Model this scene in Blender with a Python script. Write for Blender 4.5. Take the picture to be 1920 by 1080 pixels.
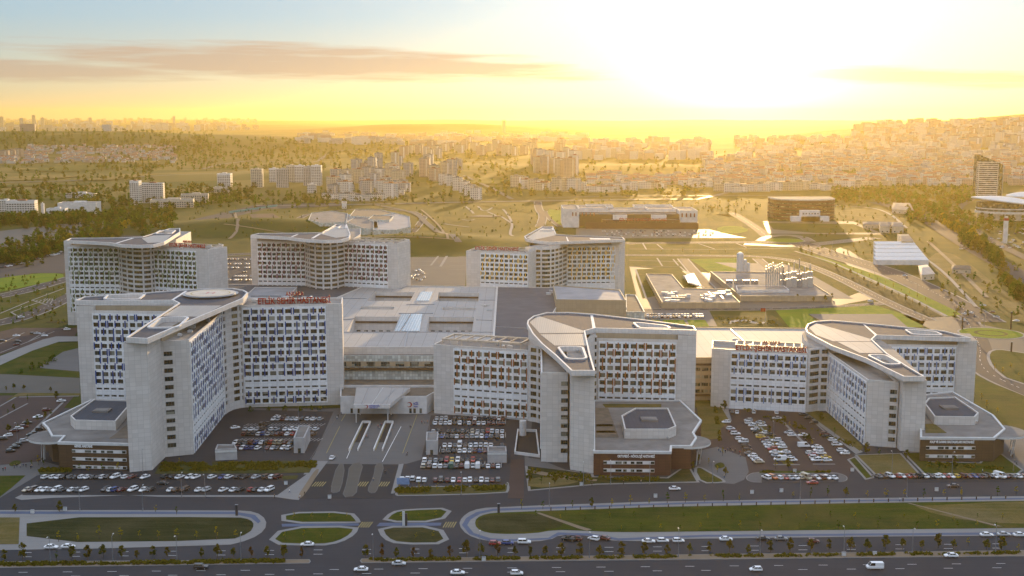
import bpy, math, random
from math import radians, sin, cos, pi, atan2, hypot, exp
from mathutils import Vector, Matrix, noise
from mathutils.geometry import tessellate_polygon
for o in list(bpy.data.objects): bpy.data.objects.remove(o)
SC = bpy.context.scene
COL = SC.collection
rnd = random.Random(7)
# ------------------------------------------------------------------ camera
F_PX, HZ_PX, CAM_H = 2240.0, 215.0, 146.0
PITCH = math.atan((540 - HZ_PX) / F_PX)
cam = bpy.data.cameras.new('camera'); cam.sensor_width = 36; cam.lens = 36 * F_PX / 1920
cam.clip_start = 1; cam.clip_end = 90000
camo = bpy.data.objects.new('camera', cam); COL.objects.link(camo)
camo.location = (0, 0, CAM_H); camo.rotation_euler = (pi / 2 - PITCH, 0, 0); SC.camera = camo
# ------------------------------------------------------------------ sky and sun
SUN_EL, SUN_AZ = radians(5.0), radians(11.0)
SUN = Vector((sin(SUN_AZ) * cos(SUN_EL), cos(SUN_AZ) * cos(SUN_EL), sin(SUN_EL)))
w = bpy.data.worlds.new('World'); SC.world = w; w.use_nodes = True
wt = w.node_tree; wt.nodes.clear()
def wn(t, **k):
    n = wt.nodes.new(t)
    for a, b in k.items(): setattr(n, a, b)
    return n
def wmath(op, a, b=None, c=None, clamp=False):
    n = wn('ShaderNodeMath', operation=op, use_clamp=clamp)
    for i, v in enumerate((a, b, c)):
        if v is None: continue
        if isinstance(v, (int, float)): n.inputs[i].default_value = v
        else: wt.links.new(v, n.inputs[i])
    return n.outputs[0]
sky = wn('ShaderNodeTexSky', sky_type='NISHITA', sun_disc=False, sun_elevation=SUN_EL, sun_rotation=SUN_AZ,
         altitude=900, air_density=1.0, dust_density=0.8, ozone_density=1.5)
tc = wn('ShaderNodeTexCoord'); sep = wn('ShaderNodeSeparateXYZ'); wt.links.new(tc.outputs['Generated'], sep.inputs[0])
az = wmath('MULTIPLY', wmath('ARCTAN2', sep.outputs[0], sep.outputs[1]), 180 / pi)
el = wmath('MULTIPLY', wmath('ARCSINE', sep.outputs[2]), 180 / pi)
# cloud streaks: long lenses of altostratus low over the horizon, edges broken up by stretched noise
cmb = wn('ShaderNodeCombineXYZ'); wt.links.new(wmath('MULTIPLY', az, 0.11), cmb.inputs[0]); wt.links.new(wmath('MULTIPLY', el, 1.7), cmb.inputs[1])
nz = wn('ShaderNodeTexNoise'); nz.inputs['Scale'].default_value = 1.0; nz.inputs['Detail'].default_value = 6; nz.inputs['Roughness'].default_value = 0.58
wt.links.new(cmb.outputs[0], nz.inputs['Vector'])
def lens(a0, e0, wa, he, k):
    da = wmath('POWER', wmath('ABSOLUTE', wmath('DIVIDE', wmath('SUBTRACT', az, a0), wa)), 2.0)
    de = wmath('POWER', wmath('ABSOLUTE', wmath('DIVIDE', wmath('SUBTRACT', wmath('ADD', el, wmath('MULTIPLY', az, 0.035)), e0), he)), 2.0)
    s = wmath('SUBTRACT', 1.0, wmath('ADD', da, de))
    s = wmath('ADD', s, wmath('MULTIPLY', wmath('SUBTRACT', nz.outputs[0], 0.5), 3.0))
    return wmath('MULTIPLY', wmath('MULTIPLY', s, 1.5, clamp=True), k)
cl = wmath('MAXIMUM', lens(-9.0, 2.1, 14.5, 0.85, 1.0), lens(-23, 1.15, 8.5, 0.55, 0.9))
cl = wmath('MAXIMUM', cl, lens(20, 2.35, 9.5, 0.5, 0.8))
cl = wmath('MAXIMUM', cl, lens(-19, 5.5, 5, 0.25, 0.25))
def wmix(f, a, b):
    n = wn('ShaderNodeMix', data_type='RGBA')
    if isinstance(f, (int, float)): n.inputs[0].default_value = f
    else: wt.links.new(f, n.inputs[0])
    for i, v in ((6, a), (7, b)):
        if isinstance(v, tuple): n.inputs[i].default_value = (*v, 1)
        else: wt.links.new(v, n.inputs[i])
    return n.outputs[2]
dotn = wn('ShaderNodeVectorMath', operation='DOT_PRODUCT'); wt.links.new(tc.outputs['Generated'], dotn.inputs[0]); dotn.inputs[1].default_value = SUN
dt = wmath('MAXIMUM', dotn.outputs['Value'], 0.0)
bg = wn('ShaderNodeBackground'); tint = wn('ShaderNodeMix', data_type='RGBA', blend_type='MULTIPLY'); tint.inputs[0].default_value = 1.0
wt.links.new(sky.outputs[0], tint.inputs[6]); tint.inputs[7].default_value = (0.31, 0.465, 0.92, 1); wt.links.new(tint.outputs[2], bg.inputs[0])
wt.links.new(wmath('MULTIPLY', wmath('SUBTRACT', 1.0, wmath('MULTIPLY', cl, 0.72)), 0.05), bg.inputs[1])
# pale veil all round, brightened overhead as added fill for the facades, + aureole that grows toward the sun
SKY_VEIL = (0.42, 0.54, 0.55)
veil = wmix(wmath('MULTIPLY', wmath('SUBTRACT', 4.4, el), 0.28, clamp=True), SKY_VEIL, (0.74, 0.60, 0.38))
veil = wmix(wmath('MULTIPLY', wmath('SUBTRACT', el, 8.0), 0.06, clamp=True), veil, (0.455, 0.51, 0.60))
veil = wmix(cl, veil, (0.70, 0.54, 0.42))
bg2 = wn('ShaderNodeBackground'); wt.links.new(veil, bg2.inputs[0]); wt.links.new(wmath('ADD', 0.415, wmath('MULTIPLY', wmath('MULTIPLY', wmath('SUBTRACT', el, 6.0), 0.04, clamp=True), 0.82)), bg2.inputs[1])  # strength climbs above the frame: extra skylight added to fill the shaded facades
bg3 = wn('ShaderNodeBackground'); bg3.inputs[0].default_value = (1.0, 0.86, 0.62, 1)
gl = wmath('ADD', wmath('MULTIPLY', wmath('POWER', dt, 40), 0.10), wmath('MULTIPLY', wmath('POWER', dt, 520), 2.4))
gl = wmath('MULTIPLY', gl, wmath('SUBTRACT', 1.0, wmath('MULTIPLY', cl, 0.45)))
wt.links.new(gl, bg3.inputs[1])
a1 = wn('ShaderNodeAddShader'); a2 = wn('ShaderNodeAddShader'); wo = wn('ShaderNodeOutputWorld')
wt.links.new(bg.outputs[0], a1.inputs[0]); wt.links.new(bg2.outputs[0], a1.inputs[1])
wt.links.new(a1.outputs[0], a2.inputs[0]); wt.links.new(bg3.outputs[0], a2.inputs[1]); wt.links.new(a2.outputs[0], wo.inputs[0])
sl = bpy.data.lights.new('sun', 'SUN'); sl.energy = 4.0; sl.angle = radians(0.6); sl.color = (1.0, 0.66, 0.30)
so = bpy.data.objects.new('sun', sl); COL.objects.link(so); so.rotation_euler = (-SUN).to_track_quat('-Z', 'Y').to_euler()
so.location = (0, 0, 400)
vs = SC.view_settings; vs.view_transform = 'Standard'; vs.look = 'None'; vs.gamma = 1; vs.exposure = 0.8
HAZE_DENSITY = 0.000043
SC.cycles.max_bounces = 6; SC.cycles.volume_bounces = 1; SC.cycles.volume_step_rate = 1
# ------------------------------------------------------------------ terrain height and survey helpers
def bump(x, y, cx, cy, sx, sy, h): return h * exp(-0.5 * (((x - cx) / sx) ** 2 + ((y - cy) / sy) ** 2))
def TH(x, y):
    r = hypot(x, y)
    m1 = max(0, bump(x, y, -107, 1360, 75, 55, 12) - 1) + max(0, bump(x, y, -330, 1560, 90, 60, 13) - 1)
    if r < 1700: return m1
    z = bump(x, y, 2350, 4600, 640, 1300, 150) + bump(x, y, 1500, 5600, 700, 900, 25)
    z += bump(x, y, -1900, 5000, 1000, 480, 78) + bump(x, y, -600, 9800, 750, 500, 70)
    z += bump(x, y, 450, 3600, 500, 420, 10) + bump(x, y, -330, 2900, 260, 280, 18)
    z = z * min(1, (r - 1700) / 700) + m1
    if r > 6000:
        t = min(1, (r - 6000) / 14000)
        z += t * (20 + 55 * (noise.noise(Vector((x / 5200, y / 5200, 3.1))) + 0.4 * noise.noise(Vector((x / 1700, y / 1700, 1.1)))))
    if r > 1700: z += min(1, (r - 1700) / 1500) * 9 * noise.noise(Vector((x / 420, y / 420, 0)))
    return max(z, -0.5) if r > 1700 else z
def _ray(px, py):
    a = (px - 960) / F_PX; b = -(py - 540) / F_PX
    return a, cos(PITCH) + b * sin(PITCH), -sin(PITCH) + b * cos(PITCH)
def G(px, py, z=0.0):
    """world XY of a surveyed point of the site whose height z is known"""
    a, b, c = _ray(px, py); t = (z - CAM_H) / c
    return (a * t, b * t)
def GT(px, py):
    a, b, c = _ray(px, py); t = 300.0
    while t < 25000:
        if CAM_H + c * t < TH(a * t, b * t): break
        t *= 1.01
    x, y = a * t, b * t
    return x, y, TH(x, y)
def GL(pts, z=0.0): return [G(x, y, z) for x, y in pts]
# ------------------------------------------------------------------ materials
MATS = {}
def nodemat(name):
    m = bpy.data.materials.new(name); m.use_nodes = True; MATS[name] = m
    return m, m.node_tree, m.node_tree.nodes['Principled BSDF']
def lk(t, a, b): t.links.new(a, b)
def texn(t, src, scale, detail=3, rough=0.5, vec='pos'):
    n = t.nodes.new('ShaderNodeTexNoise'); n.inputs['Scale'].default_value = scale; n.inputs['Detail'].default_value = detail
    n.inputs['Roughness'].default_value = rough; lk(t, src, n.inputs['Vector']); return n.outputs[0]
def pos(t): return t.nodes.new('ShaderNodeNewGeometry').outputs['Position']
def uvc(t): return t.nodes.new('ShaderNodeUVMap').outputs[0]
def mixc(t, f, a, b, mode='MIX'):
    n = t.nodes.new('ShaderNodeMix'); n.data_type = 'RGBA'; n.blend_type = mode
    if isinstance(f, (int, float)): n.inputs[0].default_value = f
    else: lk(t, f, n.inputs[0])
    for i, v in ((6, a), (7, b)):
        if isinstance(v, tuple): n.inputs[i].default_value = (*v[:3], 1)
        else: lk(t, v, n.inputs[i])
    return n.outputs[2]
def ramp(t, f, lo, hi):
    n = t.nodes.new('ShaderNodeMapRange'); lk(t, f, n.inputs[0]); n.inputs[1].default_value = lo; n.inputs[2].default_value = hi
    return n.outputs[0]
def mth(t, op, a, b):
    n = t.nodes.new('ShaderNodeMath'); n.operation = op
    for i, v in enumerate((a, b)):
        if isinstance(v, (int, float)): n.inputs[i].default_value = v
        else: lk(t, v, n.inputs[i])
    return n.outputs[0]
def M(name, col, rough=0.7, var=0.12, scale=0.3, metal=0.0, col2=None, spec=0.4, s2=None, bumpk=0):
    if name in MATS: return MATS[name]
    m, t, b = nodemat(name)
    b.inputs['Roughness'].default_value = rough; b.inputs['Metallic'].default_value = metal; b.inputs['Specular IOR Level'].default_value = spec
    p = pos(t)
    f = ramp(t, texn(t, p, scale, 5, 0.6), 0.32, 0.68)
    c2 = col2 or tuple(c * (1 - 2.0 * var) for c in col)
    c1 = col if col2 else tuple(min(1, c * (1 + var)) for c in col)
    c = mixc(t, f, c2, c1)
    if s2:
        f2 = ramp(t, texn(t, p, s2, 3, 0.6), 0.3, 0.7); c = mixc(t, 0.35, c, mixc(t, f2, tuple(x * 0.55 for x in col), tuple(min(1, x * 1.35) for x in col)))
    lk(t, c, b.inputs['Base Color'])
    if bumpk:
        bn = t.nodes.new('ShaderNodeBump'); bn.inputs['Strength'].default_value = 0.6; bn.inputs['Distance'].default_value = bumpk
        lk(t, texn(t, p, scale * 3, 5, 0.7), bn.inputs['Height']); lk(t, bn.outputs[0], b.inputs['Normal'])
    return m
def panelmat(name, col, bw, bh, mortar=0.05, rough=0.55, dark=0.6, metal=0.0, var=0.08, offset=0.0):
    m, t, b = nodemat(name)
    br = t.nodes.new('ShaderNodeTexBrick'); br.offset = offset; br.inputs['Scale'].default_value = 1.0
    br.inputs['Brick Width'].default_value = bw; br.inputs['Row Height'].default_value = bh; br.inputs['Mortar Size'].default_value = mortar
    br.inputs['Color1'].default_value = (*[c * (1 + var) for c in col], 1); br.inputs['Color2'].default_value = (*[c * (1 - var) for c in col], 1)
    br.inputs['Mortar'].default_value = (*[c * dark for c in col], 1); lk(t, uvc(t), br.inputs['Vector'])
    st = ramp(t, texn(t, pos(t), 0.13, 5, 0.65), 0.25, 0.75)
    c = mixc(t, st, mixc(t, 0.30, br.outputs[0], tuple(x * y for x, y in zip(col, (.55, .50, .45)))), br.outputs[0])
    lk(t, c, b.inputs['Base Color']); b.inputs['Roughness'].default_value = rough; b.inputs['Metallic'].default_value = metal
    b.inputs['Specular IOR Level'].default_value = 0.4
    return m
def glassmat(name, c1, c2, rough=0.12):
    m, t, b = nodemat(name)
    oi = t.nodes.new('ShaderNodeObjectInfo'); wnz = t.nodes.new('ShaderNodeTexWhiteNoise'); wnz.noise_dimensions = '3D'
    sn = t.nodes.new('ShaderNodeVectorMath'); sn.operation = 'SNAP'; sn.inputs[1].default_value = (3.3, 3.3, 3.3); lk(t, pos(t), sn.inputs[0]); lk(t, sn.outputs[0], wnz.inputs[0])
    f = mth(t, 'POWER', wnz.outputs[0], 3.5)
    lk(t, mixc(t, f, c1, c2), b.inputs['Base Color']); b.inputs['Roughness'].default_value = rough
    b.inputs['Specular IOR Level'].default_value = 0.7
    return m
# ground
def groundmat():
    m, t, b = nodemat('ground_mat'); p = pos(t)
    big = ramp(t, texn(t, p, 0.0022, 5, 0.6), 0.45, 0.68); med = ramp(t, texn(t, p, 0.012, 5, 0.65), 0.35, 0.65); fine = ramp(t, texn(t, p, 0.09, 6, 0.75), 0.40, 0.62)
    grass = mixc(t, med, (0.010, 0.026, 0.001), (0.036, 0.050, 0.002)); dry = mixc(t, med, (0.048, 0.045, 0.005), (0.10, 0.078, 0.012))
    c = mixc(t, big, grass, dry); c = mixc(t, mth(t, 'MULTIPLY', fine, 0.55), c, (0.028, 0.035, 0.012))
    vo = t.nodes.new('ShaderNodeTexVoronoi'); vo.inputs['Scale'].default_value = 0.0042; mp = t.nodes.new('ShaderNodeMapping'); mp.inputs['Scale'].default_value = (0.6, 1.3, 0); mp.inputs['Rotation'].default_value = (0, 0, 0.4)
    lk(t, p, mp.inputs[0]); lk(t, mp.outputs[0], vo.inputs['Vector']); sp = t.nodes.new('ShaderNodeSeparateColor'); lk(t, vo.outputs['Color'], sp.inputs[0])
    s3 = t.nodes.new('ShaderNodeSeparateXYZ'); lk(t, p, s3.inputs[0])
    far = mth(t, 'MULTIPLY', ramp(t, s3.outputs[1], 1500, 2300), 0.6)
    fld = mixc(t, sp.outputs[0], (0.03, 0.05, 0.006), (0.17, 0.12, 0.035))
    c = mixc(t, far, c, fld)
    lk(t, c, b.inputs['Base Color']); b.inputs['Roughness'].default_value = 0.95; b.inputs['Specular IOR Level'].default_value = 0.1
    return m
groundmat()
def stripmat():
    m, t, b = nodemat('window_strip'); br = t.nodes.new('ShaderNodeTexBrick'); br.offset = 0; br.inputs['Scale'].default_value = 1; br.inputs['Brick Width'].default_value = 3.6; br.inputs['Row Height'].default_value = 500; br.inputs['Mortar Size'].default_value = .75; br.inputs['Mortar Smooth'].default_value = 0
    br.inputs['Color1'].default_value = (.03, .033, .035, 1); br.inputs['Color2'].default_value = (.06, .055, .05, 1); br.inputs['Mortar'].default_value = (.46, .42, .37, 1); lk(t, uvc(t), br.inputs['Vector']); lk(t, br.outputs[0], b.inputs['Base Color']); b.inputs['Roughness'].default_value = .35
stripmat()
def grassmat(name, a, bcol, dirt, k=0.5):
    m, t, b = nodemat(name); p = pos(t)
    f = ramp(t, texn(t, p, 0.05, 6, 0.7), 0.38, 0.62); g = ramp(t, texn(t, p, 0.9, 4, 0.7), 0.25, 0.75); d = ramp(t, texn(t, p, 0.03, 5, 0.6), 0.5, 0.72)
    c = mixc(t, f, a, bcol); mp = t.nodes.new('ShaderNodeMapping'); mp.inputs['Scale'].default_value = (.12, 1.1, 1); mp.inputs['Rotation'].default_value = (0, 0, .08); lk(t, p, mp.inputs[0]); w2 = ramp(t, texn(t, mp.outputs[0], .35, 5, .7), .42, .7); c = mixc(t, mth(t, 'MULTIPLY', w2, .45), c, dirt); c = mixc(t, mth(t, 'MULTIPLY', d, k), c, dirt); c = mixc(t, mth(t, 'MULTIPLY', g, 0.35), c, tuple(x * 0.45 for x in a))
    lk(t, c, b.inputs['Base Color']); b.inputs['Roughness'].default_value = 0.95; b.inputs['Specular IOR Level'].default_value = 0.1
    bn = t.nodes.new('ShaderNodeBump'); bn.inputs['Strength'].default_value = 0.7; bn.inputs['Distance'].default_value = 0.4; lk(t, texn(t, p, 1.2, 5, 0.7), bn.inputs['Height']); lk(t, bn.outputs[0], b.inputs['Normal'])
grassmat('lawn', (0.015, 0.036, 0.001), (0.046, 0.060, 0.002), (0.095, 0.070, 0.02), 0.75)
grassmat('lawn_bright', (0.075, 0.150, 0.002), (0.14, 0.19, 0.003), (0.12, 0.11, 0.04), 0.25)  # brighter green for lawns in the sun: sunlight put into the colour
grassmat('lawn_dark', (0.012, 0.020, 0.004), (0.026, 0.032, 0.006), (0.085, 0.07, 0.035), 0.6)
grassmat('lawn_dry', (0.065, 0.065, 0.012), (0.13, 0.095, 0.025), (0.19, 0.14, 0.08), 0.6)
grassmat('field_dry', (0.16, 0.11, 0.03), (0.22, 0.16, 0.05), (0.12, 0.10, 0.03), 0.5); grassmat('field_green', (0.03, 0.05, 0.004), (0.05, 0.07, 0.006), (0.09, 0.08, 0.02), 0.4)
grassmat('hedge', (0.030, 0.045, 0.012), (0.075, 0.070, 0.022), (0.10, 0.07, 0.03), 0.5)
def asphaltmat(name, col, k=0.18):
    m, t, b = nodemat(name); p = pos(t)
    f = ramp(t, texn(t, p, 0.045, 6, 0.65), 0.3, 0.7); mp = t.nodes.new('ShaderNodeMapping'); mp.inputs['Scale'].default_value = (0.05, 1.6, 1); lk(t, p, mp.inputs[0])
    s = ramp(t, texn(t, mp.outputs[0], 0.5, 4, 0.6), 0.3, 0.7); g = texn(t, p, 2.5, 4, 0.8)
    c = mixc(t, f, tuple(x * (1 - k) for x in col), tuple(x * (1 + k) for x in col)); c = mixc(t, mth(t, 'MULTIPLY', s, 0.42), c, tuple(x * 0.6 for x in col)); c = mixc(t, mth(t, 'MULTIPLY', g, 0.2), c, tuple(x * 1.5 for x in col))
    lk(t, c, b.inputs['Base Color']); b.inputs['Roughness'].default_value = 0.85; b.inputs['Specular IOR Level'].default_value = 0.2
asphaltmat('asphalt', (0.030, 0.031, 0.037)); asphaltmat('asphalt_dark', (0.022, 0.023, 0.027)); asphaltmat('asphalt_red', (0.050, 0.033, 0.030)); asphaltmat('asphalt_pale', (0.062, 0.056, 0.047)); MATS['asphalt_pale'].node_tree.nodes['Principled BSDF'].inputs['Roughness'].default_value = 0.62
asphaltmat('concrete', (0.10, 0.098, 0.098), 0.10); asphaltmat('sidewalk', (0.19, 0.185, 0.18), 0.10); asphaltmat('bluepath', (0.075, 0.095, 0.15), 0.12)
asphaltmat('dirt', (0.17, 0.13, 0.09), 0.2)
M('paint_white', (0.72, 0.72, 0.70), 0.6, 0.1, 1.5); M('paint_yellow', (0.26, 0.20, 0.05), 0.6, 0.15, 1.5)
# buildings
panelmat('wall_panel', (0.58, 0.55, 0.52), 2.4, 1.8, 0.06, 0.5, 0.74)
panelmat('facade_white', (0.78, 0.79, 0.80), 2.2, 1.75, 0.06, 0.4, 0.7)
panelmat('sail_white', (0.62, 0.60, 0.58), 1.6, 1.9, 0.06, 0.45, 0.7)
panelmat('roof_seam', (0.30, 0.265, 0.23), 0.9, 300, 0.10, 0.38, 0.45, 0.3)
panelmat('roof_slate', (0.056, 0.066, 0.086), 1.6, 6, 0.05, 0.5, 0.7)
panelmat('roof_pale', (0.30, 0.29, 0.28), 6.0, 40, 0.12, 0.75, 0.55, 0.0, 0.04)
panelmat('roof_glass', (0.30, 0.36, 0.40), 1.5, 1.5, 0.12, 0.2, 1.9)
panelmat('clad_brown', (0.085, 0.050, 0.028), 3, 1.2, 0.05, 0.6, 0.6)
panelmat('clad_red', (0.085, 0.032, 0.022), 3, 1.2, 0.05, 0.6, 0.6)
panelmat('clad_beige', (0.36, 0.29, 0.20), 2.5, 3, 0.06, 0.6, 0.7)
panelmat('mosaic', (0.46, 0.50, 0.48), 1.5, 1.6, 0.08, 0.4, 0.6, 0.0, 0.35)
MATS['roof_slate'].node_tree.nodes['Principled BSDF'].inputs['Roughness'].default_value = 0.85; MATS['roof_slate'].node_tree.nodes['Principled BSDF'].inputs['Specular IOR Level'].default_value = 0.15
M('roof_membrane', (0.23, 0.235, 0.25), 0.8, 0.12, 0.08); M('roof_brown', (0.13, 0.105, 0.08), 0.9, 0.15, 0.2); M('roof_dark', (0.080, 0.086, 0.100), 0.85, 0.1, 0.1, spec=.15)
M('roof_light', (0.18, 0.172, 0.165), 0.9, 0.15, 0.1, spec=.1); M('white_metal', (0.52, 0.52, 0.51), 0.55, 0.06, 0.5); M('grey_metal', (0.25, 0.26, 0.28), 0.4, 0.1, 0.8, 0.4)
M('dark_metal', (0.04, 0.04, 0.045), 0.5, 0.1, 1); M('steel', (0.5, 0.5, 0.5), 0.35, 0.1, 1, 0.6); M('pergola', (0.42, 0.36, 0.29), 0.6, 0.1, 1)
M('deck', (0.22, 0.20, 0.18), 0.85, 0.1, 0.3); M('helipad', (0.44, 0.40, 0.35), 0.8, 0.1, 0.2)
M('wall_white', (0.60, 0.58, 0.56), 0.7, 0.1, 0.2); M('wall_cream', (0.50, 0.43, 0.34), 0.8, 0.12, 0.2); M('wall_grey', (0.36, 0.35, 0.35), 0.8, 0.12, 0.2); M('wall_pink', (0.42, 0.30, 0.24), 0.8, 0.12, 0.2)
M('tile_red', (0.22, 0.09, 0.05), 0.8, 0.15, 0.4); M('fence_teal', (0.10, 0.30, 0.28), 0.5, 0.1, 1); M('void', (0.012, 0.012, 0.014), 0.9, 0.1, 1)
M('fin_blue', (0.008, 0.058, 0.24), 0.4, 0.1, 1); M('fin_orange', (0.25, 0.075, 0.018), 0.4, 0.1, 1); M('fin_lightblue', (0.17, 0.26, 0.44), 0.4, 0.1, 1)
M('fin_green', (0.10, 0.16, 0.02), 0.4, 0.1, 1); M('fin_magenta', (0.17, 0.035, 0.065), 0.4, 0.1, 1); M('fin_yellow', (0.72, 0.42, 0.02), 0.4, 0.1, 1)
M('sign_red', (0.30, 0.010, 0.008), 0.4, 0.05, 1); M('sign_white', (0.75, 0.75, 0.75), 0.5, 0.05, 1); M('sign_blue', (0.015, 0.04, 0.35), 0.4, 0.05, 1)
glassmat('glass', (0.016, 0.022, 0.018), (0.30, 0.30, 0.24)); glassmat('glass_warm', (0.022, 0.022, 0.012), (0.20, 0.17, 0.08), 0.16)
# ------------------------------------------------------------------ mesh builder
def area2(p): return sum(p[i][0] * p[(i + 1) % len(p)][1] - p[(i + 1) % len(p)][0] * p[i][1] for i in range(len(p)))
def ccw(p): return list(p) if area2(p) > 0 else list(reversed(p))
def offset_poly(p, d):
    """grow (d>0) a ccw polygon"""
    p = ccw(p); n = len(p); out = []
    for i in range(n):
        a, b, c = Vector(p[i - 1]), Vector(p[i]), Vector(p[(i + 1) % n])
        e1 = (b - a).normalized(); e2 = (c - b).normalized()
        n1 = Vector((e1.y, -e1.x)); n2 = Vector((e2.y, -e2.x)); m = n1 + n2
        if m.length < 1e-6: m = n1
        m.normalize(); k = d / max(0.45, m.dot(n1)); out.append((b.x + m.x * k, b.y + m.y * k))
    return out
def round_poly(p, r, n=5):
    p = ccw(p); out = []; m = len(p)
    for i in range(m):
        a, b, c = Vector(p[i - 1]), Vector(p[i]), Vector(p[(i + 1) % m]); u = (a - b); v = (c - b); k = min(r, u.length * .45, v.length * .45); s_ = b + u.normalized() * k; e = b + v.normalized() * k
        for j in range(n + 1): t = j / n; q = s_ * (1 - t) ** 2 + b * 2 * t * (1 - t) + e * t * t; out.append((q.x, q.y))
    return out
def smooth_poly(p, it=2, closed=True):
    for _ in range(it):
        q = []; n = len(p)
        for i in range(n if closed else n - 1):
            a, b = p[i], p[(i + 1) % n]
            q.append((a[0] * .75 + b[0] * .25, a[1] * .75 + b[1] * .25)); q.append((a[0] * .25 + b[0] * .75, a[1] * .25 + b[1] * .75))
        if not closed: q = [p[0]] + q + [p[-1]]
        p = q
    return p
class MB:
    def __init__(s): s.v = []; s.f = []; s.m = []
    def face(s, pts, mi=0):
        k = len(s.v); s.v += [tuple(p) for p in pts]; s.f.append(tuple(range(k, k + len(pts)))); s.m.append(mi)
    def prism(s, poly, z0, z1, ms=0, mt=None, bottom=False, holes=(), top=True, hz0=None, floor=None):
        mt = ms if mt is None else mt; poly = ccw(poly); n = len(poly)
        zf0 = z0 if callable(z0) else (lambda x, y: z0); zf1 = z1 if callable(z1) else (lambda x, y: z1)
        for i in range(n):
            a, b = poly[i], poly[(i + 1) % n]
            s.face([(*a, zf0(*a)), (*b, zf0(*b)), (*b, zf1(*b)), (*a, zf1(*a))], ms)
        hs = []
        for h in holes:
            h = list(reversed(ccw(h))); hs.append(h); hb = z0 if hz0 is None else hz0
            for i in range(len(h)):
                a, b = h[i], h[(i + 1) % len(h)]
                s.face([(*a, hb), (*b, hb), (*b, zf1(*b)), (*a, zf1(*a))], ms)
            if floor is not None: s.face([(*q, hb) for q in reversed(h)], floor)
        allp = list(poly) + [q for h in hs for q in h]
        tris = tessellate_polygon([[Vector((*q, 0)) for q in poly]] + [[Vector((*q, 0)) for q in h] for h in hs]) if (hs or n > 4) else ([(0, 1, 2, 3)[:n]] if n == 4 else [(0, 1, 2)])
        for t in tris:
            q = [allp[i] for i in t]
            if area2(q) < 0: q.reverse()
            if abs(area2(q)) < 1e-9: continue
            if top: s.face([(*a, zf1(*a)) for a in q], mt)
            if bottom: s.face([(*a, zf0(*a)) for a in reversed(q)], ms)
    def ring(s, poly, wd, z0, z1, mi=0):
        """parapet / kerb: closed band of width wd inside poly"""
        o = ccw(poly); i_ = offset_poly(o, -wd); n = len(o)
        for k in range(n):
            a, b, c, d = o[k], o[(k + 1) % n], i_[(k + 1) % n], i_[k]
            s.face([(*a, z0), (*b, z0), (*b, z1), (*a, z1)], mi); s.face([(*c, z0), (*d, z0), (*d, z1), (*c, z1)], mi)
            s.face([(*a, z1), (*b, z1), (*c, z1), (*d, z1)], mi); s.face([(*d, z0), (*c, z0), (*b, z0), (*a, z0)], mi)
    def box(s, cx, cy, z0, lx, ly, h, rot=0, mi=0):
        c, sn = cos(rot), sin(rot); p = [(cx + a * lx / 2 * c - b * ly / 2 * sn, cy + a * lx / 2 * sn + b * ly / 2 * c) for a, b in ((-1, -1), (1, -1), (1, 1), (-1, 1))]
        s.prism(p, z0, z0 + h, mi, mi, True)
    def tube(s, p0, p1, r0, r1=None, n=8, mi=0, cap=True):
        r1 = r0 if r1 is None else r1; p0 = Vector(p0); p1 = Vector(p1); d = (p1 - p0).normalized()
        u = d.cross(Vector((0, 0, 1)) if abs(d.z) < 0.9 else Vector((1, 0, 0))).normalized(); v = d.cross(u)
        A = [p0 + (u * cos(2 * pi * i / n) + v * sin(2 * pi * i / n)) * r0 for i in range(n)]; B = [p1 + (u * cos(2 * pi * i / n) + v * sin(2 * pi * i / n)) * r1 for i in range(n)]
        for i in range(n): s.face([A[i], A[(i + 1) % n], B[(i + 1) % n], B[i]], mi)
        if cap: s.face(B, mi); s.face(A[::-1], mi)
    def bar(s, p0, p1, wd, h, mi=0):
        """horizontal-ish rectangular bar"""
        p0 = Vector(p0); p1 = Vector(p1); d = (p1 - p0); sd = Vector((-d.y, d.x, 0)).normalized() * wd / 2; up = Vector((0, 0, h))
        a, b, c, e = p0 - sd, p0 + sd, p1 + sd, p1 - sd
        s.face([a, b, c, e][::-1], mi); s.face([a + up, e + up, c + up, b + up], mi)
        for q, r in ((a, e), (e, c), (c, b), (b, a)): s.face([q, r, r + up, q + up], mi)
    def strip(s, pts, wd, z, mi=0):
        L, R = [], []
        n = len(pts)
        for i in range(n):
            a = Vector(pts[max(0, i - 1)][:2]); b = Vector(pts[min(n - 1, i + 1)][:2]); d = (b - a).normalized(); nn = Vector((-d.y, d.x)) * wd / 2
            p = Vector(pts[i][:2]); L.append(p + nn); R.append(p - nn)
        zz = z if callable(z) else (lambda x, y: z)
        for i in range(n - 1):
            s.face([(*q, zz(*q)) for q in (R[i], R[i + 1], L[i + 1], L[i])], mi)
    def build(s, name, mats, parent=None, origin=(0, 0, 0), smooth=False):
        me = bpy.data.meshes.new(name); ox, oy, oz = origin
        me.from_pydata([(a - ox, b - oy, c - oz) for a, b, c in s.v], [], s.f)
        if isinstance(mats, str): mats = [mats]
        for x in mats: me.materials.append(MATS[x] if isinstance(x, str) else x)
        me.polygons.foreach_set('material_index', s.m)
        uv = me.uv_layers.new(name='UVMap').data; k = 0; V = s.v; fl = []
        for fc in s.f:
            a, b, c = V[fc[0]], V[fc[1]], V[fc[2]]
            e1 = (b[0] - a[0], b[1] - a[1], b[2] - a[2]); e2 = (c[0] - a[0], c[1] - a[1], c[2] - a[2])
            nx = e1[1] * e2[2] - e1[2] * e2[1]; ny = e1[2] * e2[0] - e1[0] * e2[2]; nzz = e1[0] * e2[1] - e1[1] * e2[0]; hl = hypot(nx, ny)
            if abs(nzz) > hl or hl < 1e-12:
                for i in fc: fl += [V[i][0], V[i][1]]
            else:
                tx, ty = -ny / hl, nx / hl
                for i in fc: fl += [V[i][0] * tx + V[i][1] * ty, V[i][2]]
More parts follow.
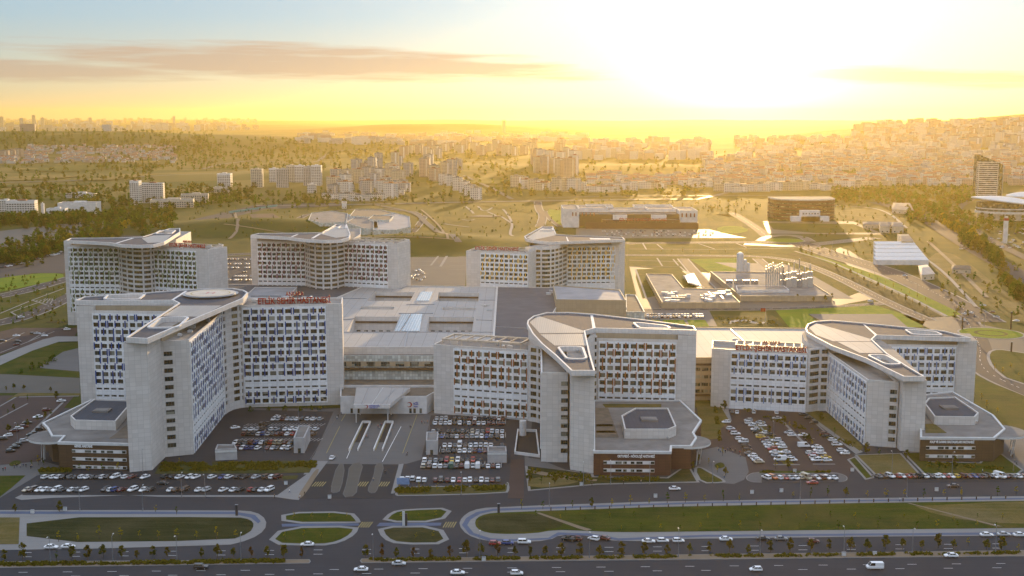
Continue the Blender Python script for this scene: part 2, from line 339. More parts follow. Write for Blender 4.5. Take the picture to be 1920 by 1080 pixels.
        uv.foreach_set('uv', fl)
        if smooth: me.polygons.foreach_set('use_smooth', [True] * len(s.f))
        me.update(); o = bpy.data.objects.new(name, me); COL.objects.link(o)
        if parent: o.parent = parent
        else: o.location = origin
        return o
def tag(o, label=None, cat=None, group=None, kind=None):
    if label: o['label'] = label
    if cat: o['category'] = cat
    if group: o['group'] = group
    if kind: o['kind'] = kind
    return o
def empty(name, loc, label, cat, group=None, rz=0):
    o = bpy.data.objects.new(name, None); COL.objects.link(o); o.location = loc; o.rotation_euler = (0, 0, rz); o.empty_display_size = 2
    return tag(o, label, cat, group)
def inst(me, name, parent, loc, rz=0, sc=None):
    o = bpy.data.objects.new(name, me); COL.objects.link(o)
    if parent: o.parent = parent
    o.location = loc; o.rotation_euler = (0, 0, rz)
    if sc: o.scale = sc
    return o
TEXTS = {}
def text_mesh(body, height, width=None, extrude=0.15, mat='sign_red'):
    c = bpy.data.curves.new('t', 'FONT'); c.body = body; c.size = height * 1.4; c.extrude = extrude; c.align_x = 'LEFT'; c.resolution_u = 2; c.offset = 0.035 * height
    o = bpy.data.objects.new('t', c); COL.objects.link(o); bpy.context.view_layer.update()
    me = bpy.data.meshes.new_from_object(o.evaluated_get(bpy.context.evaluated_depsgraph_get())); bpy.data.objects.remove(o)
    xs = [v.co.x for v in me.vertices]; x0, x1 = min(xs), max(xs); k = (width / (x1 - x0)) if width else 1
    for v in me.vertices: v.co = Vector(((v.co.x - x0) * k, -v.co.z, v.co.y))
    me.materials.clear(); me.materials.append(MATS[mat]); me.update(); return me
# ------------------------------------------------------------------ the ground
def make_ground():
    ys = [-1150, -500, 0]; y = 0
    while y < 26000:
        y += 25 if y < 1700 else max(25, y * 0.016); ys.append(min(y, 26000))
    nx = 240; mb = MB(); vs_ = []
    for y in ys:
        hw = 1500 + max(0, y) * 0.85
        for i in range(nx + 1):
            s = i / nx * 2 - 1; x = hw * (0.55 * s + 0.45 * s ** 3); vs_.append((x, y, TH(x, y)))
    me = bpy.data.meshes.new('ground'); fs = []
    for j in range(len(ys) - 1):
        for i in range(nx): a = j * (nx + 1) + i; fs.append((a, a + 1, a + nx + 2, a + nx + 1))
    me.from_pydata(vs_, [], fs); me.materials.append(MATS['ground_mat']); me.polygons.foreach_set('use_smooth', [True] * len(fs)); me.update()
    o = bpy.data.objects.new('ground', me); COL.objects.link(o); o['kind'] = 'structure'
make_ground()
def make_haze():
    mb = MB(); mb.prism([(-24500, -1250), (24500, -1250), (24500, 26300), (-24500, 26300)], -1.6, 260, 0, 0, True)
    m, t, b = nodemat('haze_mat'); t.nodes.remove(b); pv = t.nodes.new('ShaderNodeVolumePrincipled')
    pv.inputs['Color'].default_value = (0.66, 0.52, 0.20, 1); pv.inputs['Density'].default_value = HAZE_DENSITY; pv.inputs['Anisotropy'].default_value = 0.68
    lk(t, pv.outputs[0], t.nodes['Material Output'].inputs['Volume']); m.cycles.homogeneous_volume = True
    o = mb.build('haze', 'haze_mat'); o['kind'] = 'stuff'; o['label'] = 'golden evening haze filling the air over the city'; o['category'] = 'haze'
# ------------------------------------------------------------------ hospital towers
WM = {}
def window_mesh(wd, ht, mull=2):
    k = (round(wd, 2), round(ht, 2), mull)
    if k in WM: return WM[k]
    mb = MB(); mb.face([(-wd / 2, -.03, 0), (wd / 2, -.03, 0), (wd / 2, -.03, ht), (-wd / 2, -.03, ht)], 0)
    t = 0.05
    def fr(x0, x1, z0, z1): mb.face([(x0, -.08, z0), (x1, -.08, z0), (x1, -.08, z1), (x0, -.08, z1)], 1)
    fr(-wd / 2, wd / 2, 0, t); fr(-wd / 2, wd / 2, ht - t, ht); fr(-wd / 2, -wd / 2 + t, t, ht - t); fr(wd / 2 - t, wd / 2, t, ht - t)
    for i in range(1, mull):
        x = -wd / 2 + wd * i / mull; fr(x - t / 2, x + t / 2, t, ht - t)
    o = mb.build('window', ['glass', 'grey_metal']); me = o.data; bpy.data.objects.remove(o); WM[k] = me; return me
FM = {}
def fin_mesh(h, mat):
    k = (round(h, 2), mat)
    if k in FM: return FM[k]
    mb = MB(); mb.prism([(-.28, -.16), (.28, -.16), (.28, .02), (-.28, .02)], 0, h, 0, 0, True)
    o = mb.build('shading_fin', [mat]); me = o.data; bpy.data.objects.remove(o); FM[k] = me; return me
def nrm(P0, P1):
    d = Vector((P1[0] - P0[0], P1[1] - P0[1])); L = d.length; d /= L; return d, Vector((d.y, -d.x)), L
class Tower:
    def __init__(s, name, origin, label, fin, cat='hospital tower', group=None):
        s.o = origin; s.root = empty(name, origin, label, cat, group); s.win = []; s.fins = []; s.finmat = fin; s.rnd = random.Random(hash(label) % 1000 if False else len(label))
    def part(s, name, mb, mats, label=None):
        o = mb.build(name, mats, s.root, s.o)
        if label: o['label'] = label
        return o
    def facade(s, P0, P1, ztop, h, rows, ncols, pad=0.4, wf=0.74, hf=0.60, fins=True, panel='facade_panel', dep=0.35):
        d, n, L = nrm(P0, P1); cw = L / ncols; mb = MB(); ang = atan2(d.y, d.x)
        def P(u, z, q=0): return (P0[0] + d.x * u + n.x * q, P0[1] + d.y * u + n.y * q, z)
        def quad(u0, u1, z0, z1, q): 
            if u1 - u0 > 1e-4 and z1 - z0 > 1e-4: mb.face([P(u0, z0, q), P(u1, z0, q), P(u1, z1, q), P(u0, z1, q)], 0)
        zb = ztop - h * len(rows); D = dep
        quad(0, L, ztop, ztop + pad, D)
        for r, ch in enumerate(rows):
            z1 = ztop - r * h; z0 = z1 - h
            for c in range(ncols):
                u0, u1 = c * cw, (c + 1) * cw
                if ch == 'N': quad(u0, u1, z0, z1, D); continue
                ww, hh, zo = (cw * wf, h * hf, h * 0.20) if ch == 'S' else (cw * 0.74, h * 0.26, h * 0.30)
                uc = (u0 + u1) / 2; a, b = uc - ww / 2, uc + ww / 2; c0, c1 = z0 + zo, z0 + zo + hh
                quad(u0, u1, z0, c0, D); quad(u0, u1, c1, z1, D); quad(u0, a, c0, c1, D); quad(b, u1, c0, c1, D)
                mb.face([P(a, c0, 0), P(b, c0, 0), P(b, c0, D), P(a, c0, D)][::-1], 0); mb.face([P(a, c1, 0), P(b, c1, 0), P(b, c1, D), P(a, c1, D)], 0)
                mb.face([P(a, c0, 0), P(a, c1, 0), P(a, c1, D), P(a, c0, D)][::-1], 0); mb.face([P(b, c0, 0), P(b, c1, 0), P(b, c1, D), P(b, c0, D)], 0)
                s.win.append((P(uc, c0, 0.02), ang, window_mesh(ww, hh, 2 if ch == 'S' else 3)))
                if fins and ch == 'S' and (c * 5 + r * 3) % 7:
                    k = (-0.5, 0.0, 0.5)[(c // 2 + r * 2 + r // 3) % 3]
                    s.fins.append((P(uc + k * ww, z0 + h * (0.10 if r % 2 else 0.02), D), ang, fin_mesh(h * 0.98, s.finmat)))
        for u in [0, L] + [c * cw for c in range(2, ncols, 2)]:   # joint ribs
            mb.bar(P(max(.12, min(L - .12, u)), zb, D - .02), P(max(.12, min(L - .12, u)) + 0.001, zb, D + .14), 0.22, ztop - zb + pad)
        mb.face([P(0, ztop + pad, 0), P(0, ztop + pad, D), P(L, ztop + pad, D), P(L, ztop + pad, 0)][::-1], 0); mb.face([P(0, zb, 0), P(0, zb, D), P(L, zb, D), P(L, zb, 0)], 0)
        mb.face([P(0, zb, 0), P(0, zb, D), P(0, ztop + pad, D), P(0, ztop + pad, 0)][::-1], 0); mb.face([P(L, zb, 0), P(L, zb, D), P(L, ztop + pad, D), P(L, ztop + pad, 0)], 0)
        s.part(panel, mb, 'facade_white')
    def ribbon(s, pts, ztop, h, n, glass='glass_warm', pier=5.0, skip=True, zbase=0):
        """curved hub: spandrel bands with one recessed ribbon window per storey"""
        zb = ztop - h * n; sp = MB()
        def off(q):
            out = []
            for i in range(len(pts)):
                a = pts[max(0, i - 1)]; b = pts[min(len(pts) - 1, i + 1)]; d, nn, L = nrm(a, b); out.append((pts[i][0] + nn.x * q, pts[i][1] + nn.y * q))
            return out
        o1, o0, og = off(0.5), off(0.05), off(0.1)
        def band(z0, z1):
            for i in range(len(pts) - 1):
                a, b, c, d = o1[i], o1[i + 1], o0[i + 1], o0[i]
                sp.face([(*a, z0), (*b, z0), (*b, z1), (*a, z1)]); sp.face([(*a, z1), (*b, z1), (*c, z1), (*d, z1)]); sp.face([(*d, z0), (*c, z0), (*b, z0), (*a, z0)])
        for k in range(n):
            z1 = ztop - k * h; band(z1 - h * 0.24, z1); band(z1 - h - 0.0, z1 - h * 0.84)
            g = MB()
            for i in range(len(pts) - 1):
                a, b = og[i], og[i + 1]; g.face([(*a, z1 - h * .84), (*b, z1 - h * .84), (*b, z1 - h * .24), (*a, z1 - h * .24)], 0)
                L = hypot(b[0] - a[0], b[1] - a[1]); m = max(1, int(L / 1.3))
                for j in range(m):
                    t0 = j / m; x = a[0] + (b[0] - a[0]) * t0; y = a[1] + (b[1] - a[1]) * t0; d, nn, _ = nrm(a, b)
                    wq = 0.10
                    g.face([(x + nn.x * .08, y + nn.y * .08, z1 - h * .84), (x + d.x * wq + nn.x * .08, y + d.y * wq + nn.y * .08, z1 - h * .84), (x + d.x * wq + nn.x * .08, y + d.y * wq + nn.y * .08, z1 - h * .24), (x + nn.x * .08, y + nn.y * .08, z1 - h * .24)], 1)
            s.part('ribbon_window', g, [glass, 'grey_metal'])
        band(zbase, zb)
        acc = 0
        for i in range(len(pts) - 1):
            d, nn, L = nrm(pts[i], pts[i + 1]); acc += L
            if i == 0 or acc > pier:
                acc = 0; a = pts[i]; p = (a[0] + d.x * .6 + nn.x * .2, a[1] + d.y * .6 + nn.y * .2)
                sp.box(p[0], p[1], zbase, 1.2, .55, ztop - zbase, atan2(d.y, d.x))
        s.part('hub_wall', sp, 'sail_white')
    def wall(s, poly, z0, z1, roof='deck', parapet=1.1, mat='wall_panel', name='wall'):
        mb = MB(); mb.prism(poly, z0, z1, 0, 1)
        if parapet: mb.ring(poly, 0.5, z1, z1 + parapet, 0)
        return s.part(name, mb, [mat, roof])
    def sail(s, outer, zt, th, holes, panels, soffit='sail_white'):
        mb = MB(); mb.prism(outer, zt - th, zt, 0, 1, True, holes)
        r = s.part('roof', mb, ['sail_white', 'roof_slate'])
        e = MB(); e.ring(outer, 0.7, zt, zt + 0.55)
        for h in holes:
            hh = offset_poly(h, 1.0); e.prism(hh, zt, zt + 0.6, 0, 0, False, [h])
        ed = e.build('roof_edge', ['sail_white'], r, s.o)
        for i, (poly, m) in enumerate(panels):
            p = MB(); p.prism(poly, zt + 0.01, zt + 0.05 + 0.01 * i, 0, 0, False); q = p.build('roof_sheet', [m], r, s.o)
        return r
    def finish(s, nmax=100):
        cam_ = Vector((0, 0, CAM_H))
        for nm, lst in (('window', s.win), ('shading_fin', s.fins)):
            lst.sort(key=lambda t: (Vector(t[0]) - cam_).length)
            for p, a, me in lst[:nmax]: inst(me, nm, s.root, Vector(p) - Vector(s.o), a)
            rest = lst[nmax:]
            if rest:
                mb = MB(); mats = [x.name for x in rest[0][2].materials]
                for p, a, me in rest:
                    R = Matrix.Translation(p) @ Matrix.Rotation(a, 4, 'Z'); vs_ = [R @ v.co for v in me.vertices]
                    for pl in me.polygons: mb.face([vs_[i] for i in pl.vertices], pl.material_index)
                o = s.part(nm, mb, mats); o['kind'] = 'stuff'
def sign(name, label, P0, P1, z, body, h, top=None, mat='sign_red', frame=True, group=None):
    d, n, L = nrm(P0, P1); ang = atan2(d.y, d.x); r = empty(name, (P0[0], P0[1], z), label, 'sign', group, ang)
    inst(text_mesh(body, h, L, 0.2, mat), 'lettering', r, (0, 0, 0.5))
    if top:
        inst(text_mesh(top, h * 0.72, L * 0.25, 0.2, mat), 'lettering', r, (L * 0.38, 0, 0.9 + h * 1.15))
    if frame:
        mb = MB(); mb.box(L / 2, .35, 0.1, L, .12, .12); mb.box(L / 2, .35, h + .4, L, .12, .12)
        for i in range(int(L / 4) + 1): mb.box(i * 4 + .3, .5, -1, .14, .14, h + 1.6); mb.bar((i * 4 + .3, .5, h + .3), (i * 4 + .3, 2.4, -0.9), .1, .1)
        o = mb.build('support_frame', ['grey_metal'], r)
    return r
def rect(P0, P1, depth):
    d, n, L = nrm(P0, P1); return [P0, P1, (P1[0] - n.x * depth, P1[1] - n.y * depth), (P0[0] - n.x * depth, P0[1] - n.y * depth)]
def lerp(a, b, t): return (a[0] + (b[0] - a[0]) * t, a[1] + (b[1] - a[1]) * t)
def roof_plant(T, poly, z, n, seed, hmax=2.2):
    """air handling units and ducts standing on a roof: one part each"""
    r = random.Random(seed); xs = [p[0] for p in poly]; ys = [p[1] for p in poly]; c = 0
    cx, cy = sum(xs) / len(xs), sum(ys) / len(ys)
    while c < n:
        a, b = r.random(), r.random(); P = ccw(poly)
        q = lerp(lerp(P[0], P[1], a), lerp(P[3], P[2], a), b) if len(P) == 4 else (cx + (a - .5) * 10, cy + (b - .5) * 10)
        q = (cx + (q[0] - cx) * .8, cy + (q[1] - cy) * .8); mb = MB(); k = r.random(); hh = r.uniform(.9, hmax)
        if k < .6:
            l, w_ = r.uniform(1.5, 4), r.uniform(1.2, 2.2); mb.box(q[0], q[1], z, l, w_, hh); mb.box(q[0], q[1], z + hh, l * .7, w_ * .7, .25)
            T.part('air_handler', mb, ['white_metal'])
        elif k < .8:
            mb.tube((*q, z), (q[0], q[1], z + hh), .6, .6, 10); mb.tube((q[0], q[1], z + hh), (q[0], q[1], z + hh + .3), .8, .5, 10); T.part('exhaust_fan', mb, ['steel'])
        else:
            mb.box(q[0], q[1], z + .4, r.uniform(3, 7), .7, .6, r.choice((0, pi / 2))); T.part('duct', mb, ['steel'])
        c += 1
GT_ = 'hospital towers of the complex'
# ---------- blue tower (left front)
A = Tower('hospital_tower', (-150, 560, 0), 'tall blue-finned ward tower with round helipad, standing left of the emergency entrance', 'fin_blue', group=GT_)
lw = [(-211, 572), (-158, 568), (-158, 592), (-204, 596)]
A.wall(lw, 0, 51)
A.wall([(-211.2, 571.6), (-203, 571.2), (-198, 592), (-204.4, 596.4)], 0, 54.3, parapet=0, name='end_wall')
A.wall([(-203, 573.5), (-158, 570.5), (-158, 592), (-200, 594)], 51, 54.3, parapet=0, name='roof_storey', mat='clad_beige')
A.facade((-203.5, 571.15), (-160, 567.9), 50.5, 3.5, 'SSSSSSSSSSLLNN', 12)
fw = [(-157.5, 477), (-149.3, 480), (-149.3, 499), (-138.3, 503), (-141.5, 576), (-160.5, 576)]
A.wall(fw, 0, 49.5)
A.wall([(-157.7, 476.8), (-149.2, 479.9), (-149.6, 500), (-158, 505)], 0, 54.3, parapet=0, name='end_wall')
A.wall([(-159, 505), (-150, 503), (-146, 560), (-142, 575), (-160, 575)], 49.5, 54.3, parapet=0, name='roof_storey', mat='clad_beige')
A.facade((-138.35, 504), (-141.4, 573), 49.3, 3.5, 'SSSSSSSSSSLLSS', 17, wf=.68)
for k in range(12):
    A.win.append(((-146.6, 499.95, 44.2 - k * 3.65), atan2(4, 11), window_mesh(3.6, 1.9, 3)))
rw = [(-136, 587), (-85.5, 593), (-88, 614), (-137, 609)]
A.wall(rw, 0, 51)
A.facade((-134.5, 587.18), (-93.5, 592.05), 50.5, 3.5, 'SSSSSSSSSSLLSS', 10)
A.ribbon([(-141.4, 573), (-141.0, 578), (-139.4, 583), (-136.8, 586.3), (-134.6, 587.6)], 52.5, 3.5, 14)
A.wall([(-160, 575), (-141.8, 575), (-138, 586), (-136, 588), (-137, 608), (-158, 606)], 0, 54.3, parapet=0, name='core')
SA = GL([(140, 565), (159, 557.5), (225, 553), (275, 550), (350, 544.5), (400, 542), (437, 542), (457, 545.5), (465, 550), (456, 561), (277, 637), (236, 635), (335, 570), (324, 564.5), (175, 566)], 56)
holeA = round_poly(GL([(278, 616), (305, 597), (352, 596), (331, 615)], 56), 3.0)
holeA2 = round_poly(GL([(196, 562), (205, 554.5), (270, 553.5), (258, 562.5)], 56), 3.0)
A.sail(SA, 56, 1.7, [holeA, holeA2], [
    (GL([(284, 613), (240, 633), (276, 635), (330, 617), (348, 602), (414, 574), (340, 574)], 56)[0:0] or GL([(306, 592), (338, 573), (416, 573), (372, 594)], 56), 'roof_seam'),
    (GL([(259, 562.5), (263, 561), (275, 550.5), (272, 550.5)], 56), 'sail_white'), (GL([(320, 563), (325, 563), (352, 545.5), (347, 545.5)], 56), 'sail_white')])
mb = MB(); mb.bar((-128, 590.6, 51), (-93, 594.8, 51), .4, 3.4); mb.bar((-128, 590.2, 54.3), (-93, 594.4, 54.3), 1.0, .3); A.part('roof_screen', mb, 'wall_white')
# helipad
hp = empty('helipad', (*G(395, 554, 56), 56.2), 'round pale helipad with a letter H on the roof of the blue tower', 'helipad')
hx, hy = G(395, 554, 56); mb = MB(); R_ = 12.3
cir = lambda r, n=40: [(r * cos(2 * pi * i / n), r * sin(2 * pi * i / n)) for i in range(n)]
mb.prism(cir(R_), 0.2, 1.1, 0, 1); mb.build('landing_deck', ['grey_metal', 'helipad'], hp)
mb = MB(); mb.prism(cir(R_ * .8), 1.1, 1.115, 0, 0, False, [cir(R_ * .75)]); mb.build('painted_ring', ['paint_yellow'], hp)
mb = MB(); mb.box(-1.6, 0, 1.12, .8, 5, .02); mb.box(1.6, 0, 1.12, .8, 5, .02); mb.box(0, 0, 1.12, 2.4, .8, .02); mb.build('letter', ['sign_red'], hp)
mb = MB(); mb.prism(cir(R_ + 1.4), 0.75, 0.85, 0, 0, True, [cir(R_ + .02)]); mb.build('safety_net', ['grey_metal'], hp)
roof_plant(A, rw, 51.2, 9, 3); roof_plant(A, [(-149, 505), (-139, 505), (-142, 570), (-147, 570)], 49.7, 7, 4, 1.4)
# ---------- orange tower (centre front)
C = Tower('hospital_tower', (25, 550, 0), 'ward tower with rust orange fins and pointed grey roof, right of emergency entrance', 'fin_orange', group=GT_)
fw = [(12.3, 491.5), (23.5, 491), (24.2, 480.5), (33.6, 475.2), (35, 548), (41, 569), (14, 569)]
C.wall([(12.3, 491.5), (23.5, 491), (24.5, 560), (13.8, 560)], 0, 37.8)
C.wall([(24.2, 480.5), (33.6, 475.2), (35, 548), (38, 569), (24.6, 569)], 0, 41.3, parapet=0, name='end_wall')
for k in range(9): C.win.append(((22.1, 490.95, 33.2 - k * 3.62), 0, window_mesh(2.9, 1.9, 3)))
C.facade((13.9, 556), (12.45, 492.5), 37.5, 3.55, 'SSSSSSSSS', 15, wf=.66)
lw = [(-38.5, 575), (-28, 571.5), (7.5, 560), (14, 575), (-34, 592)]
C.wall([(-38.5, 575), (8, 560.5), (14, 578), (-33, 593)], 0, 33.6)
d0 = lerp((-38.5, 575), (8, 560.5), .215)
C.facade(d0, (7.6, 560.62), 33.0, 3.55, 'SSSSSLLSS', 10)
C.ribbon([(8, 560.4), (10, 559.3), (12, 558), (13.7, 555.8)], 37, 3.55, 10, glass='glass_warm')
C.wall([(40.5, 568), (88, 562.5), (90.5, 584), (42, 590)], 0, 38)
C.wall([(79.5, 563.2), (88.2, 562.2), (90.7, 584.2), (83, 586)], 0, 41.3, parapet=0, name='end_wall')
C.wall([(41, 570), (79.5, 565.3), (83, 584), (42, 588)], 38, 41.3, parapet=0, name='roof_storey', mat='clad_beige')
C.facade((42.0, 567.8), (79, 563.55), 37.3, 3.62, 'SSSSSSSLLN', 10)
C.ribbon([(35.1, 552), (36.2, 560), (38.2, 565.3), (40.8, 567.8)], 40.5, 3.6, 10)
C.wall([(14, 558), (35, 556), (40.5, 568), (42, 590), (25, 600), (12, 592), (8, 575)], 0, 41.3, parapet=0, name='core', mat='sail_white')
SCo = GL([(988, 609), (989, 602.5), (1000, 594), (1025, 587.5), (1065, 587), (1115, 590.5), (1190, 599), (1301, 613), (1306, 621), (1115, 617), (1097, 622), (1107, 667), (1116, 697), (1071, 697), (1041, 668), (1015, 646), (998, 627)], 43)
holeC = round_poly(GL([(1048, 652), (1090, 652), (1098, 674), (1065, 674)], 43), 3.0)
holeC2 = round_poly(GL([(1189, 606), (1248, 612), (1256, 617.5), (1200, 616)], 43), 3.0)
C.sail(SCo, 43, 1.7, [holeC, holeC2], [(GL([(993, 604), (1008, 593.5), (1012, 593), (1095, 620.5), (1096, 624), (1012, 625)], 43), 'roof_seam'), (GL([(1013, 627), (1097, 626), (1100, 648), (1040, 648)], 43), 'roof_seam'),
    (GL([(1111, 616), (1117, 616), (1112, 591.5), (1107, 591)], 43), 'sail_white')])
roof_plant(C, [(-34, 577), (5, 565), (10, 576), (-30, 588)], 33.8, 5, 5); roof_plant(C, GL([(1056, 676), (1090, 676), (1092, 664), (1060, 664)], 38), 41.4, 4, 6, .9)
mb = MB()   # pergola frame over the left wing roof
pq = [lerp((-36, 577), (4, 564.5), t) for t in (0.05, 1)]; pr = [lerp((-31, 590), (9, 577.5), t) for t in (0.05, 1)]
for a, b in ((pq[0], pq[1]), (pr[0], pr[1]), (pq[0], pr[0]), (pq[1], pr[1])): mb.bar((*a, 36.6), (*b, 36.6), .9, .8)
for t in (.14, .28, .42, .56, .70, .84): mb.bar((*lerp(pq[0], pq[1], t), 36.7), (*lerp(pr[0], pr[1], t), 36.7), .5, .6)
for t in (0, .25, .5, .75, 1): mb.box(*lerp(pq[0], pq[1], t), 33.6, .4, .4, 3.0); mb.box(*lerp(pr[0], pr[1], t), 33.6, .4, .4, 3.0)
C.part('roof_pergola', mb, 'pergola')
# ---------- light blue tower (right front)
Dt = Tower('hospital_tower', (165, 565, 0), 'lowest front ward tower with pale blue fins, far right beside the reddish car park', 'fin_lightblue', group=GT_)
Dt.wall([(157.5, 517), (170, 513.5), (174, 583), (156.5, 583)], 0, 28.8)
Dt.wall([(170.3, 508.5), (179.6, 506), (188, 583), (172.5, 583)], 0, 32.3, parapet=0, name='end_wall')
for k in range(7): Dt.win.append(((168.0, 513.9, 24.3 - k * 3.6), atan2(-3.5, 12.5), window_mesh(2.9, 1.9, 3)))
Dt.facade((156.7, 580), (157.4, 518), 28.4, 3.6, 'SSSSLLSS', 14, wf=.68)
Dt.wall([(100.3, 589), (109, 585.3), (145.5, 577), (150, 598), (104, 610)], 0, 29)
Dt.facade((109.2, 585.2), (145.3, 577.05), 28.6, 3.6, 'SSSLLSSN', 10)
Dt.ribbon([(145.6, 577.2), (148.5, 578.2), (152, 580.4), (156.3, 580.4)], 32, 3.6, 8)
Dt.wall([(187, 598.5), (236, 597), (240, 617), (190, 622)], 0, 29)
Dt.wall([(226.5, 597), (236.3, 596.7), (240.3, 617.3), (230, 619)], 0, 32.3, parapet=0, name='end_wall')
Dt.wall([(187, 600.5), (226.5, 599.4), (230, 617), (190, 620)], 29, 32.3, parapet=0, name='roof_storey', mat='clad_beige')
Dt.facade((188, 598.4), (226, 597.25), 28.6, 3.6, 'SSSSSLLN', 10)
Dt.wall([(150, 582), (157, 582), (188, 583), (188, 598), (190, 621), (176, 636), (160, 633), (152, 616), (149, 598)], 0, 32.3, parapet=0, name='core', mat='sail_white')
SD = GL([(1510, 617), (1514, 609), (1527, 604), (1559, 602), (1624, 607.5), (1689, 614), (1770, 622), (1820, 635), (1643.5, 630), (1635, 638), (1663, 664), (1702, 689), (1734, 708), (1694, 708), (1624, 674), (1559, 650), (1527, 633), (1512, 624)], 34)
holeD = round_poly(GL([(1628, 667), (1658, 667), (1688, 684), (1662, 684)], 34), 3.0); holeD2 = round_poly(GL([(1698, 619), (1752, 623), (1766, 629.5), (1712, 628)], 34), 3.0)
Dt.sail(SD, 34, 1.7, [holeD, holeD2], [(GL([(1517, 615), (1530, 606), (1634, 636), (1636, 640), (1562, 640), (1530, 628)], 34), 'roof_pale'), (GL([(1570, 641), (1637, 641), (1660, 662), (1612, 662)], 34), 'roof_pale'), (GL([(1640, 628), (1645, 628), (1622, 609), (1618, 608)], 34), 'sail_white')])
mb = MB()
pq = [(112, 587), (143, 579.5)]; pr = [(115, 600), (146, 592)]
for a, b in ((pq[0], pq[1]), (pr[0], pr[1]), (pq[0], pr[0]), (pq[1], pr[1])): mb.bar((*a, 31.3), (*b, 31.3), .8, .7)
for t in (.12, .25, .38, .5, .62, .75, .88): mb.bar((*lerp(pq[0], pq[1], t), 31.4), (*lerp(pr[0], pr[1], t), 31.4), .7, .5)
for t in (0, .5, 1): mb.box(*lerp(pq[0], pq[1], t), 29, .4, .4, 2.4); mb.box(*lerp(pr[0], pr[1], t), 29, .4, .4, 2.4)
Dt.part('roof_pergola', mb, 'pergola'); roof_plant(Dt, [(102, 591), (143, 580), (147, 594), (106, 606)], 29.1, 6, 9)
roof_plant(Dt, GL([(1640, 680), (1672, 680), (1660, 668), (1640, 668)], 32.3), 32.35, 3, 11, .9)
# ---------- the three rear towers
def rear(name, label, fin, zt, zs, pts, sailpx, holepx, lightpx, barpx, rowsL, rowsR, ncL, ncR, left_low, hub, back):
    """pts: px of wall line at height zt: left end, left facade start, left facade end, hub.., right facade start/end, right blank end, far corner"""
    L0, L1, L2, R1, R2, R3, R4 = GL(pts, zt); h = 3.25; L1 = lerp(L0, L2, max(.06, (pts[1][0] - pts[0][0]) / (pts[2][0] - pts[0][0]))); R2 = lerp(R1, R3, (pts[4][0] - pts[3][0]) / (pts[5][0] - pts[3][0]))
    T = Tower(name, (L2[0], L2[1] + 15, 0), label, fin, group=GT_)
    zl = zt if left_low else zt; 
    def wing(P0, P1, dep, z, full):
        pl = rect(P0, P1, dep); T.wall(pl, 0, z)
        return pl
    Z1 = zs - 1.7
    pl = wing(L0, L2, 22, zt, 0); T.facade(L1, L2, zt - .4, h, rowsL, ncL)
    pr = wing(R1, R3, 22, zt, 0); T.facade(R1, R2, zt - .4, h, rowsR, ncR)
    # end bays
    d, n, Ln = nrm(R1, R3); T.wall([R3, R4, (R4[0] - n.x * 4 - d.x * 6, R4[1] - n.y * 4 - d.y * 6), (R3[0] - d.x * 2 - n.x * 20, R3[1] - d.y * 2 - n.y * 20)], 0, zt + .6, name='end_wall')
    hp_ = smooth_poly([L2] + GL(hub, zt) + [R1], 2, False); T.ribbon(hp_, zs - 3.4, h, 12, zbase=5)
    T.wall(hp_ + [(R1[0] + 2, R1[1] + 20), (L2[0] - 2, L2[1] + 20)], 0, Z1, parapet=0, name='core', mat='sail_white')
    b = GL(back, zt); T.wall(b, 0, zt); 
    SO = GL(sailpx, zs); T.sail(SO, zs, 1.6, [round_poly(GL(holepx, zs), 2.5)], [(GL(lightpx, zs), 'roof_seam')] + [(GL(q, zs), 'sail_white') for q in barpx])
    T.low = pl if left_low else pr; T.high = pr if left_low else pl
    hi = T.high; P0, P1 = (R1, R3) if left_low else (L0, L2); d, n, Ln = nrm(P0, P1); e0, e1 = (lerp(P0, P1, .86), P1) if left_low else (P0, lerp(P0, P1, .12))
    T.wall(rect((e0[0] + n.x * .1, e0[1] + n.y * .1), (e1[0] + n.x * .1, e1[1] + n.y * .1), 20), 0, Z1, parapet=0, name='end_wall')
    i0 = (P0[0] - n.x * 2.5 + d.x * 2, P0[1] - n.y * 2.5 + d.y * 2); i1 = (P1[0] - n.x * 2.5 - d.x * 2, P1[1] - n.y * 2.5 - d.y * 2)
    T.wall(rect(i0, i1, 17), zt, Z1, parapet=0, name='roof_storey', mat='clad_beige')
    roof_plant(T, T.low, zt + .1, 8, len(label), 1.8)
    mb = MB(); Q = T.low; q0, q1, q2, q3 = [lerp(p, (sum(a[0] for a in Q) / 4, sum(a[1] for a in Q) / 4), .16) for p in Q]
    for a, b_ in ((q0, q1), (q1, q2), (q2, q3), (q3, q0)): mb.bar((*a, zt + 2), (*b_, zt + 2), .6, .5)
    for t in (.2, .35, .5, .65, .8): mb.bar((*lerp(q0, q1, t), zt + 2.05), (*lerp(q3, q2, t), zt + 2.05), .4, .4)
    for a in (q0, q1, q2, q3): mb.box(*a, zt, .4, .4, 2)
    T.part('roof_pergola', mb, 'pergola'); T.finish(); return T
B1 = rear('hospital_tower', 'rear ward tower with olive green fins at the far left, behind the blue tower', 'fin_green', 55, 61,
    [(120, 463), (127, 464), (222, 464), (288, 467), (368, 471), (390, 472), (418, 463)],
    [(123, 452), (133, 447.5), (230, 446.5), (267, 445), (318, 429.5), (338, 429), (338, 436), (308, 455), (288, 460), (262, 461), (228, 460), (205, 456)],
    [(292, 439), (302, 433), (328, 432.5), (320, 439)], [(277, 455.5), (266, 447), (288, 441.5), (322, 440.5), (306, 454.5)], [[(216, 456), (220, 456), (252, 446.5), (247, 446.5)]],
    'SSSSSSSSLSSSSS', 'SSSSSSSSLLNNNN', 10, 10, False, [(245, 468), (268, 469)], [(262, 458), (330, 452), (358, 437), (325, 436)])
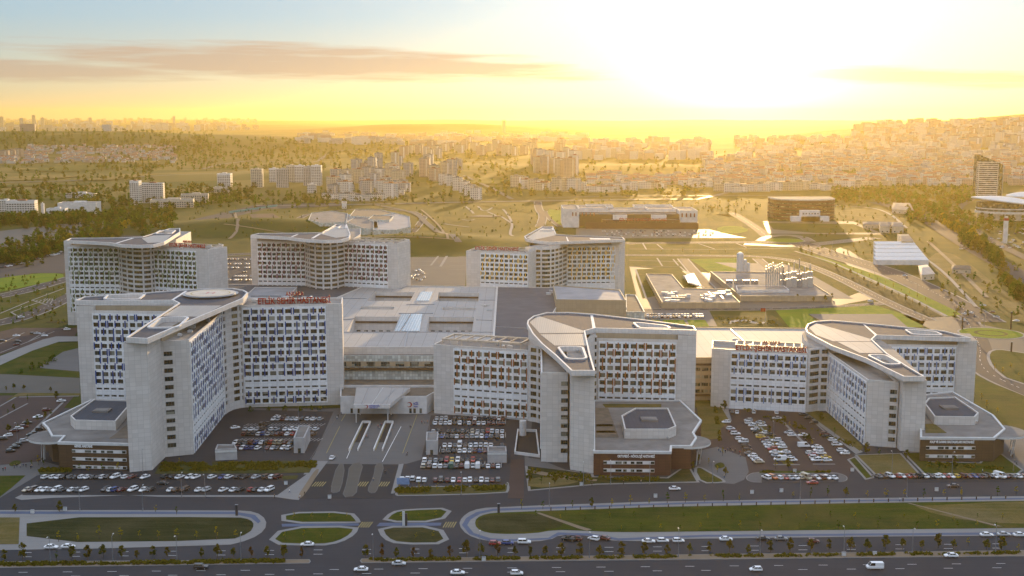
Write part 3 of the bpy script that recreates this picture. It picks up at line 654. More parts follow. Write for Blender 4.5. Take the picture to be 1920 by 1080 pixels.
B2 = rear('hospital_tower', 'middle rear ward tower with crimson fins, seen over the podium roof', 'fin_magenta', 55, 61,
    [(470, 454), (482, 455), (572, 455), (645, 456), (727, 459), (745, 460), (768, 453)],
    [(470, 442), (485, 438.5), (540, 438), (603, 437), (630, 421.5), (650, 421), (657, 440), (655, 446), (640, 451), (610, 452), (572, 450), (540, 446)],
    [(634, 429), (640, 424), (647, 424), (648, 429)], [(600, 438.5), (626, 424), (650, 423.5), (655, 443), (630, 446)], [[(583, 447), (588, 447), (602, 438.5), (598, 438)], [(545, 444), (549, 444), (560, 439.5), (556, 439.5)]],
    'SSSSSSSSLLNNNN', 'SSSSSSSSLLNNNN', 10, 10, False, [(592, 460), (622, 460)], [(655, 455), (676, 442), (676, 431), (652, 432)])
B3 = rear('hospital_tower', 'lower rear ward tower with yellow fins, behind the orange tower', 'fin_yellow', 46, 51,
    [(874, 473), (901, 481), (990, 477), (1064, 462), (1154, 461), (1160, 461), (1172, 458)],
    [(983, 444), (1016, 426), (1037, 425.5), (1043, 440), (1060, 441.5), (1120, 444), (1168, 446), (1172, 450), (1064, 454), (1030, 455), (1000, 452), (986, 449)],
    [(1014, 433), (1020, 428.5), (1034, 428.5), (1036, 433)], [(988, 446), (1014, 429), (1036, 428), (1042, 441), (1000, 450)], [[(1064, 452.5), (1067, 452.5), (1063, 444), (1061, 444)], [(1107, 449), (1145, 449), (1143, 447), (1105, 446.5)]],
    'SSSSSSLNNNN', 'SSSSSSSSLNNN', 10, 10, True, [(1000, 470), (1036, 471)], [(990, 470), (1000, 440), (1030, 440), (1045, 460)])
for T in (A, C, Dt): T.finish()
# roof signs
sign('rooftop_sign', 'red ETLİK ŞEHİR HASTANESİ letters on the roof edge of the blue tower', G(484, 574, 51.5), G(620, 570.5, 51.5), 52.0, 'ETLİK ŞEHİR HASTANESİ', 3.0, 'ANKARA')
sign('rooftop_sign', 'red ETLİK ŞEHİR HASTANESİ letters on the low wing of the pale blue tower', (111.5, 584.6), (145, 577.0), 29.6, 'ETLİK ŞEHİR HASTANESİ', 2.6, 'ANKARA')
a_, b_ = B1.low[0], B1.low[1]; sign('rooftop_sign', 'small dark red lettering on the roof of the rear green-finned tower', lerp(a_, b_, .3), lerp(a_, b_, .95), 57, 'ETLİK ŞEHİR HASTANESİ', 2.2, 'ANKARA')
a_, b_ = B3.low[0], B3.low[1]; sign('rooftop_sign', 'orange-red lettering on the roof of the rear yellow-finned tower', lerp(a_, b_, .15), lerp(a_, b_, .85), 48, 'ETLİK ŞEHİR HASTANESİ', 2.2)
# ------------------------------------------------------------------ site: roads, pavements, lawns (sheets laid one above the other)
def run_on(pts):
    """surveyed outlines that leave the surveyed strip carry straight on for another stretch"""
    out = []; n = len(pts)
    for i, (x, y) in enumerate(pts):
        if (x >= 1975 and y > 640) or (x <= -55 and y > 870):
            for q in (pts[i - 1], pts[(i + 1) % n]):
                if -55 < q[0] < 1975:
                    k = 420 / abs(x - q[0]); x, y = x + (x - q[0]) * k, y + (y - q[1]) * k; break
            else: x = x + (420 if x > 0 else -420)
        out.append((x, y))
    return out
def sheet(name, pts, mat, z, cat=None, smooth=0, world=False):
    if not world: pts = run_on(pts)
    p = pts if world else GL(pts)
    if smooth: p = smooth_poly(p, smooth)
    mb = MB(); mb.prism(p, z - 0.02, z); o = mb.build(name, [mat]); o['kind'] = 'structure'; return o
def island(name, pts, mat, z=0.16, kerb=1.6, smooth=2, kmat='sidewalk'):
    pts = run_on(pts); p = smooth_poly(GL(pts), smooth) if smooth else ccw(GL(pts))
    p = ccw(p); mb = MB(); mb.prism(p, 0, z); o = mb.build('pavement', [kmat]); o['kind'] = 'structure'
    mb = MB(); mb.prism(offset_poly(p, -kerb), z - .01, z + 0.03); o2 = mb.build(name, [mat]); o2['kind'] = 'structure'
def road(name, pts, wd, mat, z, smooth=2, world=False, terrain=False):
    p = pts if world else GL(pts)
    if smooth: p = smooth_poly(p, smooth, False)
    mb = MB(); mb.strip(p, wd, (lambda x, y: TH(x, y) + z) if terrain else z); o = mb.build(name, [mat]); o['kind'] = 'structure'; return o
def kroad(pts, wd, z, smooth=2, mat='asphalt', kmat='sidewalk', kw=1.6, dash=True):
    road('pavement', pts, wd + 2 * kw, kmat, z, smooth); road('road', pts, wd, mat, z + .03, smooth)
    if dash:
        p = smooth_poly(GL(pts), smooth, False); mb = MB(); acc = 0
        for a, b in zip(p[:-1], p[1:]):
            d, n, L = nrm(a, b); t = 0
            while t < L - 3: mb.strip([(a[0] + d.x * t, a[1] + d.y * t), (a[0] + d.x * (t + 3), a[1] + d.y * (t + 3))], .22, z + .06); t += 9
        if mb.f: mb.build('lane_marking', ['paint_white'])['kind'] = 'structure'
# --- foreground
sheet('road', [(-260, 1110), (2180, 1110), (2120, 903), (-160, 903)], 'asphalt', 0.04)
sheet('road_apron', [(-60, 905), (1990, 905), (1840, 765), (60, 765)], 'asphalt', 0.03)
def lane_dashes(y, x0, x1, n, ln=3.0):
    mb = MB()
    for i in range(n):
        px = x0 + (x1 - x0) * i / n; x, yy = G(px, y + (-0.009 * (px - 960) if y > 1000 else 0)); mb.box(x, yy, .045, ln, .16, .01)
    mb.build('lane_marking', ['paint_white'])['kind'] = 'structure'
for y, n in ((1065, 24), (1073, 22), (1028, 22), (1036, 22)): lane_dashes(y, -40, 1960, n)
# lawn strips with pavements between service road and avenue
def lawn_panel(pts, mat, kerb, smooth=2): island('lawn', pts, mat, .16, kerb, smooth)
sheet('pavement', [(-60, 957), (440, 957), (480, 960), (500, 975), (497, 995), (470, 1012), (420, 1025), (-60, 1033)], 'sidewalk', .12, smooth=1)
sheet('cycle_path', [(-60, 959.5), (440, 960), (478, 966), (489, 978), (484, 982), (470, 971), (440, 964.5), (-60, 964)], 'bluepath', .15)
sheet('lawn', [(50, 971), (445, 970), (470, 975), (477, 985), (468, 1000), (430, 1014), (50, 1018)], 'lawn_dark', .19, smooth=1)
sheet('lawn', [(-60, 971), (37, 971), (35, 1021), (-60, 1022)], 'lawn_dry', .19)
island('lawn', [(527, 961), (660, 959), (678, 978), (672, 981.5), (528, 982.5)], 'lawn', kerb=1.7, smooth=1)
island('lawn', [(529, 988), (674, 986), (668, 1002), (640, 1018), (600, 1025), (496, 1021)], 'lawn', kerb=1.9, smooth=1)
sheet('path', [(528, 982.6), (672, 981.6), (674, 986), (529, 988)], 'bluepath', .10)
island('lawn', [(712, 980), (732, 960), (760, 955), (853, 952), (828, 980)], 'lawn', kerb=1.7, smooth=1)
island('lawn', [(706, 987), (826, 986), (848, 1021), (745, 1022), (716, 1010)], 'lawn_dark', kerb=1.9, smooth=1)
sheet('path', [(712, 980.6), (828, 980.5), (826, 986), (706, 987)], 'bluepath', .10)
# right lawn
sheet('pavement', [(860, 985), (866, 970), (885, 957), (920, 951), (1320, 938), (1980, 930), (1990, 1004), (1320, 1009), (1160, 1017), (1105, 1005), (1050, 1003), (1030, 1014), (960, 1018), (905, 1014), (875, 1003)], 'sidewalk', .12, smooth=1)
sheet('cycle_path', [(866, 985), (874, 972), (893, 961), (925, 954.5), (1320, 941.5), (1980, 933.5), (1980, 936), (1320, 944.5), (925, 958.5), (900, 964), (882, 975), (876, 985), (888, 1000), (920, 1010), (960, 1012), (1028, 1009), (1046, 999), (1108, 1001), (1160, 1010), (1320, 1003.5), (1985, 998), (1985, 1002), (1320, 1007), (1160, 1014), (1105, 1005), (1050, 1003.5), (1030, 1012), (960, 1015.5), (915, 1014), (880, 1002)], 'bluepath', .15)
sheet('lawn', [(890, 985), (893, 972), (912, 964), (940, 961.5), (1320, 948), (1980, 939), (1985, 990), (1320, 997), (1160, 999), (1100, 996), (1040, 994), (1000, 1001), (930, 1002), (900, 996)], 'lawn', .19, smooth=1)
sheet('lawn_patch', [(895, 985), (897, 975), (915, 965), (1005, 963), (1060, 978), (1050, 990), (1000, 999), (930, 1000), (903, 995)], 'lawn_dark', .20, smooth=2)
sheet('lawn_patch', [(1700, 944), (1980, 941), (1985, 985), (1880, 985), (1760, 968)], 'lawn_dry', .20, smooth=1)
sheet('dirt_path', [(1003, 962), (1012, 962), (1090, 988), (1110, 994), (1100, 996), (1085, 992)], 'dirt', .21); sheet('dirt_path', [(1700, 944), (1706, 944), (1880, 988), (1868, 988)], 'dirt', .21)
# avenue medians
def median(x0, y0, x1, y1, hw0, hw1):
    island('median_strip', [(x0, y0 - hw0), (x1, y1 - hw1), (x1 + 3, y1), (x1, y1 + hw1), (x0, y0 + hw0), (x0 - 3, y0)], 'dirt', .16, .35, 0)
median(-60, 1060, 580, 1053, 6, 3.6); median(678, 1052, 1990, 1037, 4, 5.5)
# left front parking bay strips and its verge
sheet('pavement', [(28, 934), (40, 928), (520, 927), (560, 900), (590, 865), (615, 865), (560, 938), (548, 937), (515, 932), (300, 932), (240, 929), (100, 934), (40, 938)], 'sidewalk', .12)
sheet('car_park', [(85, 892), (575, 890), (520, 929), (42, 929)], 'asphalt_dark', .13)
sheet('planting', [(298, 872), (370, 866), (390, 868), (396, 888), (290, 889)], 'hedge', .16); sheet('planting', [(398, 866), (592, 864), (580, 887), (396, 888.5)], 'hedge', .17)
sheet('planting', [(528, 893), (560, 892), (556, 899), (530, 900)], 'hedge', .18); sheet('planting', [(70, 880), (135, 878), (135, 886), (75, 890)], 'hedge', .16)
sheet('lawn', [(-60, 893), (48, 892), (22, 915), (0, 932), (-60, 945)], 'lawn', .15)
sheet('plaza', [(-60, 878), (80, 865), (135, 880), (70, 892), (0, 934), (-8, 930), (40, 892), (-60, 893)], 'concrete', .12)
# left reddish car parks behind the low pavilion
sheet('car_park', [(-120, 742), (140, 742), (90, 800), (85, 850), (75, 866), (-120, 880)], 'asphalt_red', .10)
def lot_lines(a, b, n, ln, ang, z=.12):
    mb = MB(); A_, B_ = G(*a), G(*b)
    for i in range(n + 1):
        x, y = lerp(A_, B_, i / n); mb.box(x, y, z, ln, .13, .01, ang)
    mb.build('bay_marking', ['paint_white'])['kind'] = 'structure'
def kerbline(pts, w_=1.0, z=.2): road('kerb', pts, w_, 'sidewalk', z, 0)
kerbline([(-20, 795), (52, 757)]); kerbline([(48, 822), (118, 755)], 1.2); kerbline([(36, 745), (148, 743)], 1.4); kerbline([(-10, 768), (30, 745)])
sheet('lawn', [(10, 752), (35, 737), (150, 738), (150, 742), (36, 743)], 'lawn_dry', .17); sheet('lawn', [(15, 872), (25, 864), (38, 864), (40, 870), (24, 876)], 'lawn', .2, smooth=2)
# left roads and lawns further back
sheet('road', [(-120, 698), (150, 706), (150, 738), (-120, 736)], 'asphalt_pale', .08)
sheet('lawn', [(-60, 683), (95, 643), (150, 643), (150, 709), (-60, 698)], 'lawn', .11); sheet('plaza', [(72, 690), (118, 660), (150, 652), (150, 697)], 'concrete', .14)
sheet('pavement', [(-60, 698), (0, 668), (80, 637), (105, 631), (150, 631), (150, 640), (110, 641), (60, 658), (-20, 694)], 'sidewalk', .13)
sheet('car_park', [(-60, 640), (0, 622), (30, 615), (150, 615), (140, 630), (95, 635), (0, 665), (-60, 690)], 'asphalt_red', .10)
kerbline([(0, 645), (46, 624)], 1); kerbline([(0, 662), (102, 622)], 1); kerbline([(55, 640), (84, 623)], 1)
kroad([(-60, 616), (40, 598), (125, 558), (180, 535)], 15, .05); kroad([(-60, 566), (40, 548), (120, 524), (200, 505)], 15, .05)
sheet('lawn', [(-60, 530), (60, 513), (118, 512), (120, 522), (0, 548), (-60, 556)], 'lawn_bright', .07, smooth=1); sheet('lawn', [(-60, 572), (60, 549), (122, 537), (122, 552), (40, 592), (-60, 606)], 'lawn', .07)
for q in ([(0, 588), (60, 563), (120, 541)], [(20, 585), (38, 596)], [(60, 563), (88, 572)], [(22, 585), (70, 568)]): kerbline(q, 1.3, .12)
for k in range(5): road('path', [(66 + k * 7, 566 + 1.0 * k), (72 + k * 6.5, 562 + .3 * k), (80 + k * 6, 563.5), (86 + k * 4, 560)], .9, 'sidewalk', .13, 2)
sheet('lawn', [(66, 598), (122, 571), (122, 576), (76, 600)], 'lawn', .09); sheet('lawn', [(84, 606), (92, 601), (128, 601), (130, 606)], 'lawn_dark', .09, smooth=1)
sheet('road', [(-90, 535), (-90, 503), (60, 487), (130, 468), (240, 440), (480, 384), (640, 380), (640, 386), (500, 392), (330, 432), (205, 470), (125, 512), (60, 512), (0, 530)], 'asphalt', .05)
sheet('yard', [(-60, 440), (80, 424), (150, 417), (200, 413), (262, 416), (230, 428), (100, 452), (20, 478), (-60, 470)], 'asphalt_pale', .06)
# entrance court between blue and orange towers
sheet('forecourt', [(600, 768), (640, 765), (820, 765), (1000, 768), (990, 868), (750, 870), (720, 905), (590, 905), (605, 868), (430, 868), (420, 840), (470, 765)], 'concrete', .06)
sheet('car_park', [(436, 768), (625, 772), (590, 852), (580, 866), (385, 866)], 'asphalt', .09)
sheet('car_park', [(808, 779), (972, 779), (982, 800), (985, 912), (945, 915), (748, 915), (762, 870), (790, 862)], 'asphalt', .09)
for (a, b, n, ln, ang) in (((462, 797), (605, 797), 22, 5, 1.2), ((450, 825), (600, 825), 22, 5, 1.2), ((812, 791), (948, 791), 24, 9, pi / 2), ((803, 816), (948, 816), 24, 9, pi / 2), ((800, 843), (948, 843), 24, 9, pi / 2), ((790, 871), (940, 871), 24, 9, pi / 2)): lot_lines(a, b, n, ln, ang)
sheet('road', [(605, 870), (747, 871), (736, 935), (560, 935)], 'asphalt_dark', .08)
for q in ([(648, 870), (640, 920), (628, 926), (618, 922), (632, 870)], [(683, 866), (672, 905), (668, 930), (640, 934), (650, 905), (655, 870)], [(722, 870), (712, 905), (706, 924), (694, 926), (688, 918), (700, 895), (704, 868)]): island('traffic_island', q, 'asphalt_pale', .14, .35, 1, 'concrete')
mb = MB()
for x0, x1 in ((588, 612), (624, 642), (668, 692), (708, 734)):
    n = int((x1 - x0) / 4.6)
    for i in range(n): a = G(x0 + i * 4.6 + 1, 908); mb.box(a[0], a[1], .10, .4, 6, .01, -.12)
for x0, x1, y in ((676, 702, 984), (834, 860, 984), (950, 962, 913), (516, 540, 924)):
    for i in range(int((x1 - x0) / 4.6)): a = G(x0 + i * 4.6, y); mb.box(a[0], a[1], .06, .36, 6, .01, -.15)
mb.build('zebra_crossing', ['paint_yellow'])['kind'] = 'structure'
for q in ([(612, 850), (637, 800)], [(755, 850), (783, 775)], [(640, 790), (652, 770)]): road('lane_marking', q, .3, 'paint_yellow', .10, 0)
for q in ([(581, 862), (638, 772)], [(803, 868), (805, 786)], [(650, 860), (676, 800)], [(717, 866), (752, 800)]): road('lane_marking', q, .22, 'dark_metal' if q[0][0] in (581, 803) else 'paint_white', .10, 0)
island('planting', [(738, 912), (945, 912), (953, 902), (956, 918), (950, 926), (746, 931), (740, 928)], 'hedge', .17, 1.0, 1)
sheet('pavement', [(748, 871), (757, 870), (746, 912), (738, 926), (733, 926)], 'sidewalk', .14)
sheet('road', [(958, 862), (983, 862), (982, 935), (952, 935)], 'asphalt_red', .11)
# verge and lawn before the orange tower
island('lawn', [(984, 872), (1112, 888), (1114, 894), (1250, 896), (1290, 870), (1312, 905), (1200, 907), (1120, 909), (990, 921)], 'lawn_dark', .16, 1.1, 0)
sheet('dirt_path', [(988, 880), (1060, 893), (1120, 900), (1118, 903), (1055, 899), (988, 886)], 'dirt', .21); sheet('lawn_patch', [(990, 895), (1070, 898), (1090, 906), (990, 918)], 'lawn_dry', .205, smooth=1)
sheet('plaza', [(984, 858), (1012, 862), (1066, 884), (984, 874)], 'concrete', .22)
sheet('roof_garden_plot', [(1305, 757), (1340, 757), (1352, 822), (1318, 826)], 'lawn_dry', .12)
# court of the pale blue tower
sheet('car_park', [(1350, 766), (1502, 766), (1605, 862), (1600, 878), (1590, 897), (1392, 897), (1402, 880), (1330, 875), (1310, 858), (1335, 820)], 'asphalt_red', .08)
sheet('pavement', [(1345, 760), (1505, 762), (1560, 800), (1618, 848), (1605, 852), (1498, 768), (1366, 768), (1372, 790), (1362, 792)], 'sidewalk', .12)
sheet('lawn', [(1338, 756), (1348, 757), (1368, 790), (1360, 797), (1318, 830), (1310, 800)], 'lawn_dry', .14); sheet('lawn', [(1372, 757), (1505, 764), (1560, 778), (1618, 838), (1612, 846), (1500, 766), (1372, 765)], 'lawn_dry', .15)
for q in ([(1408, 795), (1430, 795), (1490, 872), (1470, 872)], ): sheet('planting', q, 'lawn_dry', .12)
kerbline([(1465, 788), (1510, 834)], 1.3); kerbline([(1420, 792), (1455, 840)], .9); kerbline([(1450, 872), (1500, 872)], 1.1); kerbline([(1524, 871), (1566, 871)], 1.1); kerbline([(1530, 795), (1552, 815)], .9)
sheet('plaza', [(1290, 850), (1345, 838), (1398, 858), (1404, 885), (1395, 900), (1376, 908), (1338, 905), (1300, 880)], 'concrete', .10)
island('lawn', [(1298, 880), (1312, 874), (1340, 890), (1362, 902), (1358, 906), (1312, 907)], 'lawn', .18, 1.2, 1); sheet('lawn', [(1339, 873), (1346, 868), (1356, 868), (1360, 875), (1352, 879), (1342, 878)], 'lawn', .19, smooth=2)
island('traffic_island', [(1398, 892), (1420, 884), (1560, 884), (1588, 892), (1590, 901), (1575, 905), (1420, 906), (1400, 902)], 'concrete', .15, .4, 2); sheet('lawn', [(1424, 884), (1556, 883.5), (1557, 887), (1424, 888)], 'lawn', .2)
sheet('parking_bay', [(1428, 890), (1572, 890), (1572, 906), (1428, 906)], 'asphalt', .2)
island('lawn', [(1588, 862), (1604, 856), (1640, 896), (1622, 900)], 'lawn', .16, 1, 0); island('lawn', [(1602, 853), (1690, 850), (1726, 889), (1640, 891)], 'lawn_dry', .15, 1, 0)
island('lawn', [(1692, 849), (1736, 848), (1745, 866), (1836, 868), (1850, 852), (1880, 852), (1920, 882), (1910, 889), (1732, 890)], 'lawn', .15, 1, 0)
sheet('parking_bay', [(1690, 891), (1990, 888), (1995, 903), (1700, 905)], 'asphalt_dark', .10)
sheet('plaza', [(1845, 818), (1990, 815), (1995, 886), (1920, 886), (1875, 850), (1850, 850)], 'concrete', .07)
# slopes right of the pale blue tower
sheet('lawn', [(1815, 700), (1830, 706), (1990, 770), (1990, 850), (1915, 820), (1880, 790), (1790, 735), (1790, 700)], 'lawn', .06)
kroad([(1812, 600), (1840, 650), (1835, 680), (1860, 706), (1990, 760)], 14, .05)
island('lawn', [(1848, 668), (1856, 656), (1885, 655), (1990, 672), (1990, 745), (1890, 715), (1858, 690)], 'lawn', .16, 1.8, 1)
# roundabout right
def disc_island(cx, cy, rx, mat):
    x, y = G(cx, cy); r_ = G(cx + rx, cy)[0] - x; pts = [(x + r_ * cos(a * pi / 20), y + r_ * sin(a * pi / 20)) for a in range(40)]
    mb = MB(); mb.prism(pts, 0, .16); mb.build('roundabout_kerb', ['sidewalk'])['kind'] = 'structure'
    mb = MB(); mb.prism(offset_poly(pts, -1.5), .15, .2); mb.build('roundabout_lawn', [mat])['kind'] = 'structure'
    return x, y, r_
sheet('road', [(1640, 500), (1720, 570), (1800, 600), (1990, 640), (1990, 680), (1860, 660), (1800, 645), (1730, 610), (1690, 590), (1560, 470), (1580, 462)], 'asphalt_pale', .07, smooth=1)
rx_, ry_, rr_ = disc_island(1858, 625, 60, 'lawn_bright')
mb = MB(); mb.prism([(rx_ + rr_ * .5 * cos(a * pi / 20), ry_ + rr_ * .5 * sin(a * pi / 20)) for a in range(40)], .2, .23, 0, 0, False, [[(rx_ + rr_ * .40 * cos(a * pi / 20), ry_ + rr_ * .40 * sin(a * pi / 20)) for a in range(40)]]); mb.build('flower_bed', ['hedge'])['kind'] = 'structure'
sheet('plaza', [(1516, 589), (1672, 589), (1702, 613), (1560, 614)], 'concrete', .09)
sheet('lawn', [(1454, 582), (1640, 572), (1735, 602), (1728, 613), (1700, 614), (1670, 590), (1516, 589), (1540, 614), (1480, 614)], 'lawn_bright', .07)
kroad([(1100, 478), (1290, 479), (1470, 481), (1560, 514), (1649, 560), (1712, 589), (1742, 601)], 9, .10); kroad([(1700, 560), (1640, 572), (1450, 580), (1200, 581)], 8, .05)
sheet('lawn', [(1180, 468), (1500, 464), (1520, 482), (1470, 476), (1180, 475)], 'lawn', .08)
sheet('lawn', [(1560, 488), (1649, 517), (1715, 546), (1790, 582), (1802, 590), (1775, 594), (1715, 564), (1649, 533), (1560, 495), (1500, 472)], 'lawn_bright', .17)
sheet('lawn', [(1490, 474), (1560, 496), (1649, 535), (1715, 566), (1769, 594), (1742, 595), (1700, 577), (1649, 553), (1560, 507), (1475, 476)], 'lawn_dark', .18)
road('path', [(1490, 471), (1560, 492), (1649, 531.5), (1715, 562), (1775, 593)], 2.6, 'sidewalk', .21, 0)
sheet('lawn', [(1335, 487), (1470, 485), (1545, 500), (1620, 545), (1590, 556), (1440, 500), (1350, 500)], 'lawn', .07); sheet('lawn', [(1293, 486), (1385, 484), (1402, 511), (1330, 511)], 'lawn_bright', .08)
sheet('lawn', [(1175, 480), (1275, 482), (1280, 498), (1180, 500)], 'lawn', .08); sheet('lawn', [(1194, 505), (1270, 502), (1318, 536), (1205, 560), (1192, 520)], 'lawn', .08)
for q in ([(1180, 488), (1278, 491)], [(1232, 484), (1242, 499)], [(1262, 486), (1272, 498)], [(1180, 500), (1275, 500), (1320, 540)], [(1192, 505), (1212, 560)], [(1180, 467), (1320, 468), (1460, 466), (1510, 464)], [(1205, 456), (1212, 468)], [(1232, 458), (1243, 467)], [(1310, 457), (1340, 467)], [(1380, 456), (1400, 464)]): kerbline(q, 1.6, .13)
kroad([(1280, 485), (1310, 520), (1350, 560)], 9, .09, dash=False); kroad([(1420, 485), (1450, 510), (1500, 540)], 8, .09, dash=False)
sheet('yard', [(1180, 500), (1200, 580), (1560, 575), (1640, 560), (1540, 520), (1400, 505), (1330, 512)], 'asphalt_pale', .045)
sheet('yard', [(1340, 492), (1395, 508), (1560, 560), (1600, 560), (1520, 515), (1470, 495)], 'concrete', .10)
sheet('car_park', [(1190, 583), (1330, 583), (1345, 612), (1200, 612)], 'concrete', .05)
for q in ([(1212, 600), (1236, 600), (1240, 612), (1215, 612)], [(1242, 600), (1282, 600), (1290, 613), (1250, 613)], [(1288, 600), (1322, 600), (1330, 612), (1294, 613)]): sheet('lawn', q, 'lawn_bright', .08)
sheet('garden', [(1335, 590), (1450, 592), (1470, 612), (1350, 612)], 'hedge', .07); sheet('garden_path', [(1365, 606), (1372, 600), (1400, 599), (1420, 605), (1436, 603), (1434, 607), (1418, 608), (1398, 603), (1376, 604), (1370, 608)], 'sidewalk', .10, smooth=1)
# avenue and car parks behind the rear towers
kroad([(330, 487), (430, 476), (780, 467), (1000, 460), (1180, 456), (1400, 454), (1520, 455)], 16, .05); 
sheet('car_park', [(418, 482), (474, 480), (472, 540), (418, 530)], 'asphalt', .07); sheet('car_park', [(765, 475), (876, 473), (872, 540), (765, 540)], 'asphalt_pale', .07)
sheet('lawn', [(768, 463), (818, 462), (832, 466), (826, 474), (768, 475)], 'lawn_bright', .08, smooth=1); sheet('lawn', [(842, 464), (870, 462), (872, 470), (838, 474)], 'lawn', .08)
for x in range(5):
    kerbline([(770, 482 + x * 8), (812 - x * 2, 482 + x * 8)], .8, .1); kerbline([(845 - x, 482 + x * 8), (874, 482 + x * 8)], .8, .1)
kerbline([(808, 498), (822, 480)], 2); kerbline([(826, 500), (838, 480)], 2.6)
sheet('car_park', [(1080, 428), (1330, 430), (1370, 440), (1400, 446), (1080, 447)], 'asphalt_pale', .07)
kroad([(1322, 374), (1372, 398), (1420, 428), (1440, 445)], 11, .07, 2, 'asphalt', 'asphalt'); kroad([(1395, 458), (1430, 459), (1470, 462), (1530, 458), (1640, 446)], 18, .10, 2, 'asphalt_pale'); kroad([(1426, 452), (1436, 444), (1470, 440), (1505, 444), (1520, 453)], 10, .14, 2, 'asphalt_pale', dash=False)
for q in ([(1330, 400), (1400, 402), (1440, 420), (1400, 412)], [(1310, 388), (1350, 392), (1385, 415), (1330, 414)], [(1440, 418), (1600, 420), (1640, 436), (1530, 437), (1450, 430)]): sheet('lawn', q, 'lawn', .06)
disc_island(1471, 451, 38, 'lawn_bright'); sheet('lawn', [(1345, 425), (1385, 423), (1408, 432), (1380, 439), (1345, 436)], 'lawn_bright', .1, smooth=1)
sheet('yard', [(1430, 415), (1600, 415), (1660, 440), (1440, 438)], 'asphalt_pale', .05); sheet('lawn', [(1560, 395), (1640, 390), (1690, 400), (1700, 420), (1600, 418)], 'lawn_dry', .06, smooth=1)
kroad([(1012, 425), (1020, 405), (1010, 393), (1008, 378)], 10, .06, dash=False); kroad([(1050, 425), (1030, 410), (1022, 396)], 5, .05, dash=False)
# park hill behind
def tpath(pts, w_): road('park_path', [GT(*p)[:2] for p in pts], w_, 'sidewalk', .35, 2, True, True)
for q in ([(872, 387), (884, 396), (888, 402)], [(896, 388), (904, 396), (914, 397), (924, 390)], [(914, 398), (930, 405)], [(934, 385), (950, 400), (962, 420), (955, 440), (962, 444)], [(958, 418), (940, 408)], [(833, 420), (845, 424), (880, 428)], [(866, 412), (880, 414), (890, 412)]): tpath(q, 3.5)
x_, y_, _ = GT(905, 405); mb = MB()
mb.prism([(x_ - 22, y_ - 22), (x_ + 12, y_ - 30), (x_ + 30, y_ - 8), (x_ - 4, y_ + 6)], lambda a, b: TH(a, b) - 1, lambda a, b: TH(a, b) + .5); mb.build('plaza', ['clad_brown'])['kind'] = 'structure'
# distant roads and rail draped over the terrain
def tro(pts, w_, mat='asphalt_pale'): road('road' if 'field' not in mat else 'field', [GT(*p)[:2] for p in pts], w_, mat, 1.6 if pts[0][1] < 365 else .6, 2, True, True)
tro([(480, 388), (700, 384), (900, 380), (1100, 377), (1300, 374)], 22); tro([(1020, 372), (1300, 368), (1500, 366)], 10); tro([(-20, 345), (150, 340), (330, 330), (480, 322)], 16); tro([(380, 318), (420, 308), (480, 300), (590, 310), (610, 290), (640, 281), (800, 280)], 12)
tro([(870, 330), (900, 345), (935, 362), (960, 375)], 9); tro([(1300, 376), (1370, 362), (1390, 350)], 12); tro([(1640, 380), (1720, 400), (1790, 450), (1990, 560)], 22, 'asphalt'); tro([(1830, 370), (1780, 400), (1850, 450), (1990, 520)], 12, 'asphalt')
tro([(0, 287), (150, 297), (280, 290), (420, 270)], 8)

kroad([(1500, 456), (1560, 478), (1649, 503), (1693, 521), (1760, 552), (1806, 579), (1850, 604)], 25, .13, 2, 'asphalt')
sheet('field', [(1760, 470), (1800, 480), (1900, 560), (1990, 610), (1990, 640), (1860, 580), (1770, 520), (1735, 490)], 'lawn_dry', .05, smooth=1)
tro([(-20, 338), (60, 335), (118, 331)], 150, 'field_dry'); tro([(172, 339), (225, 334), (268, 328)], 90, 'field_dry'); tro([(70, 322), (160, 316), (230, 308)], 190, 'field_green'); tro([(210, 305), (300, 304)], 110, 'field_dry'); tro([(-20, 352), (60, 349), (170, 347)], 60, 'field_green')
tro([(700, 384), (780, 400), (800, 420), (860, 455)], 8); tro([(860, 300), (960, 318), (1000, 345)], 30, 'field_green'); tro([(880, 345), (960, 340)], 120, 'field_green')
for q, m in (([(1100, 450), (1180, 458), (1180, 466), (1100, 462)], 'lawn'), ([(1190, 457), (1320, 457), (1420, 461), (1320, 464), (1190, 465)], 'lawn'), ([(1000, 400), (1012, 390), (1008, 380), (900, 385), (960, 395)], 'lawn'), ([(1030, 392), (1052, 395), (1050, 415), (1070, 425), (1040, 420), (1024, 402)], 'lawn_bright'), ([(1320, 445), (1395, 446), (1390, 452), (1200, 452)], 'lawn'), ([(560, 470), (780, 462), (780, 466), (560, 476)], 'lawn_bright'), ([(1560, 470), (1640, 465), (1660, 500), (1630, 497)], 'lawn')): sheet('lawn', q, m, .055)

sheet('planting', [(556, 934), (575, 905), (592, 880), (600, 880), (585, 908), (566, 935)], 'dirt', .15, smooth=1)
tro([(420, 425), (520, 436), (600, 446), (700, 450), (850, 452)], 3, 'dirt'); tro([(790, 395), (830, 430), (840, 450)], 3, 'dirt'); tro([(440, 400), (450, 425), (430, 450)], 4, 'dirt'); tro([(1500, 385), (1600, 388), (1660, 395), (1700, 430)], 4, 'sidewalk'); tro([(1740, 455), (1800, 510), (1850, 560)], 4, 'dirt'); tro([(1690, 462), (1760, 500), (1830, 580)], 3, 'sidewalk')
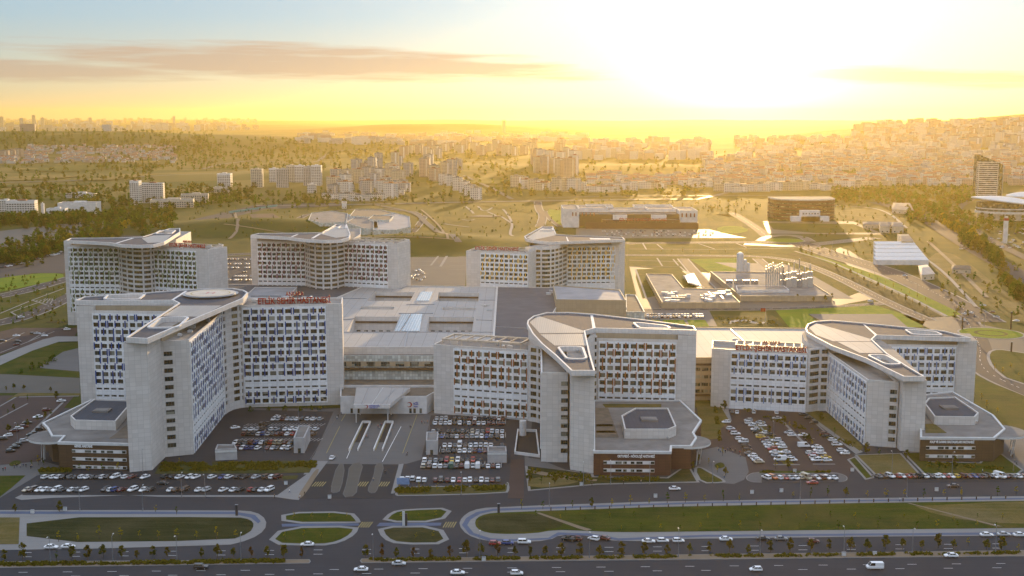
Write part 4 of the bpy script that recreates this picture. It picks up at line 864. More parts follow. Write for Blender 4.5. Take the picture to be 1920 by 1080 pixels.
# ------------------------------------------------------------------ podium and low buildings
class Bld:
    def __init__(s, name, label, origin, cat='building', group=None): s.o = origin; s.root = empty(name, origin, label, cat, group)
    part = Tower.part
    def wall(s, poly, z0, z1, roof='roof_membrane', mat='wall_panel', parapet=.8, holes=(), name='wall', hz0=None, floor=None, pm=None):
        mb = MB(); mats = [mat, roof] + ([floor] if floor else []); mb.prism(poly, z0, z1, 0, 1, False, holes, True, hz0, 2 if floor else None)
        if parapet: mb.ring(poly, .5, z1, z1 + parapet, 0)
        return s.part(name, mb, mats)
    def flat(s, name, poly, z, mat, t=.05):
        mb = MB(); mb.prism(poly, z, z + t); return s.part(name, mb, [mat])
    def windows(s, P0, P1, z, n, wd, ht, mull=2, q=.05):
        d, nn, L = nrm(P0, P1)
        for i in range(n):
            t = (i + .5) / n; p = lerp(P0, P1, t); inst(window_mesh(wd, ht, mull), 'window', s.root, (p[0] + nn.x * q - s.o[0], p[1] + nn.y * q - s.o[1], z - s.o[2]), atan2(d.y, d.x))
PZ = 24
P = Bld('hospital_podium', 'broad low podium with a pale ribbed roof and sunken courtyards between the towers', (-60, 640, 0), 'hospital podium')
courts = [GL(q, PZ) for q in ([(703.5, 547), (778, 548), (768.5, 564.5), (688, 564)], [(822.7, 548), (898.5, 549), (896.6, 565.5), (818, 564.5)], [(677, 574.6), (739.6, 575), (737.7, 580.6), (674.5, 580)], [(830, 576), (892.5, 577), (891, 582.3), (828.7, 581.4)], [(665, 593.4), (749, 594), (737, 623), (650, 622)], [(804.6, 594), (889, 594.6), (885, 621.5), (798.6, 623)])]
main = GL([(560, 652), (640, 652), (845, 652), (925, 640), (932, 539), (686, 535.5), (560, 590)], PZ)
P.wall(main, 0, PZ, 'roof_pale', 'wall_panel', .5, courts, hz0=11, floor='roof_membrane')
for q in courts[4:] + courts[:2]:
    q = ccw(q); b = sorted(q, key=lambda p: -p[1])[:2]; b.sort(); d, n, L = nrm(b[0], b[1]); k = int(L / 4)
    for i in range(k):
        p = lerp(b[0], b[1], (i + .5) / k); m = window_mesh(2.4, 2.6, 2); inst(m, 'window', P.root, (p[0] + n.x * .05 - P.o[0], p[1] + n.y * .05 - P.o[1], 13), atan2(d.y, d.x))
    mb = MB(); mb.bar((b[0][0] + .5, b[0][1] - .4, 20.2), (b[1][0] - .5, b[1][1] - .4, 20.2), .8, 1.0); P.part('courtyard_ledge', mb, 'clad_brown')
for q in ([(790, 548), (812, 548), (805, 565), (780, 565)], [(772, 590), (792, 590), (787, 622), (752, 622)], [(753, 590), (770, 590), (750, 622), (740, 622)]): P.flat('glazed_roof', GL(q, PZ), PZ + .02, 'roof_glass', .5)
for a, b in (((758, 652), (772, 590)), ((780, 570), (800, 540)), ((748, 588), (812, 588)), ((645, 623), (925, 623)), ((762, 571), (815, 571)), ((900, 563), (930, 563)), ((893, 600), (923, 601)), ((640, 600), (664, 598)), ((640, 560), (688, 560))):
    p, q = G(*a, PZ), G(*b, PZ); mb = MB(); mb.bar((*p, PZ), (*q, PZ), .7, .35); P.part('roof_gutter', mb, 'grey_metal')
roof_plant(P, GL([(905, 570), (922, 570), (922, 585), (905, 585)], PZ), PZ, 3, 21, 1.2)
# stepped front of the podium
P.wall(GL([(600, 668), (845, 668), (845, 650), (600, 650)], 20.5), 0, 20.5, 'roof_light', 'mosaic', .4, name='front_wall')
f0, f1 = G(600, 668, 20.5), G(845, 668, 20.5)
mb = MB(); mb.bar((f0[0], f0[1] - .6, 13.2), (f1[0], f1[1] - .6, 13.2), 1.6, 1.3); P.part('cornice', mb, 'clad_brown')
mb = MB(); mb.bar((f0[0], f0[1] - .25, 15.2), (f1[0], f1[1] - .25, 15.2), .3, 2.6); P.part('wall_band', mb, 'clad_beige'); P.windows((f0[0], f0[1] - .42), (f1[0], f1[1] - .42), 15.2, 9, 4.6, 2.4, 4)
D2 = Bld('hospital_annex', 'dark slate flat roof stretching right of the podium behind the orange tower', (20, 700, 0))
D2.wall(GL([(924, 660), (1000, 660), (1030, 600), (1045, 575), (1045, 540), (932.5, 538.5)], PZ - .3), 0, PZ - .3, 'roof_dark', 'wall_panel', .5); 
mb = MB(); p, q = G(924, 613, 23.7), G(990, 616, 23.7); mb.bar((*p, 23.7), (*q, 23.7), .5, .3); D2.part('roof_gutter', mb, 'grey_metal'); roof_plant(D2, GL([(1022, 560), (1036, 560), (1036, 545), (1028, 545)], 23.7), 23.7, 4, 33, 1.5)
D3 = Bld('hospital_annex', 'dark slate flat roof left of the podium behind the blue tower', (-190, 760, 0))
D3.wall(GL([(200, 590), (560, 590), (685.5, 536), (440, 534), (230, 541)], PZ - .4), 0, PZ - .4, 'roof_dark', 'wall_panel', .5); D3.wall(GL([(455, 560), (540, 560), (557, 540), (478, 540)], 26), PZ - .5, 26.2, 'roof_membrane', 'wall_panel', .5, name='raised_roof')
p, q = G(470, 557, 26), G(548, 541, 26); mb = MB(); mb.bar((*p, 26.2), (q[0], p[1], 26.2), .5, .9); D3.part('roof_gutter', mb, 'grey_metal')
D4 = Bld('hospital_annex', 'grey flat-roofed block with patterned panels in front of the yellow-finned tower', (60, 720, 0))
D4.wall(GL([(1043, 563.5), (1174, 565), (1162, 545), (1037, 536)], 29), 0, 29, 'roof_membrane', 'clad_beige', .8); D4.wall(GL([(1024, 575), (1175, 577), (1174, 566), (1043, 564.5)], 23), 0, 23, 'roof_light', 'mosaic', .3, name='front_wall')
a, b = G(1024, 575, 23), G(1175, 577, 23); D4.windows(a, b, 14, 14, 1.7, 5, 1); D4.windows(a, b, 20.6, 3, 3, 1.6, 2)
D4.wall(GL([(1174, 586), (1209, 586), (1192, 554), (1173, 553)], 21), 0, 21, 'roof_brown', 'mosaic', .6, name='side_wing')
D5 = Bld('hospital_annex', 'pale flat-roofed link building between the orange and pale blue towers', (125, 640, 0))
D5.wall(GL([(1300, 672), (1345, 672), (1520, 662), (1515, 617), (1300, 615)], 22), 0, 22, 'roof_pale', 'clad_beige', .6)
a, b = G(1300, 672, 22), G(1345, 672, 22); 
for z in (4, 7.5, 11.5, 15.5): D5.windows(a, b, z, 3, 3.4, 1.7, 3)
mb = MB(); mb.bar((a[0], a[1] - .3, 2.2), (b[0], b[1] - .3, 2.2), .4, 1.2); mb.bar((a[0], a[1] - .3, 18.4), (b[0], b[1] - .3, 18.4), .4, 1.0); D5.part('wall_band', mb, 'clad_brown')
for x0, x1 in ((1370, 1400), ): mb = MB(); p, q = G(x0, 618, 22), G(x1, 645, 22); mb.bar((*p, 22), (*q, 22), .6, .35); D5.part('roof_gutter', mb, 'grey_metal')
roof_plant(D5, GL([(1376, 642), (1386, 642), (1386, 636), (1376, 636)], 22), 22, 1, 3, 1.5)
# emergency block with entrance canopy and the two ramps
E_ = Bld('emergency_block', 'low white emergency block under the brown roof terrace, between the blue and orange towers', (-55, 590, 0), 'emergency block')
E_.wall([(-84.5, 574), (-42, 574), (-33, 600), (-33, 625), (-90, 625), (-88, 600)], 0, 8, 'roof_brown', 'wall_white', .9)
a, b = (-84.5, 574), (-42, 574); mb = MB(); mb.bar((-87, 597, 8), (-35, 597, 8), .6, 1.2); E_.part('parapet', mb, 'wall_white')
for x in (-79, -75.5, -50, -48, -45): inst(window_mesh(1.2, 2.4, 1), 'window', E_.root, (x + 55, 573.95 - 590, .4), 0)
cv = Bld('entrance_canopy', 'sloped white metal canopy over the emergency entrance', (-66, 563, 0), 'canopy')
cp = GL([(676, 775), (741, 775), (766, 746), (674, 745)], 8.5)
cp = [(-75.5, 556), (-58.5, 556), (-51, 585), (-78, 585)]
mb = MB(); mb.prism(cp, lambda x, y: 7.2 + (y - 556) * .06, lambda x, y: 9.0 + (y - 556) * .06, 0, 1, True); mb.ring(cp, .3, 9.0, 9.1); cv.part('canopy_roof', mb, ['sail_white', 'roof_pale'])
for x, y in ((-74.6, 557), (-59.4, 557), (-74.6, 572), (-59.4, 572)): mb = MB(); mb.tube((x, y, 0), (x, y, 8), .22); cv.part('column', mb, 'white_metal')
for t in (.25, .5, .75): a, b = lerp(cp[0], cp[1], t), lerp(cp[3], cp[2], t); mb = MB(); mb.bar((*a, 9.05), (*b, 10.8), .25, .1); cv.part('seam', mb, 'grey_metal' if t != .5 else 'white_metal')
def crescent(name, label, x, y, z, r, txt, sub, wd, mat='sign_blue'):
    e = empty(name, (x, y, z), label, 'sign'); mb = MB(); n = 16
    o = [(r * cos(t), r * sin(t)) for t in [radians(-150 + 300 * i / n) for i in range(n + 1)]]; i_ = [(-.25 * r + .72 * r * cos(t), .72 * r * sin(t)) for t in [radians(-150 + 300 * i / n) for i in range(n + 1)]]
    for k in range(n):
        for (u, v) in ((o, i_),): mb.face([(u[k][0], -.05, u[k][1]), (u[k + 1][0], -.05, u[k + 1][1]), (v[k + 1][0], -.05, v[k + 1][1]), (v[k][0], -.05, v[k][1])][::-1])
    mb.build('crescent_emblem', ['sign_red'], e); inst(text_mesh(txt, r * .95, wd, .06, mat), 'lettering', e, (r * 1.4, -.02, 0)); inst(text_mesh(sub, r * .6, wd * .8, .06, mat), 'lettering', e, (r * 1.6, -.02, -r * .95))
crescent('entrance_sign', 'blue lettering with a red crescent on the front edge of the emergency canopy', -69.5, 555.95, 8.15, .85, 'HASTANE ACİL', 'EMERGENCY', 5.2)
crescent('entrance_sign', 'blue ACİL lettering with a red crescent on the white wall right of the canopy', -50.5, 573.9, 4.7, 1.3, 'ACİL', 'Emergency', 2.6)
for nm, x0 in (('left', -71.4), ('right', -60.6)):
    r_ = Bld('ramp_trench', f'sunken vehicle ramp with white side walls, {nm} of the two before the canopy', (x0, 535, 0), 'ramp'); w_ = 3.8
    sh = lambda y: (y - 556) * .085 - (0 if nm == 'left' else -0.0)
    for sx, side in ((0, 'a'), (w_, 'b')):
        mb = MB(); mb.bar((x0 + sx, 556, 0), (x0 + sx, 508, 0), .45, 1.2); r_.part('side_wall', mb, 'wall_white')
    mb = MB(); mb.bar((x0, 556, 0), (x0 + w_, 556.01, 0), .5, 1.2); r_.part('end_wall', mb, 'wall_white')
    mb = MB(); mb.face([(x0 + .2, 522, .12), (x0 + w_ - .2, 522, .12), (x0 + w_ - .2, 555.7, .12), (x0 + .2, 555.7, .12)]); r_.part('ramp_floor', mb, 'void')
    mb = MB(); mb.strip([(x0 + .5, 553), (x0 + .5, 509)], .3, .14); r_.part('edge_line', mb, 'paint_yellow')
for lab, q, hh in (('white flat-roofed kiosk at the right end of the car park below the blue tower', [(551, 850), (571, 850), (582, 826), (560, 826)], 6.5), ('white box kiosk with an open roof beside the left rows of the central car park', [(799, 853), (821, 853), (822, 836), (800, 836)], 6.0),
                   ('grey-blue sheet-clad box at the corner of the car park below the blue tower', [(404, 864), (445, 862), (441, 854), (408, 854)], 4.5), ('grey sheet-clad box beside the lower rows of the central car park', [(914, 868), (950, 868), (949, 858), (914, 858)], 4.6)):
    pq = GL(q); k = Bld('service_kiosk', lab, (*pq[0], 0), 'kiosk'); k.wall(pq, 0, hh, 'roof_light', 'wall_grey', .5, name='wall')
    if 'white' in lab: inst(window_mesh(1.3, 2.2, 1), 'door', k.root, (2.4, -.05, .1), 0)
    else: mb = MB(); mb.bar((pq[0][0], pq[0][1] - .1, hh - 1), (pq[1][0], pq[1][1] - .1, hh - 1), .2, .8); k.part('fascia', mb, 'white_metal')
# sheet pile light well left of the orange tower's front wing
lwp = [(1.0, 503), (12, 498), (11.5, 540), (2.5, 541)]
lw_ = Bld('light_well', 'dark sunken light well with white rim, left of the orange tower front wing', (4, 515, 0), 'light well'); mb = MB(); mb.ring(lwp, .5, 0, 1.3); lw_.part('rim', mb, 'wall_white'); lw_.flat('well_floor', offset_poly(lwp, -.6), .11, 'void', .02)
mb = MB(); mb.tube((5, 534, .1), (5, 534, 7), 1.6, 1.6, 14); lw_.part('vent_shaft', mb, 'sail_white')
# three entrance pavilions
def pavilion(label, Z, front, roof, box, boxZ, discc, discr, clad, txt, ttop, rows, tspan, plots, wingc='wall_white', lot=None):
    f0, f1 = GL(roof[:2], Z); b = Bld('entrance_pavilion', label, (*lerp(f0, f1, .5), 0), 'pavilion')
    rp = GL(roof, Z); b.wall(rp, 0, Z, 'roof_light', clad, 0); mb = MB(); mb.ring(offset_poly(rp, .25), .9, Z - .5, Z + .6); b.part('parapet', mb, 'white_metal')
    bp = GL(box, boxZ); mb = MB(); mb.prism(bp, Z, boxZ, 0, 1); mb.ring(bp, .6, boxZ, boxZ + .6); b.part('upper_block', mb, ['wall_panel', 'roof_slate'])
    cx = sum(p[0] for p in bp) / len(bp); cy = sum(p[1] for p in bp) / len(bp); mb = MB(); mb.box(cx, cy, boxZ, 7, 6, .8); mb.box(cx, cy, boxZ + .8, 5.6, 4.6, .15); b.part('roof_hatch', mb, 'roof_light')
    for q, m in plots: b.flat('roof_plot', GL(q, Z), Z + .03, m, .12)
    roof_plant(b, [(cx - 14, cy - 16), (cx + 14, cy - 16), (cx + 14, cy - 12), (cx - 14, cy - 12)], Z + .05, 4, len(label), 1.5)
    dx, dy = G(*discc, Z + .3); n = 36; mb = MB(); pts = [(dx + discr * cos(2 * pi * i / n), dy + discr * sin(2 * pi * i / n)) for i in range(n)]; mb.prism(pts, Z - .9, Z - .1, 0, 1, True); b.part('round_canopy', mb, ['white_metal', 'roof_light'])
    sgn = 1 if dx > f1[0] else -1
    for a in (-.3, .3, .9): x, y = dx + sgn * discr * .55 * cos(a), dy - discr * .55 * sin(a); mb = MB(); mb.tube((x, y, 0), (x + .8, y - .8, Z - .9), .2); b.part('canopy_column', mb, 'white_metal')
    d, n_, L = nrm(f0, f1)
    for z, hh in rows:
        mb = MB(); p, q = lerp(f0, f1, tspan[0]), lerp(f0, f1, tspan[1]); mb.bar((p[0] + n_.x * .15, p[1] + n_.y * .15, z), (q[0] + n_.x * .15, q[1] + n_.y * .15, z), .3, hh); b.part('window_band', mb, 'wall_white')
        for t in (.03, .27, .32, .42, .57, .68, .73, .96): p2 = lerp(p, q, t); inst(window_mesh(1.5, hh - .35, 1), 'window', b.root, (p2[0] + n_.x * .33 - b.o[0], p2[1] + n_.y * .33 - b.o[1], z + .17), atan2(d.y, d.x))
    p, q = lerp(f0, f1, txt[1]), lerp(f0, f1, txt[2]); sign('facade_sign', txt[3], (p[0] + n_.x * .15, p[1] + n_.y * .15), (q[0] + n_.x * .15, q[1] + n_.y * .15), ttop, txt[0], 1.0, None, 'sign_white', False)
    return b
pavilion('brown clad entrance pavilion with round canopy, left of the blue tower front wing', 11, [(136, 887), (247, 887)], [(109, 831), (246, 834), (246, 752), (170, 752), (80, 795), (89, 804), (97, 819), (120, 819)], [(132, 782), (177, 750), (240, 752), (240, 765), (217, 792), (140, 790)], 14.6,
         (104, 815), 11, 'clad_brown', ('GENEL HASTANE', .225, .47, 'small white GENEL HASTANE lettering on the brown pavilion'), 9.0, ((7.2, 1.35), (3.9, 1.35), (.5, 1.3)), (.19, .93), [([(215, 815), (245, 790), (245, 822), (205, 822)], 'roof_brown')])
pavilion('dark red clad entrance pavilion with round canopy, right of the orange tower front wing', 9.6, [(1113, 887), (1256, 890)], [(1113, 848), (1258, 849), (1259, 838), (1296, 838), (1306, 823), (1300, 813), (1315, 790), (1275, 752), (1113, 752)], [(1165, 781), (1191, 767), (1253, 767), (1268, 801), (1254, 807), (1171, 807)], 13.2,
         (1288, 825), 10, 'clad_red', ('ORTOPEDİ - NÖROLOJİ HASTANESİ', .31, .79, 'small white ORTOPEDİ - NÖROLOJİ HASTANESİ lettering on the dark red pavilion'), 7.1, ((4.7, 1.4), (1.4, 1.4)), (.13, .79), [([(1114, 820), (1160, 820), (1140, 765), (1114, 765)], 'roof_brown'), ([(1118, 800), (1150, 800), (1148, 796), (1118, 796)], 'hedge'), ([(1118, 812), (1155, 812), (1152, 808), (1118, 808)], 'hedge'), ([(1135, 764), (1190, 764), (1240, 764), (1240, 758), (1130, 758)], 'lawn_dry')])
pavilion('brown clad entrance pavilion with round canopy, right of the pale blue tower', 10, [(1734, 864), (1832, 866)], [(1726, 822), (1864, 823), (1884, 806), (1862, 780), (1786, 736), (1726, 742)], [(1733, 758), (1741, 748), (1791, 746), (1835, 776), (1828, 784), (1752, 783)], 13.2,
         (1872, 806), 11.5, 'clad_brown', ('KALP VE DAMAR HASTALIKLARI HASTANESİ', .13, .73, 'small white KALP VE DAMAR HASTALIKLARI HASTANESİ lettering on the brown pavilion'), 7.6, ((5.3, 1.4), (1.6, 1.4)), (.08, .75), [([(1735, 795), (1752, 795), (1775, 812), (1735, 812)], 'lawn_dry')])
# utility blocks beyond
U1 = Bld('utility_building', 'grey utility block crowded with rooftop pipes and chillers, left of the power plant', (130, 800, 0), 'utility building')
u1 = GL([(1241, 568), (1388, 568), (1362, 543), (1282, 541), (1260, 515), (1211, 514)], 4); U1.wall(u1, 0, 4, 'roof_light', 'clad_beige', .6)
r2 = random.Random(5)
for i in range(34):
    px, py = r2.uniform(1245, 1370), r2.uniform(546, 566); x, y = G(px, py, 4); mb = MB(); k = r2.random()
    if k < .5: mb.box(x, y, 4, r2.uniform(3, 6), r2.uniform(1.5, 3), r2.uniform(1.2, 2.6), r2.choice((0, .5))); U1.part('chiller', mb, 'white_metal')
    else: mb.box(x, y, 4.6, r2.uniform(6, 14), .7, .7, r2.choice((0, .1, pi / 2))); U1.part('pipe', mb, 'steel')
U2 = Bld('power_plant', 'wide flat power plant with clustered exhaust stacks and three white tanks, beyond the link building', (250, 850, 0), 'power plant')
u2 = GL([(1388, 556), (1560, 556), (1520, 530), (1500, 512), (1332, 510)], 4); U2.wall(u2, 0, 4, 'roof_light', 'clad_beige', .7); U2.wall(GL([(1382, 544), (1480, 544), (1470, 536), (1380, 536)], 6), 4, 6, 'roof_light', 'wall_white', .3, name='raised_roof')
for px, py in ((1367, 532), (1383, 532), (1399, 532), (1415, 532)): x, y = G(px, py, 4); mb = MB(); mb.box(x, y, 4, 4.5, 4, 3.2, .2); U2.part('cooling_unit', mb, 'grey_metal')
for i in range(16): px, py = 1436 + (i % 8) * 4.2, 540 + (i // 8) * 6 - 6; x, y = G(px, py, 4); mb = MB(); mb.tube((x, y, 4), (x, y, 20 + (i * 5 % 4)), .55, .55, 8); U2.part('exhaust_stack', mb, 'steel')
for i in range(12): px, py = 1468 + (i % 6) * 10, 526 + (i // 6) * 12; x, y = G(px, py, 4); mb = MB(); mb.box(x, y, 4, 4.2, 4.2, 6 + i % 3, 0); mb.tube((x, y, 4), (x, y, 17 + i % 4 * 2), .5, .5, 8); U2.part('boiler_unit', mb, 'steel' if i % 3 else 'grey_metal')
for i, (px, py, h_, r_) in enumerate(((1387, 512, 18, 3.2), (1396, 512, 12, 2.0), (1402.5, 512, 9, 1.6))):
    x, y = G(px, py); e = Bld('storage_tank', ('tallest of the three white upright tanks behind the power plant', 'middle-sized of the three white upright tanks behind the power plant', 'shortest of the three white upright tanks behind the power plant')[i], (x, y, 0), 'tank', 'white tanks behind the power plant')
    mb = MB(); mb.tube((x, y, 1), (x, y, h_), r_, r_, 16); mb.tube((x, y, h_), (x, y, h_ + r_ * .5), r_, r_ * .4, 16); e.part('shell', mb, 'white_metal'); mb = MB(); mb.box(x, y, 0, r_ * 1.6, r_ * 1.6, 1); e.part('base', mb, 'wall_grey')
U3 = Bld('glass_sculpture_roof', 'curved white fan-shaped roof on the lawn beside the utility block', (150, 860, 0), 'pavilion roof')
for i in range(5): mb = MB(); p = GL([(1284 + i * 3, 517 - i * 1.0), (1290 + i * 4, 530 + i * 1.2), (1299 + i * 4, 531 + i * 1.2), (1289 + i * 3, 516 - i)], 3); mb.prism(p, 2.4, lambda x, y: 3 + (i % 2) * .5, 0, 0, True); U3.part('roof_blade', mb, 'white_metal')
mb = MB(); x, y = G(1292, 524); mb.box(x, y, 0, 8, 20, 2.4); U3.part('wall', mb, 'wall_grey')
# psychiatric hospital: cluster of faceted low blocks
Y1 = Bld('clinic_complex', 'sprawling low grey-white clinic complex of faceted wings behind the middle rear tower', (-330, 1500, 0), 'clinic')
for q, z, m in (([(578, 413), (600, 419), (650, 417), (652, 401), (622, 396), (584, 400)], 9, 'roof_light'), ([(604, 420), (652, 419), (690, 413), (690, 404), (640, 402), (606, 410)], 7, 'roof_membrane'), ([(648, 418), (684, 430), (710, 428), (706, 410), (690, 404), (665, 408)], 9, 'roof_light'), ([(700, 432), (742, 432), (770, 426), (768, 407), (740, 400), (700, 405)], 9, 'roof_membrane'), ([(655, 406), (700, 408), (740, 400), (715, 394), (665, 394)], 10, 'roof_brown'), ([(690, 412), (730, 414), (738, 406), (700, 404)], 11, 'roof_brown')):
    Y1.wall(GL(q, z), 0, z, m, 'mosaic', .8)
for q, n in ((((578, 418), (600, 424)), 5), (((606, 424), (650, 423)), 9), (((652, 423), (684, 433)), 8), (((702, 436), (742, 436)), 9), (((744, 435), (768, 430)), 5)):
    a, b = G(*q[0]), G(*q[1]); zz = 2; Y1.windows(a, b, 1.5, n * 2, 1.4, 5.5, 1, .6)
for lab, q, z in (('small white gatehouse left of the clinic complex', [(602, 424), (622, 425), (620, 416), (602, 416)], 5), ('small white gatehouse right of the clinic complex', [(744, 441), (770, 440), (770, 431), (745, 432)], 5), ('white boxy lodge behind the clinic complex', [(641, 391), (650, 391), (650, 387), (641, 387)], 8), ('long white shed by the walled yard near the clinic', [(484, 428), (549, 423), (549, 419), (483, 423)], 6)):
    pq = GL(q); k = Bld('outbuilding', lab, (*pq[0], 0), 'outbuilding'); k.wall(pq, 0, z, 'roof_light', 'wall_white', .4); d_ = nrm(pq[0], pq[1]); k.windows(pq[0], pq[1], 1, max(2, int(d_[2] / 6)), 1.6, 1.6, 2, .06)
sheet('yard', [(468, 402), (512, 400), (540, 419), (482, 424)], 'asphalt_red', .07); kroad([(690, 440), (600, 426), (556, 412), (580, 400), (700, 389), (800, 400), (780, 430), (760, 445)], 7, .06, 1, dash=False)
# rehabilitation hospital with rust red front
Y2 = Bld('rehabilitation_hospital', 'long white and rust red terraced hospital behind the right rear tower', (210, 1600, 0), 'hospital')
def WB(x0, x1, ytop, dist, dep):
    z = CAM_H - dist * math.tan(PITCH + math.atan((ytop - 540) / F_PX)); k = hypot(dist, CAM_H - z) * cos(math.atan((ytop - 540) / F_PX)) / F_PX
    a, b = (x0 - 960) * k, (x1 - 960) * k; return [(a, dist), (b, dist), (b, dist + dep), (a, dist + dep)], z
for x0, x1, yt, dist, dep, m, w_ in ((1098, 1310, 420, 1540, 12, 'roof_light', 'clad_red'), (1130, 1275, 413.5, 1552, 20, 'roof_light', 'clad_red'), (1150, 1176, 405, 1561, 9, 'roof_light', 'wall_white'), (1222, 1250, 405, 1561, 9, 'roof_light', 'wall_white'), (1082, 1273, 403, 1572, 30, 'roof_light', 'clad_brown'),
        (1056, 1086, 393, 1556, 70, 'roof_light', 'wall_white'), (1086, 1140, 391, 1602, 50, 'roof_light', 'wall_white'), (1140, 1216, 395, 1602.5, 40, 'roof_light', 'wall_white'), (1216, 1268, 393, 1603, 60, 'roof_light', 'wall_white'), (1274, 1308, 396, 1576, 60, 'roof_light', 'wall_white'), (1100, 1150, 387, 1640, 30, 'roof_light', 'wall_white'), (1190, 1262, 387.5, 1650, 30, 'roof_light', 'wall_white')):
    q, z = WB(x0, x1, yt, dist, dep); Y2.wall(q, 0, z, m, w_, 1)
for x0 in (1073, 1079, 1091, 1098, 1106, 1113): q, z = WB(x0, x0 + 2, 398, 1555 if x0 < 1086 else 1571, 1); mb = MB(); mb.prism(q, z - 5, z, 0, 0, True); Y2.part('window', mb, 'fin_orange')
for x0 in (1278, 1286, 1294, 1301): q, z = WB(x0, x0 + 2.4, 400, 1575, .9); mb = MB(); mb.prism(q, z - 5, z, 0, 0, True); Y2.part('window', mb, 'fin_orange')
for i in range(22): q, z = WB(1136 + i * 6.2, 1138.5 + i * 6.2, 416, 1551.6, .5); mb = MB(); mb.prism(q, z - 2, z, 0, 0, True); Y2.part('window', mb, 'glass')
q, z = WB(1161, 1250, 409, 1551, 1); sign('rooftop_sign', 'long red lettering above the rust red front of the rehabilitation hospital', q[0], q[1], z - 4.2, 'FİZİK TEDAVİ VE REHABİLİTASYON HASTANESİ', 3.6)
# curved-front hospital right
Y3 = Bld('round_fronted_hospital', 'dark round-fronted hospital block with a pale stepped porch, beyond the small roundabout', (400, 1560, 0), 'hospital')
x0, y0 = G(1510, 412); pts = [(x0 + 44 * cos(radians(a)), y0 + 34 * sin(radians(a)) + 16) for a in range(180, 361, 12)] + [(x0 + 44, y0 + 45), (x0 - 44, y0 + 45)]
for z in range(6): mb = MB(); mb.prism(pts, 1 + z * 4.6, 1 + z * 4.6 + 3.2, 0, 1, True); Y3.part('storey', mb, ['clad_red', 'roof_light'])
mb = MB(); mb.prism(offset_poly(pts, -.8), 0, 28, 0, 1); Y3.part('glazing', mb, ['glass', 'roof_light']); mb = MB(); mb.prism(pts, 28, 29.5, 0, 1, True); Y3.part('roof', mb, ['white_metal', 'roof_light'])
mb = MB(); mb.box(x0, y0 - 22, 0, 26, 14, 15); Y3.part('porch', mb, 'wall_white'); mb = MB(); mb.box(x0, y0 - 24, 0, 52, 10, 7); Y3.part('porch_wing', mb, 'wall_white')
for i in range(6): inst(window_mesh(2, 1.8, 1), 'window', Y3.root, (x0 - 10 + i * 4 - 400, y0 - 29.05 - 1560, 10), 0)
# slanted glass tower and arena at right
x, y, zt = GT(1856, 373); T1 = Bld('office_tower', 'tall glass office tower with a slanted top at the right edge', (x, y, zt), 'office tower'); H_ = 62
foot = [(x - 22, y), (x + 8, y - 8), (x + 22, y + 4), (x + 20, y + 24), (x - 22, y + 24)]
mb = MB(); mb.prism(foot, zt - 2, lambda a, b: zt + 76 - (a - x + 22) * .42, 0, 0); T1.part('glass_body', mb, ['glass'])
for i in range(18): mb = MB(); z = zt + 3 + i * 3.5; mb.prism(offset_poly([foot[0], foot[1], (x + 2, y + 10), (x - 22, y + 10)], .5), z, z + 1.3, 0, 0, True); T1.part('floor_band', mb, ['wall_white'])
for fx, fy in (foot[0], foot[1], foot[2]): mb = MB(); mb.box(fx, fy, zt, 1, 1, 60); T1.part('mullion', mb, 'steel')
x, y, zt = GT(1890, 412); T2 = Bld('congress_hall', 'low round hall with a curved white shell roof at the right edge', (x, y, zt), 'hall')
def shell(cx, cy, z, rx, ry, h, tilt, mat, name):
    mb = MB(); N, Mm = 24, 6
    def pt(i, j): r = j / Mm; a = 2 * pi * i / N; return (cx + rx * r * cos(a), cy + ry * r * sin(a), z + h * (1 - r * r) + tilt * r * cos(a))
    for j in range(Mm):
        for i in range(N): mb.face([pt(i, j), pt(i, j + 1), pt(i + 1, j + 1), pt(i + 1, j)] if j else [pt(i, 0), pt(i, 1), pt(i + 1, 1)])
    for i in range(N): a, b = pt(i, Mm), pt(i + 1, Mm); mb.face([(a[0], a[1], a[2] - 1.5), (b[0], b[1], b[2] - 1.5), b, a])
    T2.part(name, mb, mat)
circ = lambda r, k=.8: [(x + r * cos(i * pi / 16), y + r * k * sin(i * pi / 16)) for i in range(32)]
mb = MB(); mb.prism(circ(42), zt - 2, zt + 10, 0, 0); T2.part('wall', mb, 'wall_cream'); mb = MB(); mb.prism(circ(44.5), zt + 10, zt + 24, 0, 0, True); T2.part('glazing', mb, 'glass'); mb = MB(); mb.prism(circ(46), zt + 9, zt + 12, 0, 0, True); mb.prism(circ(45), zt + 15, zt + 16.5, 0, 0, True); T2.part('wall_band', mb, 'wall_white')
shell(x, y, zt + 25, 52, 40, 6, -6, 'white_metal', 'shell_roof'); shell(x + 30, y + 18, zt + 32, 26, 24, 5, 0, 'white_metal', 'dome')
